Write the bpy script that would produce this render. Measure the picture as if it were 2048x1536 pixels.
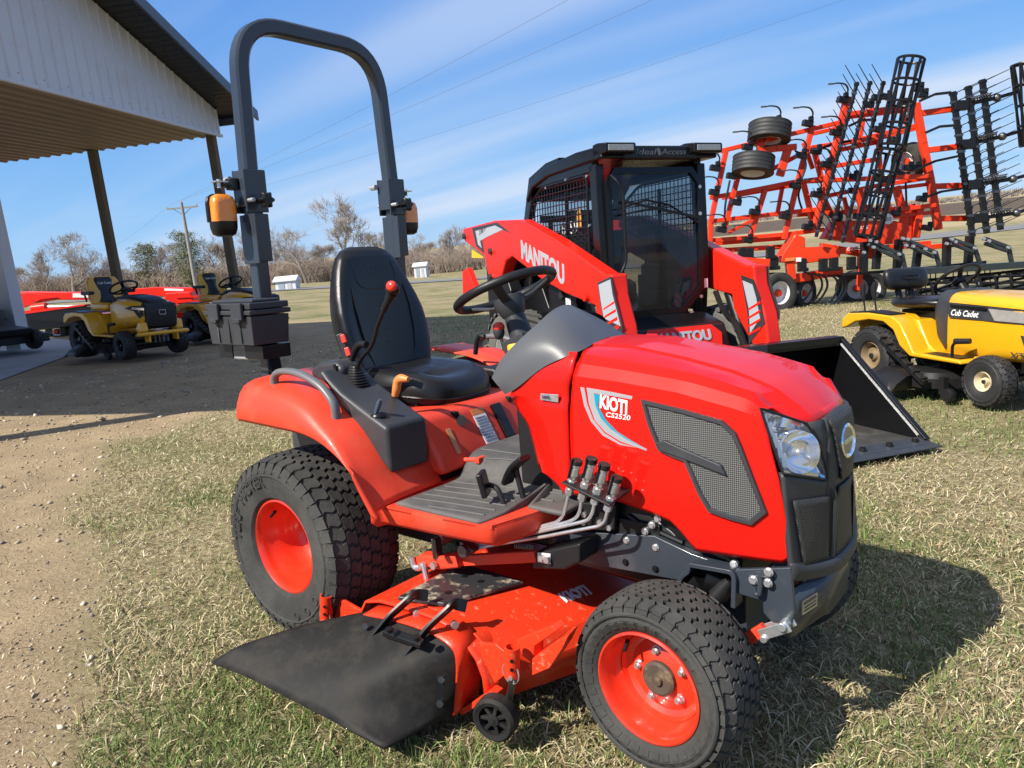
import bpy, bmesh, math, random
import numpy as np
from mathutils import Vector, Matrix
R = math.radians
for o in list(bpy.data.objects): bpy.data.objects.remove(o)
scene = bpy.context.scene
col = scene.collection
random.seed(7)

# ------------------------------------------------------------------ camera, sky, sun, exposure
SITE = Matrix(((0.99985, -0.00035, 0.01758, 0), (-0.00046, 0.99896, 0.04564, 0), (-0.01757, -0.04564, 0.9988, 0), (0, 0, 0, 1)))
YAW, PITCH, ROLL = R(129.71), R(10.59), R(5.67)
fw = Vector((math.cos(YAW)*math.cos(PITCH), math.sin(YAW)*math.cos(PITCH), -math.sin(PITCH)))
r0 = Vector((math.sin(YAW), -math.cos(YAW), 0)); u0 = r0.cross(fw)
rt = math.cos(ROLL)*r0 - math.sin(ROLL)*u0; up = math.sin(ROLL)*r0 + math.cos(ROLL)*u0
cam = bpy.data.cameras.new('Camera'); camo = bpy.data.objects.new('Camera', cam); col.objects.link(camo)
cm = Matrix.Identity(4)
for i in range(3): cm[i][0], cm[i][1], cm[i][2] = rt[i], up[i], -fw[i]
cm.translation = Vector((2.2566, -1.9383, 1.3144)); camo.matrix_world = cm
cam.sensor_width = 36; cam.lens = 26.42; cam.clip_start = .02; cam.clip_end = 6000
scene.camera = camo

SUN_EL = 43.5
sd = Vector((.27, .963, 0)).normalized()
sun_dir = Vector((sd.x*math.cos(R(SUN_EL)), sd.y*math.cos(R(SUN_EL)), -math.sin(R(SUN_EL))))
sl = bpy.data.lights.new('sun', 'SUN'); sl.energy = 5.0; sl.angle = R(.53); sl.color = (1, .935, .83)
so = bpy.data.objects.new('sun', sl); col.objects.link(so)
so.rotation_euler = sun_dir.to_track_quat('-Z', 'Y').to_euler()

world = bpy.data.worlds.new('World'); scene.world = world; world.use_nodes = True
wn = world.node_tree; wn.nodes.clear()
def N(nt, typ, loc=None, **kw):
    n = nt.nodes.new(typ)
    for k, v in kw.items(): setattr(n, k, v)
    return n
def link(nt, a, b): nt.links.new(a, b)
sky = N(wn, 'ShaderNodeTexSky', sky_type='NISHITA'); sky.sun_disc = False; sky.sun_elevation = R(SUN_EL)
sky.sun_rotation = math.atan2(-sd.x, -sd.y); sky.altitude = 300; sky.air_density = 1.0; sky.dust_density = .0; sky.ozone_density = 3.0
bg = N(wn, 'ShaderNodeBackground'); bg.inputs[1].default_value = .105
wo = N(wn, 'ShaderNodeOutputWorld')
# thin high cirrus: streaks on a flat layer overhead, seen in perspective
tc = N(wn, 'ShaderNodeTexCoord'); sx = N(wn, 'ShaderNodeSeparateXYZ'); link(wn, tc.outputs['Generated'], sx.inputs[0])
mz = N(wn, 'ShaderNodeMath', operation='MAXIMUM'); link(wn, sx.outputs[2], mz.inputs[0]); mz.inputs[1].default_value = .03
az = N(wn, 'ShaderNodeMath', operation='ADD'); link(wn, mz.outputs[0], az.inputs[0]); az.inputs[1].default_value = .10
dx = N(wn, 'ShaderNodeMath', operation='DIVIDE'); link(wn, sx.outputs[0], dx.inputs[0]); link(wn, az.outputs[0], dx.inputs[1])
dy = N(wn, 'ShaderNodeMath', operation='DIVIDE'); link(wn, sx.outputs[1], dy.inputs[0]); link(wn, az.outputs[0], dy.inputs[1])
cb = N(wn, 'ShaderNodeCombineXYZ'); link(wn, dx.outputs[0], cb.inputs[0]); link(wn, dy.outputs[0], cb.inputs[1])
def cloud_layer(rot, scl, loc, detail, lo, hi, dist):
    mp = N(wn, 'ShaderNodeMapping'); mp.inputs['Rotation'].default_value = (0, 0, R(rot)); mp.inputs['Scale'].default_value = scl; mp.inputs['Location'].default_value = loc
    link(wn, cb.outputs[0], mp.inputs[0])
    nz = N(wn, 'ShaderNodeTexNoise'); nz.inputs['Scale'].default_value = 1; nz.inputs['Detail'].default_value = detail; nz.inputs['Roughness'].default_value = .5; nz.inputs['Distortion'].default_value = dist
    link(wn, mp.outputs[0], nz.inputs['Vector'])
    cr = N(wn, 'ShaderNodeMapRange', interpolation_type='SMOOTHSTEP'); link(wn, nz.outputs[0], cr.inputs[0]); cr.inputs[1].default_value = lo; cr.inputs[2].default_value = hi
    return cr.outputs[0]
STREAK = 8
c1 = cloud_layer(STREAK, (.10, .62, 1), (2.1, .35, 0), 3, .45, .72, .2)
c2 = cloud_layer(STREAK, (.22, 1.5, 1), (5.2, 1.1, 0), 6, .46, .82, .25)
mm = N(wn, 'ShaderNodeMath', operation='MULTIPLY_ADD'); link(wn, c2, mm.inputs[0]); mm.inputs[1].default_value = .25
m1 = N(wn, 'ShaderNodeMath', operation='MULTIPLY'); link(wn, c1, m1.inputs[0]); m1.inputs[1].default_value = .75; link(wn, m1.outputs[0], mm.inputs[2])
mixc = N(wn, 'ShaderNodeMix', data_type='RGBA'); link(wn, mm.outputs[0], mixc.inputs[0]); hs = N(wn, 'ShaderNodeHueSaturation'); hs.inputs['Saturation'].default_value = 1.22; hs.inputs['Value'].default_value = 1.0; link(wn, sky.outputs[0], hs.inputs['Color']); 
# even spring blue: paler towards the horizon all the way round
hz = N(wn, 'ShaderNodeMapRange', interpolation_type='SMOOTHSTEP'); link(wn, sx.outputs[2], hz.inputs[0]); hz.inputs[1].default_value = -.02; hz.inputs[2].default_value = .42
blue = N(wn, 'ShaderNodeMix', data_type='RGBA'); link(wn, hz.outputs[0], blue.inputs[0]); blue.inputs[6].default_value = (1.7, 3.4, 5.8, 1); blue.inputs[7].default_value = (.50, 1.80, 5.1, 1)
bl = N(wn, 'ShaderNodeMix', data_type='RGBA'); bl.inputs[0].default_value = .85; link(wn, hs.outputs[0], bl.inputs[6]); hz2 = N(wn, 'ShaderNodeMapRange', interpolation_type='SMOOTHSTEP'); link(wn, sx.outputs[2], hz2.inputs[0]); hz2.inputs[1].default_value = .40; hz2.inputs[2].default_value = .85
veil = N(wn, 'ShaderNodeMix', data_type='RGBA'); link(wn, hz2.outputs[0], veil.inputs[0]); link(wn, blue.outputs[2], veil.inputs[6]); veil.inputs[7].default_value = (2.9, 3.2, 3.9, 1)   # thin cirrus veil overhead
link(wn, veil.outputs[2], bl.inputs[7]); link(wn, bl.outputs[2], mixc.inputs[6]); mixc.inputs[7].default_value = (4.3, 4.9, 6.0, 1)
link(wn, mixc.outputs[2], bg.inputs[0]); link(wn, bg.outputs[0], wo.inputs[0])

vs = scene.view_settings; vs.view_transform = 'Standard'; vs.look = 'None'; vs.exposure = 0.62; vs.gamma = 1; vs.use_curve_mapping = False

# ------------------------------------------------------------------ materials
MATS = {}
def mat(name, base, rough=.5, metal=0, coat=0, var=.12, vscale=6, bump=0, bscale=60, dirt=0, dirtcol=(.25, .2, .14), spec=.5, coatr=.08, dscale=5, dlo=.52, dhi=.68):
    m = bpy.data.materials.new(name); m.use_nodes = True; nt = m.node_tree; b = nt.nodes['Principled BSDF']
    b.inputs['Roughness'].default_value = rough; b.inputs['Metallic'].default_value = metal; b.inputs['Coat Weight'].default_value = coat; b.inputs['Coat Roughness'].default_value = coatr
    b.inputs['Specular IOR Level'].default_value = spec
    t = N(nt, 'ShaderNodeTexCoord')
    n = N(nt, 'ShaderNodeTexNoise'); n.inputs['Scale'].default_value = vscale; n.inputs['Detail'].default_value = 6; link(nt, t.outputs['Object'], n.inputs['Vector'])
    r = N(nt, 'ShaderNodeMix', data_type='RGBA'); link(nt, n.outputs[0], r.inputs[0])
    r.inputs[6].default_value = tuple(c*(1-var) for c in base)+(1,); r.inputs[7].default_value = tuple(min(1, c*(1+var)) for c in base)+(1,)
    out = r.outputs[2]
    if dirt:
        n2 = N(nt, 'ShaderNodeTexNoise'); n2.inputs['Scale'].default_value = dscale; n2.inputs['Detail'].default_value = 9; n2.inputs['Roughness'].default_value = .68; link(nt, t.outputs['Object'], n2.inputs['Vector'])
        mr = N(nt, 'ShaderNodeMapRange'); link(nt, n2.outputs[0], mr.inputs[0]); mr.inputs[1].default_value = dlo; mr.inputs[2].default_value = dhi; mr.inputs[4].default_value = dirt
        r2 = N(nt, 'ShaderNodeMix', data_type='RGBA'); link(nt, mr.outputs[0], r2.inputs[0]); link(nt, out, r2.inputs[6]); r2.inputs[7].default_value = dirtcol+(1,); out = r2.outputs[2]
        rr = N(nt, 'ShaderNodeMapRange'); link(nt, mr.outputs[0], rr.inputs[0]); rr.inputs[3].default_value = rough; rr.inputs[4].default_value = min(1, rough+.35); link(nt, rr.outputs[0], b.inputs['Roughness'])
    else:
        rr = N(nt, 'ShaderNodeMapRange'); link(nt, n.outputs[0], rr.inputs[0]); rr.inputs[3].default_value = max(.02, rough-.06); rr.inputs[4].default_value = min(1, rough+.1); link(nt, rr.outputs[0], b.inputs['Roughness'])
    link(nt, out, b.inputs['Base Color'])
    if bump:
        n3 = N(nt, 'ShaderNodeTexNoise'); n3.inputs['Scale'].default_value = bscale; n3.inputs['Detail'].default_value = 4; link(nt, t.outputs['Object'], n3.inputs['Vector'])
        bp = N(nt, 'ShaderNodeBump'); bp.inputs['Strength'].default_value = bump; bp.inputs['Distance'].default_value = .01; link(nt, n3.outputs[0], bp.inputs['Height']); link(nt, bp.outputs[0], b.inputs['Normal'])
    MATS[name] = m; return m
hood_red = mat('hood_red', (.66, .008, .004), .38, spec=.12, coat=.4, var=.03, bump=.012, bscale=9, coatr=.05)
body_red = mat('body_red', (.70, .055, .025), .42, spec=.3, coat=.06, var=.06, dirt=.18, dirtcol=(.45, .22, .13), bump=.04, bscale=90)
rim_red = mat('rim_red', (.72, .035, .012), .3, coat=.4, var=.05, dirt=.25, dirtcol=(.35, .12, .06))
deck_red = mat('deck_red', (.68, .040, .012), .38, spec=.3, coat=.1, var=.06, dirt=.5, dirtcol=(.46, .33, .2), dscale=38, dlo=.585, dhi=.68)
tyre_m = mat('tyre_rubber', (.038, .038, .036), .75, spec=.25, var=.25, bump=.15, bscale=120, dirt=.6, dirtcol=(.105, .1, .09), dscale=5, dlo=.4, dhi=.7)
tyre_new = mat('tyre_rubber_clean', (.02, .02, .021), .6, var=.2, bump=.1, bscale=100, dirt=.3, dirtcol=(.08, .075, .07))
rubber_m = mat('mat_rubber', (.062, .06, .06), .62, var=.2, bump=.1, bscale=150, dirt=.7, dirtcol=(.16, .15, .135), dscale=7, dlo=.38, dhi=.75)
flap_m = mat('flap_rubber', (.016, .0155, .015), .62, spec=.18, var=.2, bump=.05, bscale=60, dirt=.4, dirtcol=(.09, .078, .062), dscale=14, dlo=.44, dhi=.8)
grey_pl = mat('grey_plastic', (.036, .038, .043), .45, spec=.35, var=.1, bump=.06, bscale=300, dirt=.15, dirtcol=(.12, .11, .1))
dash_gr = mat('dash_grey', (.085, .088, .096), .36, spec=.35, var=.05, bump=.05, bscale=400)
black_pl = mat('black_plastic', (.012, .012, .013), .42, spec=.35, var=.15, bump=.05, bscale=250)
black_sm = mat('black_satin', (.008, .008, .009), .32, spec=.35, var=.1)
vinyl = mat('black_vinyl', (.010, .010, .011), .3, spec=.45, var=.15, bump=.12, bscale=420)
rops_m = mat('slate_paint', (.030, .038, .052), .27, spec=.4, coat=.2, var=.06, bump=.02, bscale=40)
frame_m = mat('frame_paint', (.032, .04, .052), .38, coat=.2, var=.1, dirt=.35, dirtcol=(.14, .125, .11), dscale=4)
steel = mat('zinc_steel', (.58, .59, .60), .36, metal=.8, var=.1, vscale=40)
dsteel = mat('dark_steel', (.16, .16, .165), .42, metal=1, var=.2, vscale=30)
chrome = mat('chrome', (.85, .86, .88), .06, metal=1, var=.02)
white_p = mat('white_print', (.78, .78, .77), .45, var=.03)
grey_print = mat('grey_print', (.30, .31, .33), .4, var=.04)
teal_print = mat('teal_print', (.0, .25, .36), .4, var=.04)
orange_h = mat('orange_plastic', (.72, .22, .055), .4, var=.06)
knob_red = mat('red_knob', (.75, .04, .02), .3, var=.03)
yellow_p = mat('yellow_plastic', (.75, .42, .01), .4, var=.05)
blue_gr = mat('blue_grey_plastic', (.05, .075, .11), .4, var=.05)
yel = mat('yellow_paint', (.70, .36, .008), .3, coat=.5, var=.04)
yel_b = mat('golden_yellow_paint', (.78, .38, .014), .3, coat=.5, var=.04)
man_red = mat('loader_red', (.70, .018, .007), .34, spec=.25, coat=.1, var=.04)
imp_red = mat('implement_red', (.72, .045, .010), .4, spec=.25, coat=.05, var=.06)
blackp = mat('black_paint', (.006, .006, .007), .28, spec=.3, coat=.12, var=.15, bump=.02, bscale=20)
cream = mat('cream_rim', (.62, .55, .38), .45, var=.08, dirt=.5, dirtcol=(.2, .15, .1))
silver = mat('silver_rim', (.55, .55, .55), .35, metal=.6, var=.1)
grey_gu = mat('guide_grey', (.36, .38, .42), .4, var=.05)
def glassmat(name, colr, rough=.02, alpha=.3):
    m = bpy.data.materials.new(name); m.use_nodes = True; b = m.node_tree.nodes['Principled BSDF']
    b.inputs['Base Color'].default_value = colr+(1,); b.inputs['Roughness'].default_value = rough; b.inputs['Alpha'].default_value = alpha
    b.inputs['Specular IOR Level'].default_value = .6
    return m
door_gl = glassmat('door_glass', (.012, .018, .03), .01, .5)
cab_glass = glassmat('cab_glass', (.01, .015, .02), .01, .16)
lens_clear = glassmat('clear_lens', (.8, .85, .9), .02, .10)
amber = mat('amber_lens', (.85, .25, .005), .15, coat=.8, var=.12, vscale=40, bump=.25, bscale=220)
amber.node_tree.nodes['Principled BSDF'].inputs['Subsurface Weight'].default_value = .25
amber.node_tree.nodes['Principled BSDF'].inputs['Subsurface Radius'].default_value = (.02, .008, .002)
def meshmat(name, base, hole, scale, rough=.5, keep=(1, 0, 1)):
    """perforated sheet: staggered round holes as fine relief"""
    m = bpy.data.materials.new(name); m.use_nodes = True; nt = m.node_tree; b = nt.nodes['Principled BSDF']; b.inputs['Roughness'].default_value = rough
    t = N(nt, 'ShaderNodeTexCoord'); v = N(nt, 'ShaderNodeTexVoronoi', feature='F1'); v.inputs['Scale'].default_value = scale; v.inputs['Randomness'].default_value = .0
    mp_ = N(nt, 'ShaderNodeMapping'); mp_.inputs['Scale'].default_value = keep; link(nt, t.outputs['Object'], mp_.inputs[0]); link(nt, mp_.outputs[0], v.inputs['Vector'])
    mr = N(nt, 'ShaderNodeMapRange'); link(nt, v.outputs['Distance'], mr.inputs[0]); mr.inputs[1].default_value = .3; mr.inputs[2].default_value = .42
    mx = N(nt, 'ShaderNodeMix', data_type='RGBA'); link(nt, mr.outputs[0], mx.inputs[0]); mx.inputs[6].default_value = hole+(1,); mx.inputs[7].default_value = base+(1,)
    link(nt, mx.outputs[2], b.inputs['Base Color'])
    bp = N(nt, 'ShaderNodeBump'); bp.inputs['Distance'].default_value = .004; link(nt, mr.outputs[0], bp.inputs['Height']); link(nt, bp.outputs[0], b.inputs['Normal'])
    return m
mesh_gr = meshmat('perforated_grey', (.17, .17, .165), (.02, .02, .02), 190)
mesh_bk = meshmat('perforated_black', (.05, .05, .053), (.006, .006, .006), 190, keep=(0, 1, 1))

# ------------------------------------------------------------------ mesh builder
class MB:
    def __init__(s): s.v = []; s.f = []
    def add(s, vs, fs):
        k = len(s.v); s.v += [tuple(p) for p in vs]; s.f += [tuple(i+k for i in f) for f in fs]; return s
    def box(s, c, d, rot=None):
        c = Vector(c); h = Vector(d)/2; M = rot.to_matrix() if hasattr(rot, 'to_matrix') else (rot or Matrix.Identity(3))
        P = [c+M@Vector((sx*h.x, sy*h.y, sz*h.z)) for sz in (-1, 1) for sx, sy in ((-1, -1), (1, -1), (1, 1), (-1, 1))]
        return s.add(P, [(3, 2, 1, 0), (4, 5, 6, 7), (0, 1, 5, 4), (1, 2, 6, 5), (2, 3, 7, 6), (3, 0, 4, 7)])
    def beam(s, p0, p1, w, h, upv=(0, 0, 1)):
        p0, p1 = Vector(p0), Vector(p1); d = (p1-p0); L = d.length; d.normalize(); u = Vector(upv); sd_ = d.cross(u)
        if sd_.length < 1e-4: sd_ = d.cross(Vector((1, 0, 0)))
        sd_.normalize(); u = sd_.cross(d)
        M = Matrix((d, sd_, u)).transposed()
        return s.box((p0+p1)/2, (L, w, h), M)
    def prism(s, poly, axis, a, b):
        """2-D polygon (in the two remaining axes, in xyz order) extruded from a to b along axis"""
        n = len(poly)
        def mk(p, t): return {'x': (t, p[0], p[1]), 'y': (p[0], t, p[1]), 'z': (p[0], p[1], t)}[axis]
        V = [mk(p, a) for p in poly]+[mk(p, b) for p in poly]
        return s.add(V, [tuple(range(n)), tuple(range(2*n-1, n-1, -1))]+[(i, n+i, n+(i+1) % n, (i+1) % n) for i in range(n)])
    def slab(s, pts, off):
        """3-D polygon thickened by vector off"""
        n = len(pts); off = Vector(off); V = [Vector(p) for p in pts]+[Vector(p)+off for p in pts]
        return s.add(V, [tuple(range(n)), tuple(range(2*n-1, n-1, -1))]+[(i, n+i, n+(i+1) % n, (i+1) % n) for i in range(n)])
    def loft(s, rings, closed=True, caps=True):
        n = len(rings[0]); V = [p for r in rings for p in r]; F = []
        m = n if closed else n-1
        for i in range(len(rings)-1):
            for j in range(m):
                a, b = i*n+j, i*n+(j+1) % n; F.append((a, b, b+n, a+n))
        if caps and closed: F.append(tuple(range(n-1, -1, -1))); F.append(tuple(range((len(rings)-1)*n, len(rings)*n)))
        return s.add(V, F)
    def cyl(s, p0, p1, r0, r1=None, n=16, caps=True):
        r1 = r0 if r1 is None else r1
        return s.tube([p0, p1], [r0, r1], n, caps)
    def tube(s, path, r, n=10, caps=True, closed=False):
        P = [Vector(p) for p in path]; rs = r if isinstance(r, (list, tuple)) else [r]*len(P); rings = []; prev = None
        for i, p in enumerate(P):
            d = (P[(i+1) % len(P)]-P[i-1]) if closed else (P[min(i+1, len(P)-1)]-P[max(i-1, 0)])
            d.normalize()
            if prev is None:
                a = d.cross(Vector((0, 0, 1)));  a = a if a.length > .05 else d.cross(Vector((1, 0, 0)))
            else: a = prev-d*prev.dot(d)
            a.normalize(); b = d.cross(a); prev = a
            rings.append([p+(a*math.cos(t)+b*math.sin(t))*rs[i] for t in [2*math.pi*k/n for k in range(n)]])
        if closed: rings.append(rings[0])
        return s.loft(rings, True, caps and not closed)
    def sweep(s, path, w, h, side, rad=0, caps=True):
        """rectangular section; 'side' is the fixed in-section axis (width w), h along path normal"""
        P = [Vector(p) for p in path]; sd_ = Vector(side).normalized(); rings = []
        for i, p in enumerate(P):
            d = (P[min(i+1, len(P)-1)]-P[max(i-1, 0)]).normalized(); nn = sd_.cross(d).normalized()
            c = rad; pts = [(-w/2+c, -h/2), (w/2-c, -h/2), (w/2, -h/2+c), (w/2, h/2-c), (w/2-c, h/2), (-w/2+c, h/2), (-w/2, h/2-c), (-w/2, -h/2+c)] if c else [(-w/2, -h/2), (w/2, -h/2), (w/2, h/2), (-w/2, h/2)]
            rings.append([p+sd_*a+nn*b for a, b in pts])
        return s.loft(rings, True, caps)
    def lathe(s, prof, o, axis, n=32, closed=False):
        """prof: (radius, along-axis) pairs"""
        o = Vector(o); ax = Vector(axis).normalized(); a = ax.cross(Vector((0, 0, 1)));  a = a if a.length > .05 else ax.cross(Vector((1, 0, 0)))
        a.normalize(); b = ax.cross(a)
        rings = [[o+ax*z+(a*math.cos(2*math.pi*k/n)+b*math.sin(2*math.pi*k/n))*r for k in range(n)] for r, z in prof]
        return s.loft(rings, True, not closed)
    def ball(s, c, r, n=12, m=8):
        c = Vector(c); r = Vector((r, r, r)) if isinstance(r, (int, float)) else Vector(r)
        rings = []
        for i in range(1, m):
            th = math.pi*i/m; rings.append([c+Vector((r.x*math.sin(th)*math.cos(2*math.pi*k/n), r.y*math.sin(th)*math.sin(2*math.pi*k/n), -r.z*math.cos(th))) for k in range(n)])
        return s.loft(rings)
    def grid(s, rows): return s.loft(rows, False, False)
    def mirror(s):
        o = MB(); o.v = [(x, -y, z) for x, y, z in s.v]; o.f = [tuple(reversed(f)) for f in s.f]; return o
    def build(s, name, m, parent=None, bevel=0, smooth=True, ang=35, solid=0, sub=0, kind=None, seg=2):
        me = bpy.data.meshes.new(name); me.from_pydata([tuple(p) for p in s.v], [], s.f); me.update()
        bm_ = bmesh.new(); bm_.from_mesh(me); bmesh.ops.recalc_face_normals(bm_, faces=bm_.faces); bm_.to_mesh(me); bm_.free()
        if m: me.materials.append(m)
        if smooth: me.polygons.foreach_set('use_smooth', [True]*len(me.polygons)); me.set_sharp_from_angle(angle=R(ang))
        o = bpy.data.objects.new(name, me); col.objects.link(o)
        if parent: o.parent = parent
        if solid: md = o.modifiers.new('solid', 'SOLIDIFY'); md.thickness = solid; md.offset = 0
        if sub: md = o.modifiers.new('sub', 'SUBSURF'); md.levels = md.render_levels = sub
        if bevel: md = o.modifiers.new('bevel', 'BEVEL'); md.width = bevel; md.segments = seg; md.limit_method = 'ANGLE'; md.angle_limit = R(32); md.harden_normals = smooth
        if kind: o['kind'] = kind
        return o
def thing(name, label, cat, mtx=None, group=None):
    o = bpy.data.objects.new(name, None); col.objects.link(o); o.empty_display_size = .1
    if mtx is not None: o.matrix_world = mtx
    o['label'] = label; o['category'] = cat
    if group: o['group'] = group
    return o
def tag(o, label, cat, group=None):
    o['label'] = label; o['category'] = cat
    if group: o['group'] = group
    return o
def copy_tree(o, parent=None):
    c = o.copy(); col.objects.link(c); c.parent = parent
    for ch in list(o.children):
        d = copy_tree(ch, c); d.matrix_local = ch.matrix_local.copy()
    return c
def site(x, y, rz=0, z=0, s=1): return SITE @ Matrix.Translation((x, y, z)) @ Matrix.Rotation(rz, 4, 'Z') @ Matrix.Scale(s, 4)
def spline(pts, n=8):
    """Catmull-Rom through points (any dimension)"""
    P = [Vector(p) for p in pts]; out = []
    for i in range(len(P)-1):
        a, b, c, d = P[max(i-1, 0)], P[i], P[i+1], P[min(i+2, len(P)-1)]
        for k in range(n):
            t = k/n; out.append(.5*((2*b)+(c-a)*t+(2*a-5*b+4*c-d)*t*t+(3*b-a-3*c+d)*t**3))
    out.append(P[-1]); return out
def resample(pts, n):
    P = [Vector(p) for p in pts]; L = [0]
    for a, b in zip(P, P[1:]): L.append(L[-1]+(b-a).length)
    out = []; j = 0
    for k in range(n):
        t = L[-1]*k/(n-1)
        while j < len(P)-2 and L[j+1] < t: j += 1
        out.append(P[j].lerp(P[j+1], (t-L[j])/max(1e-9, L[j+1]-L[j])))
    return out
def fillet(pts, r, n=6):
    P = [Vector(p) for p in pts]; out = [P[0]]
    for i in range(1, len(P)-1):
        a = (P[i-1]-P[i]); b = (P[i+1]-P[i]); k = min(r, a.length*.49, b.length*.49); s_ = P[i]+a.normalized()*k; e = P[i]+b.normalized()*k
        for q in range(n+1):
            t = q/n; out.append(s_*(1-t)**2+P[i]*2*t*(1-t)+e*t*t)
    out.append(P[-1]); return out
def roundpoly(pts, r, n=4):
    P = [Vector((p[0], p[1], 0)) for p in pts]; out = []; m = len(P)
    for i in range(m):
        a = P[i-1]-P[i]; b = P[(i+1) % m]-P[i]; k = min(r, a.length*.49, b.length*.49); s_ = P[i]+a.normalized()*k; e = P[i]+b.normalized()*k
        for q in range(n+1):
            t = q/n; v = s_*(1-t)**2+P[i]*2*t*(1-t)+e*t*t; out.append((v.x, v.y))
    return out
def text(name, s, m, parent, origin, xdir, ydir, height, width=None, ext=.0008, bold=0, shear=0, fit=None):
    """flat lettering: origin = lower-left corner, xdir/ydir = reading and up directions (thing space)"""
    cu = bpy.data.curves.new(name, 'FONT'); cu.body = s; cu.extrude = .02; cu.offset = bold; cu.shear = shear; cu.resolution_u = 3
    tmp = bpy.data.objects.new('tmp', cu); col.objects.link(tmp)
    dg = bpy.context.evaluated_depsgraph_get(); me = bpy.data.meshes.new_from_object(tmp.evaluated_get(dg)); bpy.data.objects.remove(tmp)
    xs = [v.co.x for v in me.vertices]; ys = [v.co.y for v in me.vertices]; x0, x1, y0, y1 = min(xs), max(xs), min(ys), max(ys)
    X = Vector(xdir).normalized(); Y = Vector(ydir).normalized(); Z = X.cross(Y); O = Vector(origin); sy = height/(y1-y0); sx_ = (width/(x1-x0)) if width else sy
    for v in me.vertices:
        p = O+X*(v.co.x-x0)*sx_+Y*(v.co.y-y0)*sy+Z*(ext if v.co.z > 0 else -ext)
        if fit: p = fit(p, v.co.z > 0)
        v.co = p
    me.materials.append(m); o = bpy.data.objects.new(name, me); col.objects.link(o); o.parent = parent
    return o

# ------------------------------------------------------------------ terrain
def sm(t): t = max(0, min(1, t)); return t*t*(3-2*t)
def terr(x, y):
    p = -.0176*x-.0457*y; lo, hi, k = -1.7, .6, .35
    p = lo+k*math.log1p(math.exp(min(40, (p-lo)/k))); p = hi-k*math.log1p(math.exp(min(40, (hi-p)/k)))
    p += .115*sm((-x-4.5)/4.5)*sm((16-y)/8)
    return p+6.5*sm((math.hypot(x-2.2, y+1.9)-140)/900)
EDGE = [(1.6, -3.2), (.45, -1.9), (.03, -1.33), (-.65, -1.0), (-1.7, -.62), (-2.87, -.23), (-4.32, .8), (-4.85, 2.3), (-5.9, 5.0), (-6.9, 7.2), (-9.8, 9.6), (-12.6, 10.3), (-14.6, 9.6), (-20, 12), (-40, 18)]
def gravel_sd(X, Y):
    """signed distance to the lawn edge, positive on the gravel side (numpy)"""
    best = np.full(X.shape, 1e9); sgn = np.ones(X.shape)
    for (ax_, ay), (bx, by) in zip(EDGE, EDGE[1:]):
        dx_, dy_ = bx-ax_, by-ay; t = np.clip(((X-ax_)*dx_+(Y-ay)*dy_)/(dx_*dx_+dy_*dy_), 0, 1); ex, ey = X-ax_-t*dx_, Y-ay-t*dy_; d = np.hypot(ex, ey)
        cr = dx_*(Y-ay)-dy_*(X-ax_); m = d < best; best = np.where(m, d, best); sgn = np.where(m, np.sign(cr), sgn)
    return best*sgn
_rs = np.random.RandomState(3); _perm = _rs.rand(256, 256)
def vnoise(X, Y):
    xi, yi = np.floor(X).astype(int), np.floor(Y).astype(int); fx_, fy_ = X-xi, Y-yi; fx_, fy_ = fx_*fx_*(3-2*fx_), fy_*fy_*(3-2*fy_)
    g = lambda a, c: _perm[a % 256, c % 256]
    return (g(xi, yi)*(1-fx_)+g(xi+1, yi)*fx_)*(1-fy_)+(g(xi, yi+1)*(1-fx_)+g(xi+1, yi+1)*fx_)*fy_
def fbm(X, Y, o=4): return sum(vnoise(X*2**i+7.3*i, Y*2**i+3.1*i)*.5**i for i in range(o))/(2-.5**(o-1))
angs = [YAW+R(a) for a in list(np.arange(-60, 60, 1.0))+list(np.arange(60, 300, 5))]
rad = [.15*1.036**k for k in range(280)]; V = []; F = []; na = len(angs)
for r_ in rad:
    for a in angs: x, y = 2.2566+r_*math.cos(a), -1.9383+r_*math.sin(a); V.append((x, y, terr(x, y)))
for i in range(len(rad)-1):
    for j in range(na): F.append((i*na+j, i*na+(j+1) % na, (i+1)*na+(j+1) % na, (i+1)*na+j))
F.append(tuple(range(na-1, -1, -1)))
me = bpy.data.meshes.new('ground'); me.from_pydata(V, [], F); me.update()
VA = np.array(V); sdv = gravel_sd(VA[:, 0], VA[:, 1])
gv = np.clip((sdv+.55*(fbm(VA[:, 0]*1.7, VA[:, 1]*1.7)-.5)+.12)/.3, 0, 1)
dist = np.hypot(VA[:, 0]-2.2, VA[:, 1]+1.9); ang_ = np.degrees(np.arctan2(VA[:, 1]+1.94, VA[:, 0]-2.26))
gv = gv*np.clip((24-dist)/6, 0, 1)
plow = np.clip((dist-165)/12, 0, 1)*np.clip((410-dist)/30, 0, 1)*np.clip((120-ang_)/6, 0, 1); tan_ = np.clip((dist-95)/10, 0, 1)
ca = me.color_attributes.new('zone', 'FLOAT_COLOR', 'POINT'); arr = np.zeros((len(V), 4), np.float32); arr[:, 0] = gv; arr[:, 1] = plow; arr[:, 2] = tan_; arr[:, 3] = 1; ca.data.foreach_set('color', arr.ravel())
gm = bpy.data.materials.new('ground_earth'); gm.use_nodes = True; nt = gm.node_tree; pb = nt.nodes['Principled BSDF']; pb.inputs['Roughness'].default_value = .95; pb.inputs['Specular IOR Level'].default_value = .2
t = N(nt, 'ShaderNodeTexCoord'); at = N(nt, 'ShaderNodeVertexColor', layer_name='zone'); sp = N(nt, 'ShaderNodeSeparateColor'); link(nt, at.outputs[0], sp.inputs[0])
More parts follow.
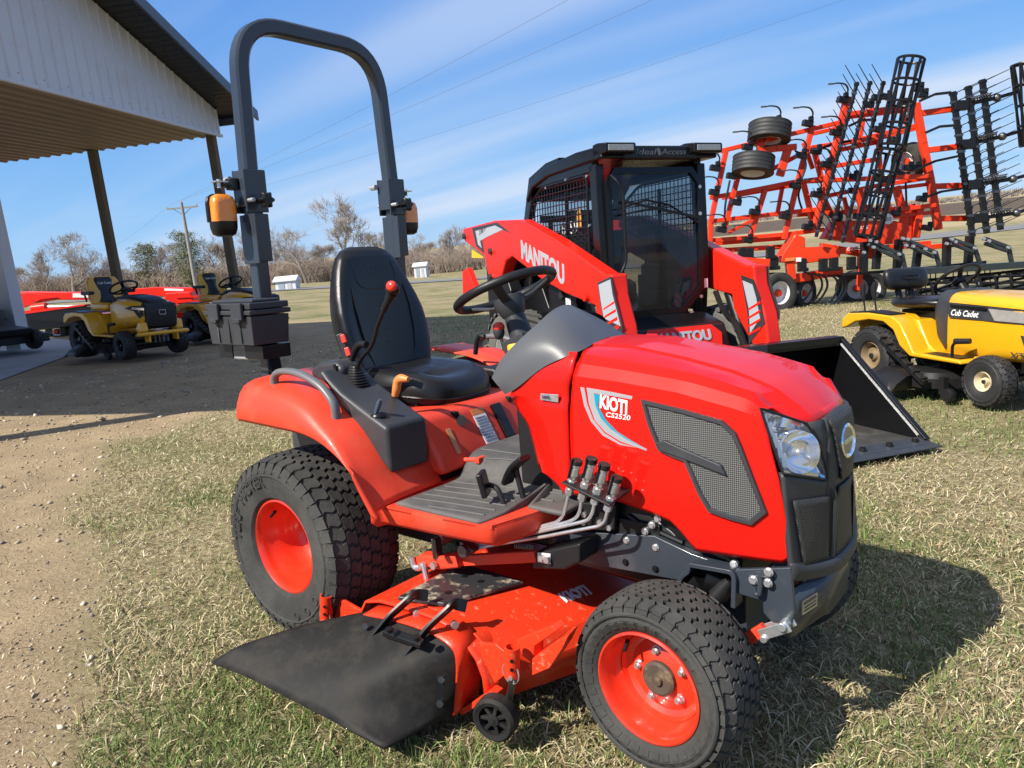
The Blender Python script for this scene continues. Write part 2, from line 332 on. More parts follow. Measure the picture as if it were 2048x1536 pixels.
def nz(scale, detail=6, rough=.6):
    n = N(nt, 'ShaderNodeTexNoise'); n.inputs['Scale'].default_value = scale; n.inputs['Detail'].default_value = detail; n.inputs['Roughness'].default_value = rough; link(nt, t.outputs['Object'], n.inputs['Vector']); return n.outputs[0]
def ramp(fac, stops):
    r_ = N(nt, 'ShaderNodeValToRGB'); link(nt, fac, r_.inputs[0]); el = r_.color_ramp.elements
    while len(el) < len(stops): el.new(.5)
    for e, (p, c) in zip(el, stops): e.position = p; e.color = c+(1,)
    return r_.outputs[0]
def mixc_(f, a, c):
    m_ = N(nt, 'ShaderNodeMix', data_type='RGBA')
    if isinstance(f, float): m_.inputs[0].default_value = f
    else: link(nt, f, m_.inputs[0])
    for s_, i in ((a, 6), (c, 7)):
        if isinstance(s_, tuple): m_.inputs[i].default_value = s_+(1,)
        else: link(nt, s_, m_.inputs[i])
    return m_.outputs[2]
def mul(a, k):
    m_ = N(nt, 'ShaderNodeMath', operation='MULTIPLY'); link(nt, a, m_.inputs[0])
    if isinstance(k, (int, float)): m_.inputs[1].default_value = k
    else: link(nt, k, m_.inputs[1])
    return m_.outputs[0]
lawn = ramp(nz(26, 8, .7), [(.30, (.085, .062, .034)), (.48, (.26, .21, .115)), (.6, (.38, .325, .185)), (.78, (.47, .41, .26))])
green = ramp(nz(18, 7, .7), [(.3, (.05, .065, .018)), (.6, (.13, .155, .045)), (.8, (.24, .25, .09))])
gp = N(nt, 'ShaderNodeMapRange'); link(nt, nz(.55, 7, .65), gp.inputs[0]); gp.inputs[1].default_value = .45; gp.inputs[2].default_value = .65; gp.inputs[4].default_value = .75
lawn = mixc_(gp.outputs[0], lawn, green)
grav = ramp(nz(70, 8, .75), [(.25, (.13, .085, .042)), (.45, (.32, .24, .145)), (.6, (.43, .34, .215)), (.8, (.57, .475, .335))])
grav2 = ramp(nz(2.2, 6, .6), [(.3, (.7, .68, .66)), (.7, (1.15, 1.12, 1.08))])
gmx = N(nt, 'ShaderNodeMix', data_type='RGBA', blend_type='MULTIPLY'); gmx.inputs[0].default_value = .8; link(nt, grav, gmx.inputs[6]); link(nt, grav2, gmx.inputs[7])
c_ = mixc_(sp.outputs[0], lawn, gmx.outputs[2])
tanf = ramp(nz(.12, 6), [(.3, (.30, .235, .13)), (.7, (.40, .33, .19))]); c_ = mixc_(sp.outputs[2], c_, tanf)
plw = ramp(nz(.3, 6), [(.3, (.07, .05, .035)), (.7, (.13, .095, .065))]); c_ = mixc_(sp.outputs[1], c_, plw)
link(nt, c_, pb.inputs['Base Color'])
bmp = N(nt, 'ShaderNodeBump'); bmp.inputs['Strength'].default_value = .7; bmp.inputs['Distance'].default_value = .02; link(nt, nz(60, 8, .75), bmp.inputs['Height']); link(nt, bmp.outputs[0], pb.inputs['Normal'])
me.materials.append(gm); me.polygons.foreach_set('use_smooth', [True]*len(me.polygons)); go = bpy.data.objects.new('ground', me); col.objects.link(go); go['kind'] = 'structure'

def drape(name, poly, lift, m, step=.6):
    """sheet laid on the terrain inside a polygon (triangulated grid clipped by bmesh)"""
    bm_ = bmesh.new(); vs_ = [bm_.verts.new((x, y, 0)) for x, y in poly]; bm_.faces.new(vs_)
    xs = [p[0] for p in poly]; ys = [p[1] for p in poly]
    for lo_, hi_, ax_ in ((min(xs), max(xs), 0), (min(ys), max(ys), 1)):
        k = lo_+step
        while k < hi_:
            co = Vector((k, 0, 0)) if ax_ == 0 else Vector((0, k, 0)); bmesh.ops.bisect_plane(bm_, geom=bm_.verts[:]+bm_.edges[:]+bm_.faces[:], plane_co=co, plane_no=Vector((1, 0, 0)) if ax_ == 0 else Vector((0, 1, 0))); k += step
    for v in bm_.verts: v.co.z = terr(v.co.x, v.co.y)+lift
    bmesh.ops.recalc_face_normals(bm_, faces=bm_.faces); m_ = bpy.data.meshes.new(name); bm_.to_mesh(m_); bm_.free(); m_.materials.append(m)
    if m_.polygons and m_.polygons[0].normal.z < 0: m_.flip_normals()
    o = bpy.data.objects.new(name, m_); col.objects.link(o); o['kind'] = 'structure'; return o
conc = mat('concrete', (.36, .355, .35), .85, var=.15, vscale=3, bump=.3, bscale=40, dirt=.5, dirtcol=(.27, .24, .2), dscale=1.2)
drape('concrete_pad', [(-8.3, .5), (-13.97, 4.6), (-19, 5.3), (-26, 3), (-22, -7), (-9, -5)], .012, conc)
asph = mat('asphalt', (.17, .17, .175), .9, var=.12, vscale=.6, bump=.2, bscale=30)
rc = [(-130, 0), (-85, 20), (-57, 34), (-41, 42.5), (-24, 57), (-11, 73), (8, 98), (40, 150), (120, 300)]
rcs = spline([(x, y, 0) for x, y in rc], 6); lft = []; rgt = []
for i, p in enumerate(rcs):
    d = (rcs[min(i+1, len(rcs)-1)]-rcs[max(i-1, 0)]).normalized(); n_ = Vector((-d.y, d.x, 0))*4.2; lft.append((p.x+n_.x, p.y+n_.y)); rgt.append((p.x-n_.x, p.y-n_.y))
b = MB(); b.grid([[(x, y, terr(x, y)+.05) for x, y in lft], [(p.x, p.y, terr(p.x, p.y)+.10) for p in rcs], [(x, y, terr(x, y)+.05) for x, y in rgt]]); o = b.build('road', asph); o['kind'] = 'structure'
line_m = mat('road_line', (.6, .6, .58), .7)
b = MB(); b.grid([[(p.x*.97+l[0]*.03, p.y*.97+l[1]*.03, terr(p.x, p.y)+.108) for p, l in zip(rcs, lft)], [(p.x*.97+l[0]*.03, p.y*.97+l[1]*.03, terr(p.x, p.y)+.108) for p, l in zip(rcs, rgt)]]); o = b.build('road_marking', mat('road_yellow', (.5, .36, .05), .7)); o['kind'] = 'structure'

# ------------------------------------------------------------------ open pole barn (local: a along gable, outward, up)
BC = Vector((-11.17, 6.34, 0)); ga = Vector((.535, -.845, 0)).normalized(); nb = Vector((-.845, -.535, 0)).normalized()
BM_ = Matrix.Identity(4)
for i in range(3): BM_[i][0], BM_[i][1], BM_[i][2] = ga[i], nb[i], (0, 0, 1)[i]
BM_.translation = BC
BARN = thing('pole_barn', 'open pole barn with white ribbed metal gable and dark overhanging roof', 'barn', BM_)
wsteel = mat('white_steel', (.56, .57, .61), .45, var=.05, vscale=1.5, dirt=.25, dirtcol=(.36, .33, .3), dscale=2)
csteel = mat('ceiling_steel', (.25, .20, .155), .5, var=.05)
roofm = mat('roof_dark', (.012, .012, .013), .4, var=.1)
fasc = mat('fascia_blue', (.06, .075, .11), .3, var=.05)
post_m = mat('treated_post', (.12, .09, .058), .8, var=.35, vscale=8, bump=.3, bscale=30)
WID, LEN, ZC, SL = 9.7, 9.5, 3.83, .31
zr = lambda a: 4.30+SL*(a if a < WID/2 else WID-a)
b = MB(); b.prism([(0, ZC), (WID, ZC), (WID, 4.28), (WID/2, zr(WID/2)-.02), (0, 4.28)], 'y', -.02, .02); b.build('gable_wall', wsteel, BARN, smooth=False)
ribm = {}
for k in range(43):
    a = .06+k*.225
    if a > WID-.05: break
    z1 = zr(a)-.03; b = MB(); b.prism([(a-.03, -.0205), (a-.014, -.040), (a+.014, -.040), (a+.03, -.0205)], 'z', ZC, z1); b.build('siding_rib', wsteel, BARN, smooth=False)
    for q in (1, 2):
        b = MB(); b.cyl((a+.075*q, -.0205, ZC+.12), (a+.075*q, -.026, ZC+.12), .008, .008, 6); b.build('siding_screw', dsteel, BARN) if k % 2 == 0 and q == 1 else None
b = MB(); b.box((WID/2, -.035, ZC-.005), (WID, .05, .05)); b.build('gable_trim', wsteel, BARN)
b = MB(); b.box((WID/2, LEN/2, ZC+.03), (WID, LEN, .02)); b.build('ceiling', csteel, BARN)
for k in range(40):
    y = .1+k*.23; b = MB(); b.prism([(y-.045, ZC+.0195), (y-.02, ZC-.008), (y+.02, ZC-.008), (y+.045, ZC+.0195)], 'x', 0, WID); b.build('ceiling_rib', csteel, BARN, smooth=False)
for s in (0, 1):
    e0 = -.36 if s == 0 else WID+.36; P = [(e0, 4.30-SL*.36), (WID/2, zr(WID/2)), (WID/2, zr(WID/2)+.06), (e0, 4.36-SL*.36)]
    b = MB(); b.prism(P, 'y', -.62, LEN+.4); b.build('roof_plane', roofm, BARN, smooth=False)
    P = [(e0, 4.20-SL*.36), (WID/2, zr(WID/2)-.09), (WID/2, zr(WID/2)+.085), (e0, 4.38-SL*.36)]
    b = MB(); b.prism(P, 'y', -.66, -.622); b.build('rake_fascia', fasc, BARN, smooth=False)
    b = MB(); b.box((e0, LEN/2, 4.28-SL*.36), (.04, LEN+1, .2)); b.build('eave_fascia', fasc, BARN)
    for k in range(38):
        a = (.0 if s == 0 else WID/2)+k*.128
        if a > (WID/2 if s == 0 else WID): break
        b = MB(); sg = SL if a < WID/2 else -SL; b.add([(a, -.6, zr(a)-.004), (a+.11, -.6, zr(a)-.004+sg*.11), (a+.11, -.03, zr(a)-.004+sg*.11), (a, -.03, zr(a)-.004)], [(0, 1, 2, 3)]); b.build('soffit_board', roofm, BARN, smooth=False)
for k in range(4):
    y = .12+2.42*k; p = BM_ @ Vector((.12, y, 0)); z0 = terr(p.x, p.y)
    b = MB(); ww = .32 if k == 2 else .145; b.box((.12, y, (z0-.3+ZC+.02)/2), (ww, ww, ZC+.02-z0+.3)); o = b.build('post', wsteel if k == 2 else post_m, BARN, bevel=.006)
    if k == 2: o['label'] = 'pale metal clad post'
    p = BM_ @ Vector((WID-.12, y, 0)); z0 = terr(p.x, p.y); b = MB(); b.box((WID-.12, y, (z0-.3+ZC+.02)/2), (.19, .19, ZC+.02-z0+.3)); b.build('post', post_m, BARN, bevel=.006)
# ------------------------------------------------------------------ bare trees
bark = mat('bark', (.20, .165, .135), .9, var=.25, vscale=3)
twig = mat('twigs', (.33, .28, .24), .9, var=.3, vscale=.6)
def tree_meshes(seed, h, spread, depth=5, lean=0):
    rng = random.Random(seed); tr = MB(); tw = MB()
    def branch(p, d, L, r_, lv):
        n = 3 if lv < 3 else 2; pts = [p]; dd = d.copy()
        for k in range(n):
            dd = (dd+Vector((rng.gauss(0, .13), rng.gauss(0, .13), rng.gauss(.05, .08)))).normalized(); pts.append(pts[-1]+dd*L/n)
        rs = [r_*(1-.45*k/n) for k in range(n+1)]
        (tr if lv < 2 else tw).tube(pts, rs, 6 if lv < 2 else 3, False)
        if lv >= depth: return
        nb_ = rng.choice((3, 4)) if lv == 0 else rng.choice((3, 3, 4, 5))
        for k in range(nb_):
            t = rng.uniform(.35, 1) if lv else rng.uniform(.3, 1); i = min(n-1, int(t*n)); q = pts[i].lerp(pts[i+1], t*n-i)
            az = rng.uniform(0, 6.28)+k*2.4; sp_ = rng.uniform(.45, .95)*spread
            a = dd.cross(Vector((math.cos(az), math.sin(az), .3))).normalized(); nd = (dd*math.cos(sp_)+a*math.sin(sp_)+Vector((0, 0, .12))).normalized()
            branch(q, nd, L*rng.uniform(.58, .82), max(.012, rs[i]*.6), lv+1)
    branch(Vector((0, 0, -.2)), Vector((lean, 0, 1)).normalized(), h*.34, h*.022, 0)
    return tr, tw
def tree_proto(seed, h, spread, depth=5):
    tr, tw = tree_meshes(seed, h, spread, depth)
    o = bpy.data.objects.new('bare_tree', None); col.objects.link(o); tr.build('trunk', bark, o); tw.build('crown', twig, o); return o
def place_tree(src, first, px, h):
    o = src if first else copy_tree(src); return o
protos = [tree_proto(s, 9, sp_, d) for s, sp_, d in ((1, .9, 6), (2, 1.0, 6), (5, .8, 6), (8, 1.05, 6), (11, .7, 5))]
used = set()
TP = [(-118.7,36.9,3.028), (-105.3,34.5,1.704), (-108.6,38.21,1.108), (-97.65,36.61,0.7495), (-112.7,45.19,0.3582), (-114.9,48.62,0.3611), (-102.2,46,0.5611), (-94.97,46.64,0.198), (-107.6,54.63,0.0251), (-91.8,51.85,-0.0804), (-93.85,55.39,-0.2835), (-84.58,52.51,-0.2714), (-93.21,61.15,-0.5378), (-84.07,58.16,-0.5289), (-75.65,54.58,-0.5118), (-89.01,67.16,-1.032), (-68.71,54.98,-0.8186), (-80.77,68.65,-1.287), (-72.49,64.97,-1.217), (-80.85,76.41,-1.722), (-84.75,83.7,-1.96), (-74.27,76.61,-1.645), (-66.8,72.25,-1.587), (-73.18,82.73,-1.955)]
TH = [6.5, 5.2, 8.2, 9, 6, 5.5, 6.0, 7.5, 8, 8.5, 9, 8.5, 7.5, 8, 8.8, 7.5, 12.0, 8, 7, 7, 6.5, 6.5, 7.2, 6.5]
wh = ['leftmost bare tree behind the dark mower', 'low bare tree second from the left edge', 'wide bare tree left of the first barn post', 'round crowned bare tree left of the barn post', 'bare tree right beside the first barn post', 'low bare tree just right of the first barn post', 'bare tree left of the evergreens', 'bare tree between the two evergreens', 'bare tree close behind the utility pole', 'bare tree right of the utility pole', 'bare tree left of the right barn post', 'bare tree right of the right barn post', 'bare tree left of the roll bar post', 'bare tree just right of the roll bar post', 'bare tree above the low white shed', 'bare tree left of the tall bare tree', 'tallest bare tree rising behind the black seat', 'bare tree right of the tall bare tree', 'bare tree behind the right roll bar post', 'bare tree left of the upright white shed', 'bare tree behind the upright white shed', 'bare tree right of the upright white shed', 'bare tree left of the loader arm', 'bare tree behind the loader arm end']
for i, (p, h) in enumerate(zip(TP, TH)):
    k = i % 5 if i != 16 else 2; o = protos[k] if k not in used else copy_tree(protos[k]); used.add(k)
    z = terr(p[0], p[1]); rr_ = random.Random(i)
    o.location = (p[0], p[1], z); o.rotation_euler = (0, 0, rr_.uniform(0, 6.28)); s = h/9.0; o.scale = (s*rr_.uniform(1.0, 1.25), s*rr_.uniform(1.0, 1.25), s)
    tag(o, wh[i], 'tree', 'bare trees beyond the road')
# brushy undergrowth as one mass
rng = random.Random(4); b = MB()
ub = [(-108.1,31.85,0.6504), (-102.3,36.67,0.4084), (-96.4,41.51,0.2901), (-90.53,46.34,0.1099), (-84.65,51.16,-0.1321), (-78.78,55.97,-0.4359), (-72.9,60.79,-0.6779), (-67.03,65.59,-0.9817), (-61.16,70.45,-1.038), (-56.27,74.48,-1.157)]
ubs = spline(ub, 60)
for p in ubs:
    for q in range(9):
        x, y = p.x+rng.uniform(-3, 3)-q*.8, p.y+rng.uniform(-2, 8); z = terr(x, y); h = rng.uniform(1.2, 3.4)
        for s in range(3):
            a = rng.uniform(0, 6.28); e = Vector((x+math.cos(a)*h*.3, y+math.sin(a)*h*.3, z+h*rng.uniform(.6, 1))); m_ = Vector((x, y, z)).lerp(e, .5)+Vector((rng.gauss(0, .1), rng.gauss(0, .1), .1)); b.tube([(x, y, z-.1), m_, e], [.035, .02, .008], 3, False)
            for w in range(4):
                c = m_.lerp(e, rng.random()); d = Vector((rng.gauss(0, .5), rng.gauss(0, .5), rng.uniform(.1, .7))); b.tube([c, c+d], [.014, .006], 3, False)
o = b.build('brush', mat('brush_twigs', (.33, .265, .21), .9, var=.35, vscale=.3)); o['kind'] = 'stuff'; o['label'] = 'bare brush along the far side of the road'; o['category'] = 'brush'
# two evergreens: whorled boughs carrying needle sprays
needle = mat('needles', (.13, .135, .05), .8, var=.5, vscale=2)
def evergreen(seed, h, w):
    rng = random.Random(seed); o = bpy.data.objects.new('evergreen_tree', None); col.objects.link(o)
    b = MB(); b.tube([(0, 0, -.2), (0, 0, h*.6), (0, 0, h)], [h*.02, h*.012, .02], 7); b.build('trunk', bark, o); V_ = []; F_ = []
    for k in range(170):
        t = rng.uniform(.08, 1); a = rng.uniform(0, 6.28); L = w*(math.sin(math.pi*min(1, .18+.82*(1-t)))**.8)*rng.uniform(.55, 1.1); z = h*t
        for q in range(26):
            u = rng.uniform(.2, 1); c = Vector((math.cos(a)*L*u, math.sin(a)*L*u, z+L*u*.25+rng.gauss(0, .12)))+Vector((rng.gauss(0, .18), rng.gauss(0, .18), rng.gauss(0, .12)))
            d1 = Vector((rng.gauss(0, 1), rng.gauss(0, 1), rng.gauss(.4, .6))).normalized()*.16; d2 = Vector((rng.gauss(0, 1), rng.gauss(0, 1), rng.gauss(0, 1))).normalized()*.05; i = len(V_)
            V_ += [c-d1-d2, c-d1+d2, c+d1]; F_.append((i, i+1, i+2))
    bb = MB(); bb.add(V_, F_); bb.build('crown', needle, o, smooth=False); return o
for (p, h, w, lab) in zip([(-95.48,44.92,0.3343), (-84.48,44.74,0.0865)], (5.9, 6.6), (2.2, 2.6), ('olive green evergreen left of the utility pole, the narrower one', 'broad olive green evergreen right behind the utility pole')):
    o = evergreen(int(h*10), h, w); o.location = (p[0], p[1], terr(p[0], p[1])); tag(o, lab, 'tree')
# distant woods on the right skyline
rng = random.Random(9); b = MB()
for k in range(520):
    a = R(rng.uniform(93, 126)); d = rng.uniform(420, 620); x, y = 2.2+d*math.cos(a), -1.9+d*math.sin(a); z = terr(x, y); h = rng.uniform(1.5, 4.5)*(1 if vnoise(np.array([a*40.]), np.array([1.]))[0] > .45 else .4)
    for q in range(16):
        c = Vector((x+rng.gauss(0, 1.6), y+rng.gauss(0, 1.6), z)); e = c+Vector((rng.gauss(0, .8), rng.gauss(0, .8), h*rng.uniform(.4, 1))); w_ = Vector((rng.uniform(.1, .45), rng.uniform(.1, .3), 0)); b.add([c-w_, c+w_, e], [(0, 1, 2)])
o = b.build('far_woods', mat('far_wood', (.22, .19, .17), .95, var=.4, vscale=.05)); o['kind'] = 'stuff'; o['label'] = 'thin line of far woods on the skyline'; o['category'] = 'woods'

# ------------------------------------------------------------------ utility poles and wires
pole_m = mat('pole_wood', (.26, .24, .215), .85, var=.2)
P0 = Vector([(-57.26,30.36,0.2387)][0]); zb = terr(P0.x, P0.y); ptop = Vector([(-58.51,30.99,7.097)][0]); hP = ptop.z-zb
UP = thing('utility_pole', 'tall wooden utility pole with crossarm beyond the barn posts', 'utility pole', Matrix.Translation((P0.x, P0.y, zb)))
b = MB(); b.cyl((0, 0, -.3), (0, 0, hP), .17, .11, 12); b.build('pole', pole_m, UP)
cd = Vector((.75, .66, 0)).normalized(); b = MB(); b.beam(-cd*1.25+Vector((0, 0, hP-.42)), cd*1.25+Vector((0, 0, hP-.42)), .1, .13); b.build('crossarm', pole_m, UP)
for s in (-1, 1):
    b = MB(); b.beam(Vector((0, 0, hP-1.0)), cd*s*.7+Vector((0, 0, hP-.48)), .04, .04); b.build('brace', dsteel, UP)
for s in (-1.15, 1.15, 0):
    b = MB(); c = cd*s+Vector((0, 0, hP-.36 if s else hP)); b.lathe([(.03, 0), (.05, .05), (.03, .08), (.05, .12), (.02, .17)], c, (0, 0, 1), 8); b.build('insulator', mat('insul', (.35, .33, .3), .3), UP)
P1 = Vector([(-4.409,27.14,13.15)][0]); P1b = Vector([(-1.898,28.98,12.13)][0]); P1c = Vector([(2.376,32.08,10.28)][0])
base = Vector((P0.x, P0.y, zb)); wire_m = mat('wire', (.10, .10, .11), .6)
far = Vector([(-145.7,60.44,1.944)][0])
def wirething(a, c, sag, label, r_=.007):
    b = MB(); b.tube([a.lerp(c, t/24)-Vector((0, 0, sag*4*(t/24)*(1-t/24))) for t in range(25)], r_, 5, False); o = b.build('power_line', wire_m); tag(o, label, 'wire', 'overhead power lines')
wirething(base+cd*-1.15+Vector((0, 0, hP-.2)), P1, .35, 'upper overhead power line running up right from the pole crossarm')
wirething(base+Vector((0, 0, hP+.15)), P1b, .35, 'middle overhead power line running up right from the pole top')
wirething(base+cd*1.15+Vector((0, 0, hP-.2)), P1c, .5, 'lowest overhead power line crossing the sky to the right', .006)
wirething(base+cd*-1.15+Vector((0, 0, hP-.2)), far+Vector((0, 0, 5.5)), .8, 'overhead power line going down left from the pole crossarm')
wirething(base+Vector((0, 0, hP*.62)), far+Vector((1, 0, 3.5)), .8, 'lower overhead line going down left from the pole shaft', .009)
p = Vector([(-115.5,45.47,0.211)][0]); o = thing('utility_pole', 'small distant utility pole left of the barn posts', 'utility pole', Matrix.Translation((p.x, p.y, terr(p.x, p.y))))
b = MB(); b.cyl((0, 0, -.2), (0, 0, 5.5), .12, .09, 8); b.build('pole', pole_m, o); b = MB(); b.beam((-.9, -.6, 5.1), (.9, .6, 5.1), .1, .12); b.build('crossarm', pole_m, o)
# ------------------------------------------------------------------ small sheds
def shed(p, rz, L, W_, H_, label, m):
    o = thing('shed', label, 'shed', Matrix.Translation((p[0], p[1], terr(p[0], p[1])-.05)) @ Matrix.Rotation(rz, 4, 'Z'))
    b = MB(); b.box((0, 0, H_/2), (L, W_, H_)); b.build('wall', m, o)
    b = MB(); b.prism([(-W_/2-.15, H_+.02), (W_/2+.15, H_+.02), (W_/2+.15, H_+.1), (0, H_+.45), (-W_/2-.15, H_+.1)], 'x', -L/2-.15, L/2+.15); b.build('roof', mat('shed_roof', (.6, .6, .62), .5), o)
    b = MB(); b.box((L*.2, -W_/2-.02, H_*.42), (L*.22, .03, H_*.8)); b.build('door', mat('shed_door', (.45, .45, .48), .6), o)
    b = MB(); b.box((L*-.2, -W_/2-.02, H_*.5), (L*.3, .03, H_*.75)); b.build('shutter', mat('shed_grey', (.3, .33, .38), .6), o)
ws = mat('shed_white', (.62, .63, .65), .6)
shed([(-51.33,35.06,-0.7041)][0], R(35), 1.7, 1.05, .75, 'low white shed beside the road left of the seat', ws)
shed([(-55.96,55,-0.7908)][0], R(30), 1.3, 1.1, 1.2, 'small upright white shed across the road right of the roll bar', ws)

# ------------------------------------------------------------------ compact tractor (thing space: x forward, y left, z up, origin under rear axle)
T = thing('compact_tractor', 'red compact tractor with roll bar, black seat and mower deck, nearest on the grass', 'tractor', SITE)

def offset_poly(poly, d):
    P = [Vector((p[0], p[1])) for p in poly]; n = len(P); A = sum(P[i].x*P[(i+1) % n].y-P[(i+1) % n].x*P[i].y for i in range(n)); sg = 1 if A > 0 else -1; out = []
    for i in range(n):
        a = (P[i]-P[i-1]).normalized(); b = (P[(i+1) % n]-P[i]).normalized(); na = Vector((-a.y, a.x))*sg; nb = Vector((-b.y, b.x))*sg
        m = (na+nb); m = m/max(.35, m.dot(na)) if m.length > 1e-6 else na; out.append(tuple(P[i]+m*d))
    return out
def interp(tab, x):
    if x <= tab[0][0]: return tab[0][1]
    for (a, b), (c, d) in zip(tab, tab[1:]):
        if x <= c: return b+(d-b)*(x-a)/(c-a)
    return tab[-1][1]

def tyre(parent, o, R0, W, rimR, lugs, rows, m, ydir=-1, lug_h=.011, gap=.21):
    """carcass + chevron-edged turf lugs, axis along y; o = wheel centre"""
    h = W/2; b = MB()
    prof = [(rimR*.97, -h*.62), (rimR+.004, -h*.78), (rimR+.02, -h*.9), (rimR+(R0-rimR)*.45, -h*1.0), (R0-.045, -h*.97), (R0-lug_h-.012, -h*.86), (R0-lug_h, -h*.66), (R0-lug_h+.001, 0)]
    prof = prof+[(r, -z) for r, z in reversed(prof[:-1])]
    b.lathe(prof, o, (0, 1, 0), 64, closed=True)
    # raised sidewall rings
    for s in (-1, 1):
        r1 = rimR+(R0-rimR)*.62
        b.lathe([(r1-.006, s*h*.99), (r1-.002, s*(h*.99+.0035)), (r1+.002, s*(h*.99+.0035)), (r1+.006, s*h*.985)], o, (0, 1, 0), 64, closed=True)
    ox, oy, oz = o
    def pt(a, y, r): return (ox+math.cos(a)*r, oy+y, oz+math.sin(a)*r)
    wr = W*.86/rows; da = 2*math.pi/lugs
    for i in range(lugs):
        for j in range(rows):
            yc = -W*.43+wr*(j+.5); a0 = da*(i+(.5 if j % 2 else 0)); hw = wr*.452; ha = da*(1-gap)/2
            edge = abs(j-(rows-1)/2)/((rows-1)/2)
            def rr(y): return R0-.02*max(0, (abs(y)/(W*.43))**4)*.9
            z = ha*.32
            ring = [(-hw, -ha), (-hw*.3, -ha+z), (hw*.3, -ha-z), (hw, -ha), (hw, ha), (hw*.3, ha-z), (-hw*.3, ha+z), (-hw, ha)]
            if edge > .9:
                s = 1 if yc > 0 else -1; ring = [(y+(s*wr*.22 if y*s > 0 else 0), a) for y, a in ring]
            V = [pt(a0+a*1.06, yc+y*1.05, R0-lug_h-.006) for y, a in ring]+[pt(a0+a*.94, yc+y*.96, rr(yc+y)) for y, a in ring]
            b.add(V, [tuple(range(8, 16))]+[(k, (k+1) % 8, 8+(k+1) % 8, 8+k) for k in range(8)])
            if edge > .9:   # shoulder block running down the sidewall
                s = 1 if yc > 0 else -1; y1 = s*W*.455; y2 = s*h*1.0
                V = [pt(a0-ha*.9, y1, R0-.02), pt(a0+ha*.9, y1, R0-.02), pt(a0+ha*.75, y2, R0-.055), pt(a0-ha*.75, y2, R0-.055), pt(a0-ha, y1*.9, R0-.045), pt(a0+ha, y1*.9, R0-.045), pt(a0+ha*.85, y2*.93, R0-.07), pt(a0-ha*.85, y2*.93, R0-.07)]
                b.add(V, [(0, 1, 2, 3), (0, 4, 5, 1), (1, 5, 6, 2), (2, 6, 7, 3), (3, 7, 4, 0)])
    return b.build('tyre', m, parent, ang=28)
def arc_text(name, s, m, parent, o, r, h, a_mid, yface, spread):
    """raised lettering around a sidewall"""
    n = len(s)
    for k, ch in enumerate(s):
        if ch == ' ': continue
        a = a_mid+spread*((n-1)/2-k); c = Vector((o[0]+math.cos(a)*r, yface, o[2]+math.sin(a)*r)); rd = Vector((math.cos(a), 0, math.sin(a))); tg = Vector((math.sin(a), 0, -math.cos(a)))
        text(name, ch, m, parent, c-tg*h*.42-rd*h*.5, tg, rd, h, h*.8, ext=.0015)

def wheel(name_label, ctr, R0, W, rimR, lugs, rows, dish, bolts, steer=0, side=-1, hub=True):
    e = bpy.data.objects.new('wheel', None); col.objects.link(e); e.parent = T; e.location = ctr; e.rotation_euler.z = steer; e['label'] = name_label
    o = (0, 0, 0); tyre(e, o, R0, W, rimR, lugs, rows, tyre_m)
    h = W/2; s = side; f = h*.74
    b = MB(); prof = [(rimR*1.06, s*(f+.004)), (rimR*1.06, s*(f+.012)), (rimR*1.02, s*(f+.015)), (rimR*.985, s*(f+.008)), (rimR*.955, s*(f-.012)), (rimR*.94, s*(f-.035)), (rimR*.86, s*(f-.055)), (rimR*.84, s*(f-dish*.7)), (rimR*.80, s*(f-dish*.9)), (rimR*.70, s*(f-dish)), (rimR*.55, s*(f-dish+.006)), (rimR*.36, s*(f-dish+.02)), (.0005, s*(f-dish+.02))]
    b.lathe(prof, o, (0, 1, 0), 56, closed=True)
    b.lathe([(rimR*1.06, -s*(f+.004)), (rimR*1.03, -s*(f+.013)), (rimR*.95, -s*(f-.02)), (rimR*.86, -s*(f-.06)), (rimR*.84, 0), (rimR*.82, s*(f-dish))], o, (0, 1, 0), 56, closed=True)
    b.build('rim', rim_red, e, ang=40)
    if hub:
        hb = MB(); hb.lathe([(rimR*.33, s*(f-dish+.02)), (rimR*.33, s*(f-dish+.032)), (rimR*.28, s*(f-dish+.036)), (rimR*.12, s*(f-dish+.034)), (rimR*.1, s*(f-dish+.042)), (.0005, s*(f-dish+.042))], o, (0, 1, 0), 28, closed=True); hb.build('hub_cap', hubm, e)
    for k in range(bolts):
        a = 2*math.pi*k/bolts+.5; rb = rimR*.5; p = Vector((math.cos(a)*rb, s*(f-dish+.008), math.sin(a)*rb)); bb = MB()
        bb.cyl(p, p+Vector((0, s*.014, 0)), .0095, .0095, 6); bb.cyl(p+Vector((0, s*.013, 0)), p+Vector((0, s*.02, 0)), .006, .006, 8); bb.cyl(p, p+Vector((0, s*.004, 0)), .0125, .0125, 12); bb.build('wheel_bolt', steel, e)
    v = MB(); a = 2.3; p = Vector((math.cos(a)*rimR*.86, s*(f-.03), math.sin(a)*rimR*.86)); v.cyl(p, p+Vector((.01, s*.03, -.012)), .006, .005, 8); v.build('valve_stem', black_pl, e)
    return e
hubm = mat('hub_rust', (.07, .05, .035), .7, var=.3, vscale=30, dirt=.8, dirtcol=(.28, .2, .11), dscale=20)
wr = wheel('right rear turf tyre on deep red rim', (0, -.455, .325), .325, .30, .160, 40, 6, .15, 0, hub=False)
wl = wheel('left rear turf tyre on red rim', (0, .455, .325), .325, .30, .160, 40, 6, .15, 0, side=1, hub=False)
wf = wheel('right front turf tyre on red rim, steered outward', (1.395, -.43, .224), .226, .205, .134, 36, 6, .075, 5, steer=R(-3))
wfl = wheel('left front turf tyre', (1.395, .43, .224), .226, .205, .134, 36, 6, .075, 5, steer=R(-3), side=1)
arc_text('sidewall_lettering', 'TURF MASTER', tyre_m, wr, (0, 0, 0), .24, .036, 2.45, -.151, .135)
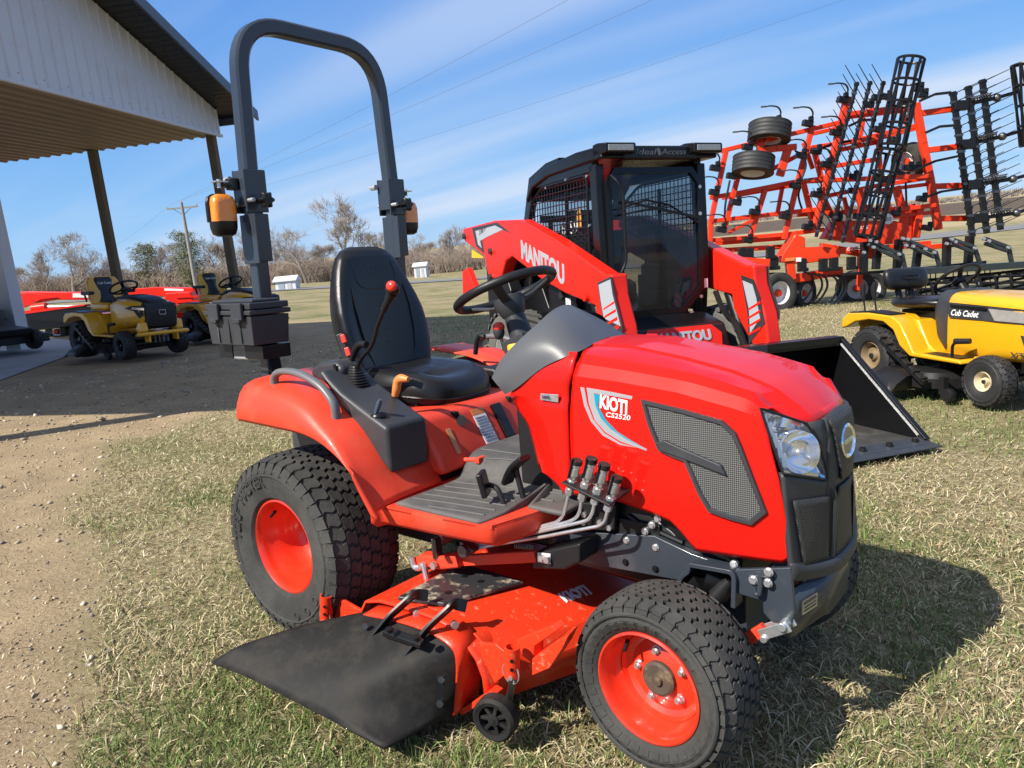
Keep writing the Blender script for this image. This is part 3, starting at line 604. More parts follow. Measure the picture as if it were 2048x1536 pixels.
for k, a in enumerate((5.05, 5.35, 5.65)):
    b = MB(); c = (math.cos(a)*.24, -.150, math.sin(a)*.24); b.lathe([(.010, -.001), (.012, -.0025), (.015, -.0025), (.017, .001)], c, (0, 1, 0), 14, closed=True); b.build('sidewall_mark', tyre_m, wr)

# ---- hood
ZLOW = sorted([(1.017,0.5849), (1.099,0.5862), (1.17,0.589), (1.273,0.5727), (1.337,0.5566), (1.381,0.5163), (1.403,0.491), (1.529,0.4982), (1.641,0.5058), (1.662,0.5474)])
ZC2 = sorted([(1.039,0.9385), (1.185,0.93), (1.358,0.912), (1.513,0.8811), (1.581,0.8627)])
ZSH = sorted([(1.063,0.9874), (1.226,0.9694), (1.395,0.9489), (1.548,0.9136), (1.572,0.8839)])
ZTOP = sorted([(0.9923,1.017), (1.162,1.013), (1.316,0.9882), (1.458,0.9573), (1.564,0.9223), (1.635,0.8795), (1.665,0.8517)])
RX = [(0, 1.021), (.3, 1.024), (.7, 1.03), (1, 1.042)]; FX = [(0, 1.645), (.1, 1.650), (.35, 1.638), (.6, 1.622), (.8, 1.603), (1, 1.585)]
def hood_f(x, z):
    zl, zc = interp(ZLOW, x), interp(ZC2, x); return min(1, max(0, (z-zl)/(zc-zl)))
def hood_y(x, z):
    f = hood_f(x, z); t = max(0, min(1, (x-1.02)/.62)); return -(.266+.006*math.sin(math.pi*f*.92))+.006*t**6
rows = []; NC = 34
for f in (0, .03, .1, .2, .3, .4, .5, .6, .7, .8, .9, .97, 1):
    row = []
    for k in range(NC+1):
        x = interp(RX, f)+(interp(FX, f)-interp(RX, f))*k/NC; z = interp(ZLOW, x)*(1-f)+interp(ZC2, x)*f; row.append((x, hood_y(x, z)+(.004 if f == 0 else 0), z))
    rows.append(row)
def rowline(y, xr, zf, drop=0, n=NC):
    out = []
    for k in range(n+1):
        t = k/n; x = xr[0]+(xr[1]-xr[0])*t; out.append((x, y(t) if callable(y) else y, zf(x, t)-drop*max(0, (t-.55)/.45)**3))
    return out
rows.append(rowline(lambda t: -.250+.004*t, (1.045, 1.583), lambda x, t: interp(ZSH, x)*.55+interp(ZC2, x)*.45+.006))
rows.append(rowline(-.231, (1.047, 1.588), lambda x, t: interp(ZSH, x)))
rows.append(rowline(-.224, (1.045, 1.597), lambda x, t: interp(ZSH, x)+.007, .007))
rows.append(rowline(-.185, (1.03, 1.640), lambda x, t: interp(ZSH, x)*.55+interp(ZTOP, x)*.45+.004, .046))
rows.append(rowline(-.135, (1.018, 1.664), lambda x, t: interp(ZTOP, x)-.009, .012))
rows.append(rowline(-.128, (1.015, 1.666), lambda x, t: interp(ZTOP, x)-.0035, .014))
rows.append(rowline(-.065, (1.0, 1.676), lambda x, t: interp(ZTOP, x)-.001, .008))
rows.append(rowline(0, (.996, 1.678), lambda x, t: interp(ZTOP, x), .005))
full = rows+[[(x, -y, z) for x, y, z in r] for r in reversed(rows[:-1])]
b = MB(); b.grid(full); hood = b.build('hood', hood_red, T, ang=14)
md = hood.modifiers.new('solid', 'SOLIDIFY'); md.thickness = .006; md.offset = -1
# ---- cowl behind the hood seam
CR_ = sorted([(z, x) for x, z in [(0.977,0.5844), (0.9468,0.6158), (0.8898,0.6318), (0.8696,0.72), (0.8545,0.7726), (0.8162,0.8173), (0.7926,0.8608), (0.8738,0.8959), (0.9773,0.9618), (1.053,1.003), (1.097,1.027)]])
for sgn in (-1, 1):
    rws = []
    for k in range(26):
        z = .588+(1.0-.588)*k/25; xr = interp(CR_, z)-.045*sm((z-.868)/.03); xs = min(1.04, interp([(0, 1.017), (.9, 1.026), (.95, 1.04), (1.02, 1.044)], z)); row = []
        for j in range(9):
            t = j/8; x = xr+(max(xs, xr+.004)-xr)*t; yy = -.274+.035*(1-t)**3 if z < .86 else -.266+.03*max(0, (z-.92)/.08)**2
            row.append((x, sgn*(-yy if False else yy) if sgn > 0 else yy, z))
        rws.append(row)
    if sgn > 0: rws = [[(x, -y, z) for x, y, z in r] for r in rws]
    b = MB(); b.grid(rws); o = b.build('cowl_panel', hood_red, T, ang=30); md = o.modifiers.new('solid', 'SOLIDIFY'); md.thickness = .008; md.offset = 0
b = MB(); b.box((1.2, 0, .63), (.62, .44, .5)); b.build('engine_block', black_sm, T, bevel=.01)
# ---- dash
rear = [(.735, -.262, .915), (.775, -.258, .975), (.835, -.235, 1.035), (.865, -.19, 1.075), (.865, -.12, 1.105), (.855, -.05, 1.118), (.852, 0, 1.12)]
low = [(.79, -.268, .868), (.845, -.277, .893), (.935, -.268, .955), (1.01, -.25, .99), (1.036, -.20, 1.004), (1.018, -.1, 1.014), (1.0, 0, 1.018)]
rear = spline(rear, 6); low = spline(low, 6)
dr = []
for k in range(9):
    t = k/8; row = []
    for a, c in zip(rear, low):
        p = a.lerp(c, t); bl = math.sin(math.pi*t)*.012; p = p+Vector((0, -bl*.9*min(1, abs(p.y)/.2), bl*1.0*min(1, p.z/1.0))); row.append(p)
    dr.append(row)
dr = [[Vector((p.x+.012, p.y*.96, p.z-.02)) for p in rear]]+dr
b = MB(); b.grid([list(r)+[Vector((p.x-.03*min(1, -p.y/.2), -p.y*.84, p.z-.035*min(1, -p.y/.2))) for p in reversed(r[:-1])] for r in dr]); b.build('dash_cowl', dash_gr, T, ang=50)
inner = [Vector((p.x+.012, p.y*.96, p.z-.02)) for p in rear]; ring = inner+[Vector((p.x, -p.y, p.z)) for p in reversed(inner[:-1])]
b = MB(); b.add(ring, [tuple(range(len(ring)))]); b.build('instrument_panel', black_pl, T, smooth=False)
b = MB(); b.prism([(.80, .57), (1.0, .57), (1.0, .99), (.86, 1.02), (.79, .92)], 'y', -.225, .225); b.build('dash_core', black_pl, T, bevel=.01)
# ---- nose: black grille surround
def nosex(y, z):
    xf = interp([(.40, 1.694), (.50, 1.692), (.62, 1.692), (.70, 1.700), (.80, 1.690), (.86, 1.672)], z); xs = interp([(.40, 1.648), (.50, 1.655), (.73, 1.632), (.885, 1.577)], z); yc = interp([(.40, .095), (.47, .095), (.66, .065), (.70, .062), (.85, .125)], z); a = abs(y)
    if a <= yc: return xf+.004*(1-(a/yc)**2)
    t = (a-yc)/(.27-yc); return xf+(xs-xf)*t
def nose_grid(y0, y1, z0f, z1f, ny=14, nz=12, off=0):
    g = []
    for i in range(nz+1):
        r_ = []
        for j in range(ny+1):
            y = y0+(y1-y0)*j/ny; z = z0f(y)+(z1f(y)-z0f(y))*i/nz; r_.append((nosex(y, z)+off, y, z))
        g.append(r_)
    return g
ztop_c = lambda y: .850-.06*abs(y)-.35*y*y
for nm, y0, y1, z0, z1 in (('grille_surround', -.105, .105, lambda y: .452, ztop_c), ('grille_surround', -.266, -.105, lambda y: .452+.03*((abs(y)-.105)/.16)**2, lambda y: .735-.35*(y+.262)), ('grille_surround', .105, .266, lambda y: .452+.03*((abs(y)-.105)/.16)**2, lambda y: .735-.35*(.262-y)), ('headlight_bezel', -.172, -.105, lambda y: .735-.35*(y+.262), lambda y: .835), ('headlight_bezel', .105, .172, lambda y: .735-.35*(.262-y), lambda y: .835)):
    if nm == 'headlight_bezel':
        sg = 1 if y0 > 0 else -1; pts_ = []
        for v in range(9):
            t = v/8; z = .690+(.838-.690)*t; yi = .100+.0*t; yo = .104+.068*t; pts_.append([(nosex(sg*yy, z)-.001, sg*yy, z) for yy in (yi, yi*.5+yo*.5, yo)])
        b = MB(); b.grid(pts_)
    else: b = MB(); b.grid(nose_grid(y0, y1, z0, z1, 20, 14))
    o = b.build(nm, grey_pl, T, ang=24); md = o.modifiers.new('solid', 'SOLIDIFY'); md.thickness = .012; md.offset = -1
# mesh insets (lower pair and badge panel)
def patch(name, quad, off, m, n=10):
    (y00, z00), (y10, z10), (y11, z11), (y01, z01) = quad; g = []
    for i in range(n+1):
        v = i/n; r_ = []
        for j in range(n+1):
            u = j/n; y = (y00*(1-u)+y10*u)*(1-v)+(y01*(1-u)+y11*u)*v; z = (z00*(1-u)+z10*u)*(1-v)+(z01*(1-u)+z11*u)*v; r_.append((nosex(y, z)+off, y-(off*.8 if y < -.15 else -off*.8 if y > .15 else 0), z))
        g.append(r_)
    b = MB(); b.grid(g); o = b.build(name, m, T, ang=60); md = o.modifiers.new('solid', 'SOLIDIFY'); md.thickness = .004; md.offset = 1; return o
for s in (-1, 1):
    patch('grille_mesh', [(s*.222, .497), (s*.112, .478), (s*.098, .640), (s*.244, .664)], .003, mesh_bk)
    b = MB(); b.slab([(nosex(s*.10, .645)+.012, s*.085, .655), (nosex(s*.1, .48)+.004, s*.10, .478), (nosex(s*.1, .48)+.010, s*.094, .475), (nosex(s*.1, .62)+.02, s*.076, .62)], (0, -s*.012, 0)); b.build('grille_crest', grey_pl, T, bevel=.003)
patch('grille_mesh', [(-.078, .475), (.078, .475), (.058, .655), (-.058, .655)], .003, mesh_bk)
patch('badge_panel', [(-.050, .672), (.050, .672), (.095, .835), (-.095, .835)], .003, mesh_bk)
em = bpy.data.objects.new('emblem', None); col.objects.link(em); em.parent = T
em.scale = (.85, .8, .85); em.location = (1.702, .0, .763); em.rotation_euler.y = R(84)
b = MB(); ring = lambda rx, ry, z, n=36: [(rx*math.cos(2*math.pi*k/n), ry*math.sin(2*math.pi*k/n), z) for k in range(n)]
b.loft([ring(.052, .072, -.006), ring(.052, .072, .006), ring(.047, .067, .010), ring(.040, .059, .006), ring(.039, .058, .002)], True, False); b.build('emblem_ring', chrome, em)
b = MB(); b.loft([ring(.040, .06, .0), ring(.040, .06, .003), ring(.02, .03, .005)]); b.build('emblem_disc', mat('emblem_bronze', (.3, .27, .2), .35, metal=.7), em)
b = MB(); b.box((0, 0, .006), (.014, .085, .003)); b.build('emblem_mark', chrome, em, bevel=.001)
# lip under the grille
g = []
for i, (dz, dx) in enumerate(((.474, .002), (.466, .014), (.452, .018), (.432, .014), (.424, -.004))):
    g.append([(nosex(y, .47)+dx*(1-.6*(abs(y)/.27)**3), y*1.0, dz+.042*(abs(y)/.27)**2) for y in [(-.272+.544*k/24) for k in range(25)]])
b = MB(); b.grid(g); o = b.build('bumper_lip', grey_pl, T, ang=50); md = o.modifiers.new('solid', 'SOLIDIFY'); md.thickness = .006
# ---- headlights
for s in (-1, 1):
    H = bpy.data.objects.new('headlight', None); col.objects.link(H); H.parent = T
    UL, BL = Vector((1.577, -.268, .888)), Vector((1.632, -.269, .735)); TR, BR = Vector((1.655, -.172, .838)), Vector((1.685, -.105, .684)); MR = Vector((1.682, -.125, .765)); ML = Vector((1.609, -.272, .80))
    def lp(u, v):
        l = UL*(1-v)**2+ML*2*v*(1-v)+BL*v*v; r_ = TR*(1-v)**2+MR*2*v*(1-v)+BR*v*v
        return l.lerp(r_, u)+Vector((.75, -.62, .2)).normalized()*(.007*math.sin(math.pi*u)*math.sin(math.pi*v)+.003)
    def MS(mb): return mb.mirror() if s > 0 else mb
    b = MB(); b.grid([[lp(u/10, v/10) for u in range(11)] for v in range(11)]); MS(b).build('lens', lens_clear, H, ang=80)
    nrm = Vector((.75, -.62, .2)).normalized()
    back = [[lp(u/10, v/10)-nrm*(.004+.045*min(1, 4*min(u/10, 1-u/10, v/10, 1-v/10))) for u in range(11)] for v in range(11)]
    b = MB(); b.grid(back); MS(b).build('reflector_housing', chrome, H, ang=20)
    c = lp(.52, .58)-nrm*.032; b = MB()
    b.lathe([(.004, -.012), (.02, -.010), (.036, .0), (.046, .014), (.052, .028), (.055, .026), (.056, .0)], c, nrm, 32, closed=True); MS(b).build('reflector_bowl', chrome, H)
    b = MB(); b.cyl(c-nrm*.01, c+nrm*.018, .012, .010, 12); b.ball(c+nrm*.02, .0105, 12, 8); MS(b).build('bulb', steel, H)
    b = MB()
    for k in range(5): q = lp(.10+.02*k, .12+.16*k)-nrm*.016; b.box(q, (.012, .035, .004), nrm.to_track_quat('Z', 'Y').to_matrix())
    MS(b).build('reflector_fins', steel, H)
    b = MB(); edge = [lp(u/10, 0) for u in range(11)]+[lp(1, v/10) for v in range(1, 11)]+[lp(u/10, 1) for u in range(9, -1, -1)]+[lp(0, v/10) for v in range(9, 0, -1)]
    if s < 0: b.tube(edge, .0035, 6, closed=True); b.build('lens_gasket', black_pl, H)
    else: H.location = (-.022, -.012, -.004)
# ---- side vents
def on_hood(poly, d): return [(x, hood_y(x, z)-d, z) for x, z in poly]
vent_o = [(1.26,0.8885), (1.377,0.8716), (1.486,0.851), (1.521,0.8225), (1.538,0.7853), (1.569,0.7062), (1.598,0.6321), (1.559,0.5929), (1.504,0.5981), (1.447,0.6087), (1.421,0.6485), (1.382,0.7338), (1.347,0.7424), (1.31,0.7538), (1.281,0.8192)]
vent_i = offset_poly(vent_o, .014)
blade = [(1.306,0.7775), (1.332,0.7855), (1.392,0.7664), (1.484,0.7396), (1.498,0.714), (1.392,0.7406), (1.32,0.7564)]
for s in (-1, 1):
    vt = bpy.data.objects.new('side_vent', None); col.objects.link(vt); vt.parent = T
    b = MB(); n = len(vent_o); A, Bm, Cc, D = on_hood(vent_o, -.003), on_hood(offset_poly(vent_o, .002), .010), on_hood(offset_poly(vent_o, .010), .010), on_hood(vent_i, .003)
    b.loft([A+A[:1], Bm+Bm[:1], Cc+Cc[:1], D+D[:1]], False, False); (b.mirror() if s > 0 else b).build('vent_frame', grey_pl, vt, ang=25)
    b = MB(); b.slab(on_hood(vent_i, .0045), (0, .006, 0)); (b.mirror() if s > 0 else b).build('vent_mesh', mesh_gr, vt, smooth=False)
    b = MB(); b.slab(on_hood(blade, .014), (0, .012, 0)); (b.mirror() if s > 0 else b).build('vent_blade', grey_pl, vt, bevel=.003)
# ---- decals on the side panel
def fith(p, top): return Vector((p.x, hood_y(p.x, p.z)-(.0016 if top else .0004), p.z))
def decal(name, poly, m, d=.0009):
    b = MB(); b.slab(on_hood(poly, d), (0, .0006, 0)); return b.build(name, m, T, smooth=False)
sw = [(1.088,0.9075), (1.163,0.9014), (1.233,0.8933), (1.23,0.8846), (1.163,0.8906), (1.112,0.8936), (1.118,0.8589), (1.135,0.8245), (1.165,0.7972), (1.208,0.7769), (1.274,0.7535), (1.272,0.7491), (1.195,0.7652), (1.146,0.787), (1.113,0.817), (1.095,0.8627)]
decal('grey_swoosh_decal', sw, grey_print)
decal('grey_swoosh_decal', [(1.067,0.9078), (1.08,0.907), (1.089,0.8622), (1.108,0.8183), (1.143,0.7839), (1.194,0.7607), (1.243,0.7537), (1.192,0.7561), (1.137,0.7766), (1.1,0.813), (1.079,0.8559)], grey_print)
decal('teal_swoosh_decal', [(1.112,0.8925), (1.133,0.8907), (1.125,0.8595), (1.148,0.8229), (1.184,0.7924), (1.232,0.7703), (1.272,0.7544), (1.208,0.7764), (1.164,0.7981), (1.134,0.8244), (1.117,0.8588)], teal_print, .0016)
tb = [(1.13,-0.276,0.8534), (1.218,-0.276,0.8407)]; dv = Vector(tb[1])-Vector(tb[0])
text('maker_lettering', 'KIOTI', white_p, T, tb[0], (dv.x, 0, dv.z), (0, 0, 1), .040, dv.length, bold=.035, shear=.08, fit=fith)
tb = [(1.15,-0.276,0.831), (1.226,-0.276,0.8269)]; dv = Vector(tb[1])-Vector(tb[0])
text('model_lettering', 'CS2520', white_p, T, tb[0], (dv.x, 0, dv.z), (0, 0, 1), .0135, dv.length, bold=.008, shear=.15, fit=fith)
b = MB(); q = [(0.9351,-0.279,0.883), (0.9991,-0.279,0.8839), (0.9964,-0.279,0.8604), (0.9325,-0.279,0.8638)]; b.slab(q, (0, -.003, 0)); b.build('cowl_badge', mat('badge_foil', (.5, .5, .52), .3, metal=.8, var=.5, vscale=90), T, bevel=.001)
q0 = [(0.943,-0.2832,0.8687), (0.9957,-0.2832,0.868)]; text('badge_lettering', 'DIESEL', mat('badge_ink', (.05, .06, .09), .5), T, q0[0], Vector(q0[1])-Vector(q0[0]), (0, 0, 1), .009, .028, bold=.02)
b = MB(); b.slab(on_hood([(0.9219,0.6305), (0.9308,0.6348), (0.9371,0.6206), (0.9237,0.6127)], .001), (0, .001, 0))

# ---- fenders
FB = [Vector(p) for p in [(-0.1498,-0.612,0.7688), (-0.0471,-0.612,0.7662), (0.0691,-0.612,0.7624), (0.1887,-0.612,0.7586), (0.2725,-0.612,0.7478), (0.3423,-0.612,0.7266), (0.408,-0.612,0.6945), (0.4621,-0.612,0.6536), (0.5053,-0.612,0.6038), (0.5611,-0.612,0.532)]]
FS = [Vector(p) for p in [(-0.123,-0.565,0.9006), (0.0007,-0.565,0.889), (0.1223,-0.565,0.8772), (0.2248,-0.565,0.8487), (0.3019,-0.565,0.8051), (0.3675,-0.565,0.7621), (0.4133,-0.565,0.7153), (0.4532,-0.565,0.663), (0.4841,-0.565,0.6101), (0.5258,-0.565,0.5482)]]
FBs, FSs = resample(spline(FB, 6), 40), resample(spline(FS, 6), 40)
def fender_rows():
    rws = []
    for f, yo in ((0, -.606), (.12, -.614), (.45, -.612), (.75, -.600), (.92, -.585), (1, -.566)):
        rws.append([Vector((a.x*(1-f)+c.x*f, yo, a.z*(1-f)+c.z*f)) for a, c in zip(FBs, FSs)])
    for dy, dz in ((-.54, .008), (-.48, .013), (-.40, .015), (-.30, .015)): rws.append([Vector((c.x, dy, c.z+dz)) for c in FSs])
    return rws
for s in (-1, 1):
    b = MB(); b.grid(fender_rows()); b = b.mirror() if s > 0 else b
    o = b.build('fender', body_red, T, ang=60); md = o.modifiers.new('solid', 'SOLIDIFY'); md.thickness = .007; md.offset = -1
# rear cross panel + seat base
b = MB(); b.prism([(-.02, .60), (.50, .58), (.548, .59), (.535, .63), (.455, .765), (.42, .778), (-.02, .78)], 'y', -.31, .245); b.build('seat_base', body_red, T, bevel=.02)
b = MB(); b.box((-.2, 0, .62), (.36, .5, .2)); b.box((-.28, 0, .47), (.2, .3, .25)); b.build('rear_axle_housing', frame_m, T, bevel=.02)
b = MB(); b.cyl((0, -.36, .33), (0, .36, .33), .075, .075, 20); b.cyl((0, -.32, .33), (0, -.44, .33), .06, .05, 16); b.box((.1, 0, .38), (.5, .3, .26)); b.build('rear_axle', frame_m, T, bevel=.01)
# ---- consoles
prof = [(0.1465,0.9212), (0.2085,0.8956), (0.3057,0.7946), (0.4167,0.697), (0.4928,0.6277), (0.493,0.7805), (0.3819,0.8294), (0.2809,0.878), (0.2216,0.9192), (0.1881,0.9506)]
for s in (-1, 1):
    b = MB(); b.prism(prof if s < 0 else [(-.05, .78), (.0, .58), (.42, .565), (.40, .80), (.30, .85), (.0, .87)], 'y', s*.49, s*(.315 if s < 0 else .25)); b.build('side_console', grey_pl if s < 0 else black_pl, T, bevel=.016, seg=3)
    hp = [Vector(p) for p in [(-0.0036,-0.535,0.8668), (-0.0129,-0.535,0.8977), (-0.0035,-0.535,0.9265), (0.0393,-0.535,0.9423), (0.1108,-0.535,0.9421), (0.1776,-0.535,0.9286), (0.2407,-0.535,0.9049), (0.2825,-0.535,0.874), (0.3054,-0.535,0.8435), (0.3083,-0.535,0.8009)]]
    b = MB(); b.sweep(spline(hp, 5), .030, .022, (0, 1, 0), .007); b = b.mirror() if s > 0 else b; b.build('grab_handle', mat('handle_grey', (.13, .13, .135), .38, var=.1), T, ang=50)
b = MB(); pr = [(0.0459,0.902), (0.0463,0.9374), (0.1007,0.9607), (0.1902,0.9686), (0.2246,0.9423), (0.2099,0.9045)]; b.prism(pr, 'y', -.43, -.33); b.build('lever_quadrant', grey_pl, T, bevel=.018, seg=3)
b = MB(); q = [(0.1941,-0.436,0.9589), (0.2003,-0.436,0.922)]; b.beam(Vector(q[0]), Vector(q[1]), .004, .012, (1, 0, 0)); b.build('quadrant_slot', black_sm, T)
cap = [(-0.8761,0.2086,0.8)][0]; b = MB(); b.lathe([(.001, .03), (.03, .03), (.034, .02), (.05, .015), (.055, 0), (.055, -.04)], (-.2, -.28, .83), (0, 0, 1), 24); b.cyl((-.2, -.28, .855), (-.2, -.28, .872), .012, .012, 8); b.build('filler_cap', black_pl, T)
# joystick with bellows boot
jb = Vector([(0.2346,-0.385,0.8758)][0]); b = MB(); rg = []
for k in range(9):
    r_ = .052-.0042*k; r2 = r_*.82
    for q, zz in ((r_, .0), (r2, .005)): rg.append([(jb.x+q*cx_, jb.y+q*.8*cy_, jb.z+.0085*k+zz) for cx_, cy_ in [(math.copysign(abs(math.cos(a))**.5, math.cos(a)), math.copysign(abs(math.sin(a))**.5, math.sin(a))) for a in [2*math.pi*i/24+.13 for i in range(24)]]])
b.loft(rg); b.build('lever_boot', black_pl, T, ang=25)
js = [Vector(p) for p in [(0.2511,-0.385,0.9417), (0.2702,-0.385,0.9722), (0.3275,-0.385,1.016), (0.3517,-0.385,1.052), (0.3687,-0.385,1.086), (0.4041,-0.385,1.133)]]
b = MB(); b.tube([jb+Vector((0, 0, .06))]+spline(js, 5), .0075, 10); b.build('loader_lever', dsteel if False else black_sm, T)
g0, g1 = [Vector(p) for p in [(0.4044,-0.385,1.135), (0.4492,-0.385,1.188)]]
b = MB(); b.cyl(g0, g0.lerp(g1, .5), .011, .012, 14); b.cyl(g0.lerp(g1, .5), g1, .012, .017, 14); b.ball(g1+Vector((.004, 0, .012)), (.025, .022, .021), 16, 10); b.build('loader_lever_grip', black_sm, T)
kc = Vector([(0.4774,-0.41,1.211)][0]); b = MB(); b.ball(kc, (.020, .014, .017), 16, 10); b.build('loader_lever_button', knob_red, T)
b = MB(); p = [Vector(q) for q in [(0.1831,-0.36,0.9478), (0.2075,-0.36,0.9841), (0.226,-0.36,1.007), (0.2466,-0.36,1.019), (0.2766,-0.36,1.018)]]; b.tube(spline(p, 4), [.010]*4+[.013]*9+[.012]*4, 12); b.build('position_lever', black_sm, T)
b = MB(); p = [Vector(q) for q in [(0.3462,-0.33,0.8187), (0.3657,-0.33,0.85)]]; b.cyl(p[0], p[1], .008, .008, 10); b.build('range_lever', black_sm, T)
b = MB(); p = [Vector(q) for q in [(0.3623,-0.33,0.8448), (0.3738,-0.33,0.8704), (0.3822,-0.33,0.8931), (0.3992,-0.33,0.9053), (0.4339,-0.33,0.9043)]]; b.tube(spline(p, 4), [.011, .012, .013, .014]+[.015]*9+[.014, .012, .010, .008], 12); b.build('range_lever_handle', orange_h, T)
b = MB(); p = [Vector(q) for q in [(0.4066,-0.46,0.8041), (0.4314,-0.46,0.8464), (0.4387,-0.46,0.861)]]; b.tube(p, [.006, .009, .006], 10); b.build('small_lever', blue_gr, T)
b = MB(); c = Vector([(0.4237,-0.46,0.8127)][0]); b.lathe([(.012, .001), (.024, .002), (.027, -.004)], c, (0, 0, 1), 20, closed=True); b.build('lever_collar', black_sm, T)
b = MB(); p = [Vector(q) for q in [(0.348,-0.32,0.8044), (0.3847,-0.32,0.7798)]]; b.beam(p[0], p[1], .008, .004); b.build('range_slot', black_sm, T)
# seat belt buckle
bk = Vector([(0.0516,-0.27,0.9913)][0]); rot = Matrix.Rotation(R(-20), 3, 'Y') @ Matrix.Rotation(R(30), 3, 'Z')
b = MB(); b.box(bk, (.03, .05, .105), rot); b.build('belt_buckle', black_pl, T, bevel=.006)
for dz in (.028, -.022): b = MB(); b.box(bk+rot@Vector((.012, -.022, dz)), (.018, .014, .032), rot); b.build('buckle_button', knob_red, T, bevel=.003)
# ---- seat
def ringb(z, w, x0, th, bol, n=28):
    """seat-back section: front face concave with side bolsters"""
    r_ = []
    for k in range(n):
        a = 2*math.pi*k/n; cy = math.copysign(abs(math.cos(a))**.55, math.cos(a)); sx_ = math.sin(a)
        y = w*cy; x = x0+(th*.5*abs(sx_)**.6*(1 if sx_ > 0 else -1))
        if sx_ > 0: x += bol*(abs(cy)**2.2)-bol*.45
        r_.append((x, y, z))
    return r_
b = MB(); S = [(.80, .170, .075, .09, .03), (.84, .192, .062, .10, .055), (.90, .220, .045, .105, .065), (.97, .243, .028, .11, .064), (1.04, .252, .012, .11, .058), (1.10, .250, -.001, .105, .05), (1.16, .236, -.014, .10, .036), (1.22, .212, -.028, .095, .022), (1.27, .188, -.038, .088, .012), (1.315, .160, -.046, .078, .006), (1.342, .126, -.052, .055, 0), (1.356, .08, -.055, .025, 0)]
rg = []
for k in range(len(S)-1):
    for q in range(4):
        t = q/4; rg.append(ringb(*[S[k][i]*(1-t)+S[k+1][i]*t for i in range(5)]))
rg.append(ringb(*S[-1])); b.loft(rg); st = bpy.data.objects.new('seat', None); col.objects.link(st); st.parent = T; st.location.x = -.075; st.scale = (1, .85, 1)
bkr = b.build('seat_back', vinyl, st, ang=70)
b = MB(); n = 32
def cush(z, g, lift=0):
    r_ = []
    for k in range(n):
        a = 2*math.pi*k/n; cx_ = math.copysign(abs(math.cos(a))**.6, math.cos(a)); cy_ = math.copysign(abs(math.sin(a))**.6, math.sin(a))
        x = .255+(.215+g)*cx_; y = (.243+g-(.02 if cx_ > 0 else 0)*abs(cx_))*cy_; zz = z+lift*abs(cy_)**2*.6+.012*max(0, -cx_)-.02*max(0, cx_)**3
        r_.append((x, y, zz))
    return r_
b.loft([cush(.765, -.04), cush(.772, -.008), cush(.80, .004), cush(.84, .004, .012), cush(.868, -.012, .02), cush(.882, -.04, .022), cush(.884, -.08, .012), cush(.876, -.14, .0), cush(.874, -.2, 0)]); b.build('seat_cushion', vinyl, st, ang=70)
# piping + embossed lettering on the seat back
fx = lambda y, z: interp([(s_[0], s_[2]+s_[3]*.5-s_[4]*.45) for s_ in S], z)+interp([(s_[0], s_[4]) for s_ in S], z)*(min(1, abs(y)/.24))**2.2
b = MB(); pl = [(y, z) for y, z in ((-.115, 1.30), (-.12, 1.24), (-.10, 1.205), (-.05, 1.192), (.05, 1.192), (.10, 1.205), (.12, 1.24), (.115, 1.30))]
b.tube([(fx(y, z)-.002, y, z) for y, z in [(v.x, v.y) for v in spline([(p[0], p[1]) for p in pl], 5)]], .004, 6); b.build('headrest_seam', vinyl, bkr)
for zz in (1.12, 1.08, 1.03, .98): b = MB(); b.tube([(fx(y, zz)-.0035, y, zz) for y in (-.09, -.045, 0, .045, .09)], .0045, 6); b.build('back_seam', vinyl, bkr)
for s in (-1, 1): b = MB(); b.tube([(fx(s*y, z)-.001, s*y, z) for y, z in ((.155, 1.2), (.165, 1.12), (.16, 1.03), (.145, .95), (.12, .90))], .004, 6); b.build('bolster_seam', vinyl, bkr)
text('seat_lettering', 'KIOTI', vinyl, bkr, (.02, -.075, 1.235), (0, 1, 0), (-.2, 0, 1), .05, .15, bold=.03, fit=lambda p, t: Vector((fx(p.y, p.z)+(.001 if t else -.002), p.y, p.z)))
b = MB(); b.tube(cush(.812, .005)[::1], .004, 6, closed=True); b.build('cushion_piping', vinyl, st)
b = MB(); b.box((.25, 0, .742), (.36, .38, .03)); b.box((.3, -.15, .755), (.34, .025, .02)); b.box((.3, .15, .755), (.34, .025, .02)); b.box((.44, -.02, .735), (.05, .3, .02)); b.build('seat_suspension', black_sm, T, bevel=.004)
b = MB(); q = [Vector(p) for p in [(0.2528,-0.16,0.7834), (0.2898,-0.16,0.7795), (0.343,-0.16,0.764)]]; b.tube(q, [.008, .012, .008], 10); b.cyl((.46, -.13, .735), (.49, -.15, .735), .018, .018, 12); b.build('seat_adjuster', dsteel, T)
# stickers, vents on the seat-base front
fxp = lambda z: interp([(.59, .549), (.63, .536), (.765, .456)], z)+.0015
def fpanel(name, pts, m, off=0):
    b = MB(); b.slab([(fxp(z)+off, y, z) for y, z in pts], (.0015, 0, 0)); return b.build(name, m, T, smooth=False)
fpanel('warning_sticker', [(-.075, .64), (-.01, .64), (-.01, .735), (-.075, .735)], white_p)
fpanel('warning_sticker_header', [(-.075, .737), (-.01, .737), (-.01, .756), (-.075, .756)], orange_h)
ink = mat('sticker_ink', (.18, .2, .3), .5)
for k in range(9): fpanel('sticker_text_line', [(-.07, .725-.0095*k), (-.018+.004*(k % 3), .725-.0095*k), (-.018+.004*(k % 3), .7285-.0095*k), (-.07, .7285-.0095*k)], ink, .002)
b = MB(); b.box((fxp(.70)+.002, .06, .695), (.014, .055, .14), Matrix.Rotation(R(-30), 3, 'Y')); b.build('access_cover', black_pl, T, bevel=.012)
b = MB(); b.cyl((.53, -.085, .60), (.556, -.085, .605), .018, .018, 16); b.build('panel_knob', white_p, T, bevel=.002)
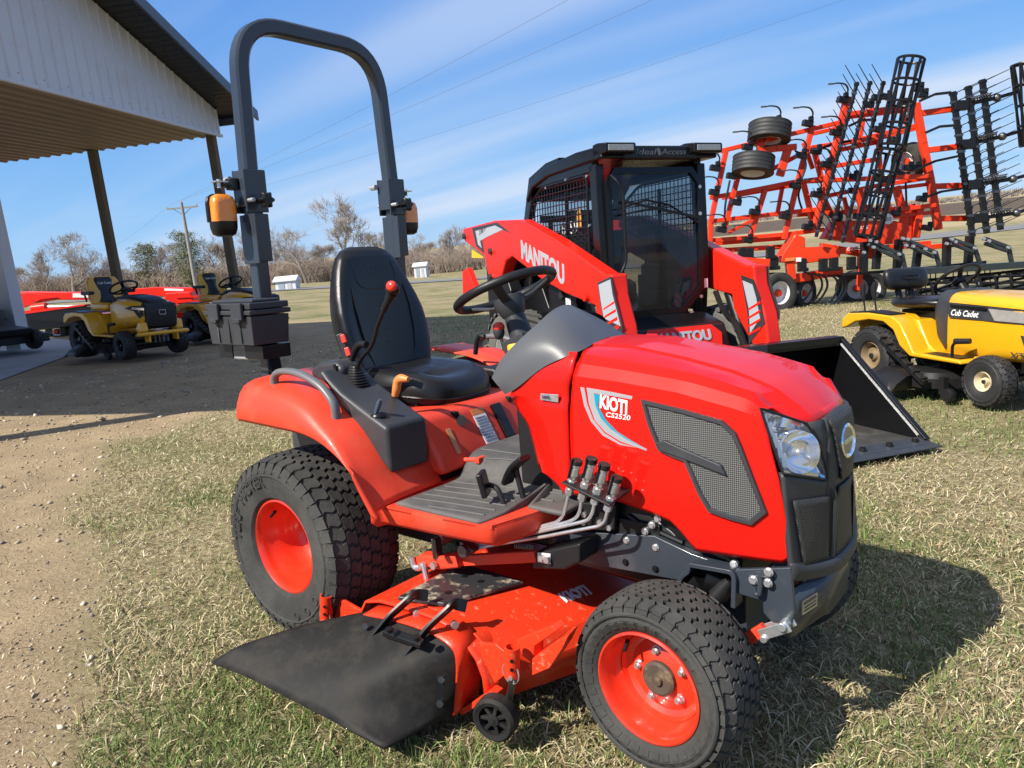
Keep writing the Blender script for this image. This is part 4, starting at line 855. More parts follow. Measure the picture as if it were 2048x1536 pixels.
b = MB(); b.box((.54, -.10, .60), (.012, .03, .055)); b.build('knob_slot', black_sm, T, bevel=.004)
fpanel('yellow_sticker', [(.15, .59), (.185, .59), (.185, .65), (.15, .65)], yellow_p)
fpanel('white_sticker', [(.22, .60), (.25, .60), (.25, .635), (.22, .635)], white_p)
fpanel('symbol_strip', [(-.225, .64), (-.205, .64), (-.205, .72), (-.225, .72)], mat('symbol_tan', (.5, .25, .12), .5))
b = MB(); b.cyl((.535, -.20, .615), (.60, -.19, .62), .008, .008, 8); b.box((.60, -.18, .62), (.02, .055, .02)); b.build('red_floor_lever', body_red, T, bevel=.004)
# ---- floor, mat, pedals
FZ = .548
fl = [(0.5069,-0.5519), (0.6934,-0.5394), (0.89,-0.5241), (0.921,-0.5142), (0.9554,-0.3787), (0.984,-0.2097)]
flp = [tuple(p) for p in fl]+[(1.12, -.02), (.50, -.02), (.50, -.585)]
for s in (-1, 1):
    b = MB(); b.prism(flp, 'z', FZ-.006, FZ+.004); o = (b.mirror() if s > 0 else b).build('floor_plate', body_red, T)
    e0 = [Vector((p[0], p[1], 0)) for p in fl]; e0 = [Vector((.50, -.585, 0))]+e0
    b = MB(); e1 = fillet(e0, .06, 5)
    b.loft([[(p.x, p.y+.012, FZ+.004) for p in e1], [(p.x, p.y, FZ) for p in e1], [(p.x, p.y, FZ-.045) for p in e1], [(p.x, p.y+.02, FZ-.062) for p in e1]], False, False)
    o = (b.mirror() if s > 0 else b).build('step_edge', body_red, T, ang=50); md = o.modifiers.new('solid', 'SOLIDIFY'); md.thickness = .006
mz = lambda x, y: FZ+.007+.085*(1/(1+math.exp((abs(y)-.205)*55)))*interp([(.5, 1), (.85, .8), (1.1, .55)], x)+.05*max(0, 1-(x-.53)/.06)*(abs(y) < .36)*0
mo = [(0.4991,-0.5243), (0.7111,-0.5266), (0.8907,-0.5241), (0.9124,-0.5033), (0.9136,-0.3493), (0.9086,-0.1825)]
def outer_y(x):
    e = sorted([(p[0], p[1]) for p in mo]); return interp(e, x)
g = []; nx, ny = 40, 26
for i in range(nx+1):
    x = .548+(1.045-.548)*i/nx; yo = outer_y(x) if x > mo[0][0] else mo[0][1]; g.append([(x, yo*(1-j/ny), mz(x, yo*(1-j/ny))) for j in range(ny+1)])
b = MB(); b.grid([list(r_)+[(x, -y, z) for x, y, z in reversed(r_[:-1])] for r_ in g]); fm = b.build('floor_mat', rubber_m, T, ang=50); md = fm.modifiers.new('solid', 'SOLIDIFY'); md.thickness = .012; md.offset = 0
for k in range(9):
    yy = -.52+.047*k; pts = [(x, yy+.05*math.sin((x-.55)*3.1), 0) for x in [.565+.05*i for i in range(9)]]
    pts = [(x, y, mz(x, y)+.0068) for x, y, _ in pts if y > outer_y(x)+.02]
    if len(pts) > 2:
        b = MB(); b.tube(pts, .0032, 6); b.build('mat_rib', rubber_m, fm)
ped = bpy.data.objects.new('brake_pedal', None); col.objects.link(ped); ped.parent = T
q = [Vector(p) for p in [(0.8544,-0.37,0.5428), (0.8245,-0.37,0.6076), (0.793,-0.37,0.6113)]]; b = MB(); b.tube(fillet(q, .02), .008, 8); b.build('pedal_arm', black_pl, ped)
c = Vector([(0.7895,-0.39,0.619)][0]); b = MB(); b.box(c, (.018, .07, .075), Matrix.Rotation(R(28), 3, 'Z') @ Matrix.Rotation(R(-12), 3, 'Y')); b.build('pedal_pad', black_sm, ped, bevel=.006)
ped = bpy.data.objects.new('drive_pedal', None); col.objects.link(ped); ped.parent = T
q = [Vector(p) for p in [(0.8711,-0.3,0.5417), (0.8459,-0.3,0.6312), (0.8436,-0.3,0.6477)]]; b = MB(); b.tube(q, .009, 8); b.build('pedal_arm', black_pl, ped)
q = [Vector(p) for p in [(0.8134,-0.31,0.6037), (0.826,-0.31,0.631), (0.8491,-0.31,0.6622), (0.8888,-0.31,0.6922)]]; b = MB(); b.sweep(spline(q, 4), .05, .018, (0, 1, 0), .005); b.build('pedal_pad', black_sm, ped, bevel=.003)
# ---- steering
sw_c = Vector([(0.5927,0,1.168)][0]); tau = R(22); ax = Vector((-math.sin(tau), 0, math.cos(tau))); e1 = Vector((math.cos(tau), 0, math.sin(tau))); e2 = Vector((0, 1, 0))
sg_ = bpy.data.objects.new('steering_wheel', None); col.objects.link(sg_); sg_.parent = T
b = MB(); b.tube([sw_c+(e1*math.cos(a)+e2*math.sin(a))*.172 for a in [2*math.pi*k/48 for k in range(48)]], .0155, 12, closed=True); b.build('steering_rim', black_pl, sg_, ang=80)
hubc = sw_c-ax*.045
for a in (R(60), R(180), R(300)):
    d = (e1*math.cos(a)+e2*math.sin(a)); b = MB(); b.sweep([hubc+d*.02-ax*.005, hubc+d*.09+ax*.012, sw_c+d*.168], .034, .012, ax.cross(d), .003); b.build('spoke', grey_pl, sg_, bevel=.002)
b = MB(); b.lathe([(.03, -.055), (.042, -.04), (.055, .0), (.052, .018), (.03, .024), (.001, .025)], hubc, ax, 24); b.build('steering_hub', grey_pl, sg_)
b = MB(); b.cyl(hubc-ax*.03, hubc-ax*.22, .034, .05, 16); b.box(hubc-ax*.19, (.10, .12, .14), Matrix.Rotation(-tau, 3, 'Y')); b.build('steering_column', grey_pl, T, bevel=.006)
q = [Vector(p) for p in [(0.6175,-0.05,0.9687), (0.5968,-0.05,1.033)]]; b = MB(); b.cyl(q[0], q[1], .006, .006, 8); b.ball(q[1], (.02, .02, .028), 12, 8); b.build('throttle_lever', grey_pl, T)
b = MB(); b.ball(q[1]+Vector((0, 0, .016)), (.021, .021, .018), 12, 8); b.build('throttle_knob', knob_red, T)
b = MB(); c = Vector([(0.7214,-0.12,0.9888)][0]); b.lathe([(.001, .016), (.022, .016), (.026, .01), (.026, -.012)], c, (-.2, 0, 1), 16); b.build('yellow_cap', yellow_p, T)
q = [Vector(p) for p in [(0.2044,0.26,0.9033), (0.217,0.26,0.9578), (0.235,0.26,0.9817), (0.2593,0.26,0.9754)]]; b = MB(); b.tube(fillet(q, .02), .010, 8); b.build('left_console_lever', black_sm, T)
# ---- roll bar
RX_, RY, RZB = -.318, .352, 1.643
def rops_x(z): return RX_-.02*max(0, (z-RZB))/.6
top = fillet([(rops_x(RZB), -RY, RZB-.02), (rops_x(2.1), -RY+.022, 2.190), (rops_x(2.1), RY-.022, 2.190), (rops_x(RZB), RY, RZB-.02)], .19, 10)
rb = bpy.data.objects.new('roll_bar', None); col.objects.link(rb); rb.parent = T
P_ = [Vector(p) for p in top]; rings = []
for i, p in enumerate(P_):
    d = (P_[min(i+1, len(P_)-1)]-P_[max(i-1, 0)]).normalized(); nn = Vector((1, 0, 0)).cross(d).normalized(); w = .0285; c_ = .008
    rings.append([p+Vector((1, 0, 0))*a+nn*q for a, q in ((-w+c_, -w), (w-c_, -w), (w, -w+c_), (w, w-c_), (w-c_, w), (-w+c_, w), (-w, w-c_), (-w, -w+c_))])
b = MB(); b.loft(rings); b.build('upper_hoop', rops_m, rb, ang=40)
for s in (-1, 1):
    y = s*RY
    b = MB(); b.box((RX_+.005, y, 1.20), (.054, .054, .72)); b.build('post', rops_m, rb, bevel=.008)
    b = MB(); b.box((RX_+.02, s*.345, .84), (.05, .05, .32), Matrix.Rotation(R(-7), 3, 'Y')); b.box((RX_+.03, s*.345, .70), (.14, .10, .012)); b.build('post_foot', black_pl, rb, bevel=.004)
    b = MB(); b.box((RX_+.034, y, 1.575), (.008, .092, .155)); b.box((RX_-.036, y, 1.575), (.008, .092, .155)); b.box((RX_, y-.042, 1.585), (.064, .008, .13)); b.build('hinge_bracket', rops_m, rb, bevel=.003)
    b = MB(); b.box((RX_+.02, y-.036, 1.40), (.10, .008, .18)); b.box((RX_+.036, y, 1.405), (.008, .08, .175)); b.build('lower_bracket', rops_m, rb, bevel=.003)
    kc = Vector((RX_+.072, y+.005, 1.538)); b = MB(); kr = []
    for xx, sc in ((0, .7), (.008, 1), (.026, 1), (.032, .75)): kr.append([(kc.x+xx, kc.y+sc*(.026+.005*math.cos(6*a))*math.cos(a), kc.z+sc*(.026+.005*math.cos(6*a))*math.sin(a)) for a in [2*math.pi*k/36 for k in range(36)]])
    b.loft(kr); b.cyl(kc-Vector((.04, 0, 0)), kc, .010, .010, 10); b.build('knob', black_sm, rb, ang=40)
    b = MB(); b.cyl((RX_-.05, y-.035, 1.54), (RX_+.07, y-.035, 1.54), .008, .008, 8); b.build('hinge_pin', steel, rb); b = MB(); b.cyl((RX_-.06, y-.06, 1.62), (RX_-.03, y-.06, 1.62), .012, .012, 10); b.build('hinge_bolt', steel, rb)
    # flashing marker lamp
    L = bpy.data.objects.new('warning_lamp', None); col.objects.link(L); L.parent = T; yc = y-.112 if s < 0 else y+.105; lx = RX_-.02; lz = 1.492
    def lr(zz, g, x0, x1): return [(lx+.82*((x0+x1)/2+(x1-x0)/2*math.copysign(abs(math.cos(a))**.6, math.cos(a))), yc+.82*(.056+g)*math.copysign(abs(math.sin(a))**.6, math.sin(a)), lz+.80*zz) for a in [2*math.pi*k/24 for k in range(24)]]
    b = MB(); b.loft([lr(-.098, -.025, -.02, .02), lr(-.088, -.008, -.036, .034), lr(-.06, .0, -.042, .042), lr(-.031, .001, -.043, .043)]); b.build('lamp_base', black_sm, L, ang=60)
    b = MB(); b.loft([lr(-.032, 0, -.02, .042), lr(.05, 0, -.02, .042), lr(.078, -.008, -.02, .036), lr(.09, -.028, -.015, .02)]); b.build('amber_lens', amber, L, ang=60)
    b = MB(); b.loft([lr(-.032, .002, -.045, -.018), lr(.05, .002, -.045, -.018), lr(.08, -.006, -.042, -.018), lr(.094, -.028, -.035, -.018)]); b.build('lamp_back', black_sm, L, ang=60)
    b = MB(); b.box((lx-.01, yc+s*-.075*.6, lz+.105), (.05, .085, .012)); b.cyl((lx, yc-s*.055, lz+.09), (lx, yc-s*.055, lz+.13), .026, .026, 14); b.build('lamp_bracket', black_sm, L, bevel=.003)
    b = MB(); b.cyl((lx, yc, lz+.095), (lx, yc, lz+.125), .008, .008, 8); b.box((lx, yc+.0, lz+.116), (.04, .05, .004)); b.build('lamp_stud', steel, L)
# ---- toolbox behind the right post
tb0 = Vector([(-0.1723,-0.5,1.018)][0]); bx1, by0, bz0 = tb0.x, -.50, tb0.z
box = bpy.data.objects.new('tool_box', None); col.objects.link(box); box.parent = T
Lx, Ly, Hz = .30, .16, .105
b = MB(); b.loft([[(bx1-Lx+.008, by0+.006, bz0), (bx1-.008, by0+.006, bz0), (bx1-.008, by0+Ly-.006, bz0), (bx1-Lx+.008, by0+Ly-.006, bz0)], [(bx1-Lx, by0, bz0+Hz), (bx1, by0, bz0+Hz), (bx1, by0+Ly, bz0+Hz), (bx1-Lx, by0+Ly, bz0+Hz)]])
for k in range(1, 4): b.box((bx1-Lx*k/4, by0+.001, bz0+Hz*.5), (.006, .006, Hz*.9))
b.build('box_body', grey_pl, box, bevel=.008)
b = MB(); b.box((bx1-Lx/2, by0+Ly/2, bz0+Hz+.013), (Lx+.014, Ly+.014, .018)); b.box((bx1-Lx/2, by0+Ly/2, bz0+Hz+.036), (Lx+.004, Ly+.004, .024)); b.box((bx1-Lx/2, by0+Ly/2, bz0+Hz+.053), (Lx-.03, Ly-.04, .012)); b.build('box_lid', grey_pl, box, bevel=.005)
for k in (.22, .74): b = MB(); b.box((bx1-Lx*k, by0-.012, bz0+Hz+.018), (.07, .014, .062)); b.box((bx1-Lx*k, by0-.016, bz0+Hz-.014), (.045, .012, .018)); b.build('box_latch', grey_pl, box, bevel=.004)
b = MB(); b.box((bx1-.07, by0+.1, bz0-.03), (.12, .12, .05)); b.build('box_bracket', black_sm, box, bevel=.003); b = MB(); b.box((bx1-.27, by0+.05, bz0-.03), (.09, .006, .06)); b.build('box_bracket', black_sm, box, bevel=.002)
b = MB(); b.tube([(bx1-.32, by0+.06, bz0-.005), (bx1-.31, by0+.06, bz0-.058), (bx1-.12, by0+.05, bz0-.055)], .005, 6); b.build('box_strap', steel, box)
# ---- chassis rails and front bracket
rail = [(0.9259,0.4381), (1.027,0.4666), (1.273,0.5018), (1.383,0.4737), (1.501,0.4588), (1.501,0.4402), (1.382,0.434), (1.353,0.3894), (0.9802,0.3698), (0.9218,0.3649)]
for s in (-1, 1):
    b = MB(); b.prism(rail, 'y', -.245, -.220); (b.mirror() if s > 0 else b).build('chassis_rail', frame_m, T, bevel=.003)
for u in [(1.063,-0.246,0.4217), (1.186,-0.246,0.4725), (1.181,-0.246,0.4062), (1.278,-0.246,0.4699), (1.276,-0.246,0.4072), (1.049,-0.246,0.403), (1.501,-0.246,0.4706), (1.286,-0.246,0.5537), (1.268,-0.246,0.5325), (1.246,-0.246,0.5104)]:
    b = MB(); b.cyl((u[0], -.235, u[2]), (u[0], -.252, u[2]), .0075, .0075, 6); b.cyl((u[0], -.235, u[2]), (u[0], -.2475, u[2]), .0105, .0105, 12); b.build('frame_bolt', steel if u[2] > .44 else black_sm, T)
side = [(1.514,0.4684), (1.653,0.5045), (1.664,0.3914), (1.654,0.3583), (1.606,0.3528), (1.586,0.3708), (1.585,0.4016), (1.516,0.4051)]
for s in (-1, 1):
    b = MB(); b.prism(side, 'y', -.272, -.258); (b.mirror() if s > 0 else b).build('front_side_plate', frame_m, T, bevel=.003)
x0 = side[1][0]
fr = [(x0-.012, -.268), (x0-.002, -.262), (1.682, -.100), (1.690, -.085), (1.690, .085), (1.682, .10), (x0-.002, .262), (x0-.012, .268)]
b = MB(); z0_, z1_ = .318, .440; b.loft([[(x, y, z0_) for x, y in fr], [(x, y, z1_) for x, y in fr]], False, False); o = b.build('front_plate', frame_m, T, ang=15); md = o.modifiers.new('solid', 'SOLIDIFY'); md.thickness = .012
q = [(1.675,-0.255,0.4765), (1.726,-0.255,0.4951), (1.727,-0.255,0.4593), (1.675,-0.255,0.4377)]; b = MB(); pn = Vector((.52, -.85, 0)).normalized()
f0, f1 = Vector((x0-.002, -.262, 0)), Vector((1.682, -.10, 0)); tdir = (f1-f0).normalized(); pn = Vector((tdir.y, -tdir.x, 0)); cpl = f0.lerp(f1, .45)+Vector((0, 0, .385))+pn*.004; b.box(cpl+pn*.004, (.072, .003, .036), Matrix((tdir, -pn, Vector((0, 0, 1)))).transposed()); pl = b.build('serial_plate', mat('plate_alu', (.55, .5, .4), .4, metal=.7, var=.15, vscale=60), T)
for k, (dz, hh) in enumerate(((.010, .007), (-.001, .003), (-.010, .004))): b = MB(); b.box(cpl+pn*.006+Vector((0, 0, dz)), (.058, .002, hh), Matrix((tdir, -pn, Vector((0, 0, 1)))).transposed()); b.build('plate_print', dsteel, pl)
b = MB(); q = [(1.553,0.4682), (1.61,0.4752), (1.612,0.4465), (1.557,0.4426)]; b.prism(q, 'y', -.283, -.272); b.build('hook_plate', frame_m, T, bevel=.003)
for u in [(1.567,-0.284,0.4583), (1.603,-0.284,0.4589), (1.605,-0.284,0.4871)]: b = MB(); b.cyl(u, (u[0], u[1]-.008, u[2]), .009, .009, 6); b.cyl(u, (u[0], u[1]-.003, u[2]), .012, .012, 12); b.build('hook_bolt', steel, T)
q = [(1.585,-0.285,0.473), (1.587,-0.285,0.453), (1.583,-0.285,0.4266), (1.573,-0.285,0.4267), (1.571,-0.285,0.4431)]; b = MB(); b.tube(fillet([(p[0], p[1]-.006, p[2]) for p in q], .012), .007, 8); b.build('tie_hook', frame_m, T)
q = [Vector(p) for p in [(1.533,-0.275,0.2785), (1.593,-0.275,0.3335)]]; b = MB(); b.beam(q[0], q[1], .022, .03); b.build('red_link', body_red, T, bevel=.004)
q = [Vector(p) for p in [(1.589,-0.28,0.3181), (1.659,-0.28,0.3631)]]; b = MB(); dd = (q[1]-q[0]).normalized()
for s in (-1, 1): b.beam(q[0]+Vector((0, s*.018, .006)), q[1]+Vector((0, s*.018, .004)), .006, .028)
b.cyl(q[1]+Vector((-.015, -.03, 0)), q[1]+Vector((-.015, .03, 0)), .011, .011, 12); b.cyl(q[0]+Vector((.01, -.028, .0)), q[0]+Vector((.01, .028, 0)), .009, .009, 12); b.build('clevis', steel, T, bevel=.002)
# front axle, drive shaft, knuckle
b = MB(); b.cyl((1.40, -.36, .235), (1.40, .36, .235), .055, .055, 18); b.box((1.40, 0, .26), (.16, .22, .16)); b.cyl((1.40, -.30, .24), (1.40, -.345, .24), .085, .085, 18); b.cyl((1.40, .30, .24), (1.40, .345, .24), .085, .085, 18); b.build('front_axle', frame_m, T, bevel=.006)
q = [Vector(p) for p in [(1.361,-0.23,0.3681), (1.412,-0.23,0.41), (1.441,-0.23,0.3776), (1.475,-0.23,0.3956)]]; b = MB(); b.cyl(q[0], q[1], .035, .045, 14); b.cyl(q[1], q[3]+Vector((.0, .03, 0)), .05, .035, 14); b.build('steering_cylinder', black_sm, T)
q = [Vector(p) for p in [(1.455,-0.25,0.3547), (1.46,-0.25,0.3803), (1.474,-0.25,0.3983), (1.493,-0.25,0.4267)]]; b = MB(); b.tube(q, [.012, .027, .022, .014], 12); b.build('drag_link_boot', black_pl, T)
q = [Vector(p) for p in [(1.362,-0.262,0.3956), (1.373,-0.262,0.4227), (1.393,-0.262,0.4395), (1.393,-0.262,0.459), (1.517,-0.262,0.4649), (1.514,-0.262,0.3701)]]; b = MB(); b.sweep(fillet(q, .02), .05, .012, (0, 1, 0)); b.build('axle_bracket', frame_m, T, bevel=.002)
# underbody clutter
b = MB(); b.box((.75, 0, .42), (.7, .24, .18)); b.box((1.15, 0, .38), (.5, .4, .10)); b.cyl((.85, -.1, .33), (1.3, -.1, .30), .03, .03, 12); b.build('transmission', black_sm, T, bevel=.015)
b = MB(); q = [(0.9237,0.4123), (0.9833,0.4369), (1.099,0.4817), (1.096,0.4221), (1.038,0.3877), (0.9227,0.365)]; b.prism(q, 'y', -.35, -.25); b.build('lift_pivot_housing', black_pl, T, bevel=.008)
q = [(0.9497,-0.351,0.4251), (0.9975,-0.351,0.4306), (0.9956,-0.351,0.3973), (0.9478,-0.351,0.3946)]; b = MB(); b.slab(q, (0, -.004, 0)); b.build('pivot_plate', mat('plate_white', (.6, .55, .52), .4), T, bevel=.002)
for u in [(0.9691,-0.356,0.4143), (0.9898,-0.356,0.4132)]: b = MB(); b.cyl(u, (u[0], u[1]-.012, u[2]), .010, .010, 6); b.build('pivot_bolt', steel, T)
q = [Vector(p) for p in [(0.6228,-0.345,0.3261), (0.9395,-0.345,0.4086)]]; b = MB(); b.beam(q[0], q[1], .02, .035); b.build('lift_arm', body_red, T, bevel=.004)
q = [Vector(p) for p in [(0.4514,-0.36,0.2849), (0.4882,-0.36,0.3087), (0.5637,-0.36,0.3156), (0.6457,-0.36,0.3395)]]; b = MB(); b.sweep(q, .045, .045, (0, 1, 0), .006); b.build('lift_arm_end', body_red, T, bevel=.005)
q = [Vector(p) for p in [(0.4471,-0.39,0.3169), (0.4561,-0.39,0.2808), (0.4864,-0.39,0.2844), (0.5014,-0.39,0.3066), (0.5129,-0.39,0.2559)]]; b = MB(); b.tube(fillet(q, .02), .010, 10); b.build('lift_pin', steel, T)
q = [Vector(p) for p in [(0.5486,-0.37,0.3962), (0.5518,-0.37,0.329)]]; b = MB(); b.beam(q[0], q[1], .03, .02); b.build('lift_link', dsteel, T, bevel=.003)
u = [(0.5559,-0.39,0.3123)][0]; b = MB(); b.cyl(u, (u[0], u[1]-.012, u[2]), .013, .013, 6); b.build('link_bolt', steel, T)
b = MB(); q = [Vector(p) for p in [(0.8729,-0.36,0.4326), (0.9409,-0.36,0.4408)]]; 
hx = [q[0].lerp(q[1], t/60)+Vector((0, .008*math.cos(t*.9), .008*math.sin(t*.9))) for t in range(61)]; b.tube(hx, .0022, 5); b.build('return_spring', dsteel, T)
q = [Vector(p) for p in [(0.6783,-0.38,0.413), (0.7295,-0.38,0.394)]]; b = MB(); b.beam(q[0], q[1], .03, .012); b.cyl(q[0]+Vector((.02, -.03, -.02)), q[0]+Vector((.02, .02, -.02)), .02, .02, 12); b.build('linkage_plate', dsteel, T, bevel=.002)
# ---- hydraulic couplers and hard lines
tops = [Vector(p) for p in [(1.098,-0.345,0.7202), (1.147,-0.345,0.7319), (1.187,-0.345,0.7206), (1.224,-0.345,0.6896)]]; bots = [Vector(p) for p in [(1.065,-0.345,0.6178), (1.107,-0.345,0.6075), (1.148,-0.345,0.603), (1.189,-0.345,0.5906)]]
for t_, b_ in zip(tops, bots):
    cp = bpy.data.objects.new('hydraulic_coupler', None); col.objects.link(cp); cp.parent = T; d = (t_-b_)
    b = MB()
    for a, c, r_, n in ((0, .16, .012, 6), (.16, .22, .0085, 12), (.22, .40, .0135, 6), (.40, .46, .010, 12), (.46, .56, .0125, 6), (.56, .78, .0145, 18), (.78, .82, .0125, 18), (.82, .9, .015, 18)): b.cyl(b_+d*a, b_+d*c, r_, r_, n)
    b.build('fitting', steel, cp)
    b = MB(); b.cyl(b_+d*.88, b_+d*1.0, .0175, .0165, 18); b.box(b_+d*.78+Vector((-.004, -.0165, 0)), (.012, .004, .06), d.to_track_quat('Z', 'Y').to_matrix()); b.build('dust_cap', black_pl, cp, bevel=.002)
q = [Vector(p) for p in [(1.057,-0.345,0.6528), (1.077,-0.345,0.6601), (1.22,-0.345,0.6283), (1.213,-0.345,0.611)]]; b = MB(); b.slab([q[0]+Vector((0, -.025, 0)), q[3]+Vector((0, -.025, 0)), q[2]+Vector((0, .07, 0)), q[1]+Vector((0, .07, 0))], (0, 0, .006)); b.build('coupler_bracket', black_pl, T, bevel=.002)
paths = [[(1.065,-0.345,0.6178), (1.051,-0.345,0.5757), (1.042,-0.345,0.5511), (1.02,-0.345,0.5288), (0.7678,-0.345,0.4292), (0.6501,-0.345,0.3853)], [(1.11,-0.35,0.6095), (1.104,-0.35,0.5776), (1.091,-0.35,0.5557), (1.064,-0.35,0.5395), (0.9775,-0.35,0.505), (0.7718,-0.35,0.4254), (0.6542,-0.35,0.38)], [(1.155,-0.355,0.607), (1.148,-0.355,0.5812), (1.134,-0.355,0.5591), (1.101,-0.355,0.5448), (0.9808,-0.355,0.4996), (0.7756,-0.355,0.4203), (0.6584,-0.355,0.376)], [(1.199,-0.36,0.5967), (1.19,-0.36,0.5652), (1.171,-0.36,0.5496), (1.046,-0.36,0.506), (0.9871,-0.36,0.4848), (0.7796,-0.36,0.4165), (0.6626,-0.36,0.3721)]]
for k, p in enumerate(paths):
    b = MB(); b.tube(fillet([(x, y, z-.002) for x, y, z in p], .03, 5), .0052, 10); b.build('hydraulic_line', steel, T, ang=80)
b = MB(); q = [(1.014,0.5593), (1.161,0.5745), (1.151,0.4949), (1.038,0.4795)]; b.prism(q, 'y', -.255, -.235); b.box((1.22, -.21, .49), (.13, .05, .08)); b.build('coupler_mount', black_pl, T, bevel=.004)
for u in [(1.056,-0.256,0.5294), (1.053,-0.256,0.5052), (1.109,-0.256,0.5153), (1.139,-0.256,0.5051)]: b = MB(); b.cyl(u, (u[0], u[1]-.008, u[2]), .009, .009, 6); b.build('mount_bolt', steel, T)
b = MB(); q = [(1.18,0.5487), (1.248,0.5491), (1.313,0.5158), (1.364,0.473), (1.24,0.4849)]; b.prism(q, 'y', -.222, -.2); b.build('engine_side_plate', dsteel, T, bevel=.004)
b = MB(); b.tube([Vector(p) for p in [(1.183,-0.225,0.5391), (1.226,-0.225,0.5181), (1.286,-0.225,0.5067), (1.35,-0.225,0.4912)]], .008, 8); b.build('engine_hose', black_sm, T)

# ------------------------------------------------------------------ mower deck slung under the tractor
D = thing('mower_deck', 'red mower deck with black rubber discharge flap slung under the compact tractor', 'mower deck', SITE)
def deck_ring(y, inset=0):
    P = [(.40, .075), (.40, .19), (.43, .235), (.50, .255), (.60, .262), (.74, .262), (.80, .255), (.88, .222), (.935, .18), (.962, .13), (.968, .055)]
    k = interp([(-.6, .80), (-.45, 1.05), (-.2, 1.45), (0, 1.55), (.3, 1.3), (.6, .8)], y); return [((.70+(x-.70)*k if x > .70 else x)-inset*(1 if x > .7 else -1)*.9, y, z-inset*.25) for x, z in P]
b = MB(); b.loft([deck_ring(y, i) for y, i in [(-.585, .0)]+[(-.57+.0535*q, 0) for q in range(21)]+[(.575, .03), (.6, .09)]], False, False)
o = b.build('deck_shell', deck_red, D, ang=24); md = o.modifiers.new('solid', 'SOLIDIFY'); md.thickness = .008; md.offset = -1
b = MB(); q = [(0.5575,-0.2748), (0.8293,-0.2753), (0.7229,-0.5263), (0.5706,-0.5704)]; b.prism(q, 'z', .266, .280); pm = mat('deck_cover', (.03, .031, .034), .4, var=.1, dirt=.95, dirtcol=(.42, .36, .26), dscale=9, dlo=.52, dhi=.6, bump=.05)
cv = b.build('spindle_cover', pm, D, bevel=.004)
for u in [(0.6855,-0.4668,0.281), (0.6472,-0.3501,0.281), (0.7182,-0.3532,0.281)]: b = MB(); b.lathe([(.001, .001), (.010, .001), (.012, 0)], u, (0, 0, 1), 14); b.build('cover_hole', black_sm, cv)
b = MB(); q = [(0.5477,-0.5771), (0.5281,-0.4753), (0.5703,-0.468), (0.5799,-0.5796)]; b.prism(q, 'z', .245, .262); b.build('rear_tab', deck_red, D, bevel=.003)
def dz(x, y=-.3):
    k = interp([(-.6, .80), (-.45, 1.05), (-.2, 1.45), (0, 1.55), (.3, 1.3), (.6, .8)], y); return interp([(.74, .262), (.80, .255), (.88, .222), (.935, .18), (.962, .13)], .7+(x-.7)/k)
t0, t1 = [Vector(p) for p in [(0.958,-0.231,0.235), (0.9841,-0.1261,0.235)]]; dv = t1-t0
text('deck_lettering', 'KIOTI', white_p, D, t0, (dv.x, dv.y, 0), Vector((0, 0, 1)).cross(Vector((dv.x, dv.y, 0))), .042, dv.length, bold=.03, fit=lambda p, t: Vector((p.x, p.y, dz(p.x, p.y)+(.004 if t else .0))))
# stiffener hoop over the outlet
hp = [Vector(p) for p in [(0.3552,-0.52,0.1623), (0.4692,-0.52,0.219), (0.5636,-0.52,0.2481), (0.6514,-0.52,0.2596), (0.7338,-0.52,0.2564), (0.8279,-0.52,0.2337), (0.8767,-0.52,0.2137), (0.9105,-0.52,0.1733), (0.939,-0.52,0.1218), (0.9033,-0.52,0.0797)]]
b = MB(); b.sweep(spline(hp, 4), .055, .010, (0, 1, 0)); b.build('outlet_hoop', deck_red, D, bevel=.002)
AP = [Vector(p) for p in [(0.469,-0.6,0.2186), (0.5991,-0.6,0.2366), (0.7119,-0.6,0.243), (0.7824,-0.6,0.239), (0.8366,-0.6,0.2246), (0.8574,-0.6,0.2044), (0.8603,-0.6,0.1622), (0.8507,-0.6,0.0923), (0.834,-0.6,0.0084)]]
ap = resample(spline(AP, 5), 30)
b = MB(); b.loft([[(p.x+.012, -.535, p.z+.012) for p in ap], [(p.x+.006, -.60, p.z+.006) for p in ap], [(p.x+.004, -.63, p.z+.002) for p in ap]], False, False); o = b.build('outlet_collar', deck_red, D, ang=50); md = o.modifiers.new('solid', 'SOLIDIFY'); md.thickness = .006
b = MB(); q = [(0.8223,-0.6,0.0022), (0.8417,-0.6,-0.0004), (0.9601,-0.6,0.0978), (0.9367,-0.6,0.1015)]; b.slab(q, (0, .05, 0)); b.build('outlet_lip', deck_red, D, bevel=.002)
BP = [Vector((.115, -.945, .118)), Vector((.15, -.945, .116)), Vector((.25, -.93, .102)), Vector((.45, -.905, .076)), Vector((.65, -.875, .048)), Vector((.75, -.858, .034)), Vector((.795, -.852, .028))]
bp = resample(spline(BP, 5), 30); rows_ = []
for k in range(15):
    t = k/14; r_ = []
    for i, (a, c) in enumerate(zip(ap, bp)):
        p = a.lerp(c, t); s = i/29; p = p+Vector((0, 0, .016*math.sin(math.pi*t)*(1-s)))+Vector((.014, -.008, .014))*math.sin(math.pi*t)*math.exp(-((s-.62)/.16)**2)
        if t > .85 and s < .25: p.z -= .018*((t-.85)/.15)*(1-s/.25)
        r_.append(p)
    rows_.append(r_)
b = MB(); b.grid(rows_); fl_ = b.build('discharge_flap', flap_m, D, ang=60); md = fl_.modifiers.new('solid', 'SOLIDIFY'); md.thickness = .009
def onflap(s, t, up=.006):
    i = s*29; k = t*14; p = rows_[int(k)][int(i)]; q = rows_[min(14, int(k)+1)][int(i)]; r_ = rows_[int(k)][min(29, int(i)+1)]; n = (q-p).cross(r_-p).normalized(); n = -n if n.z < 0 and n.x < .5 else n
    return p+n*up, n
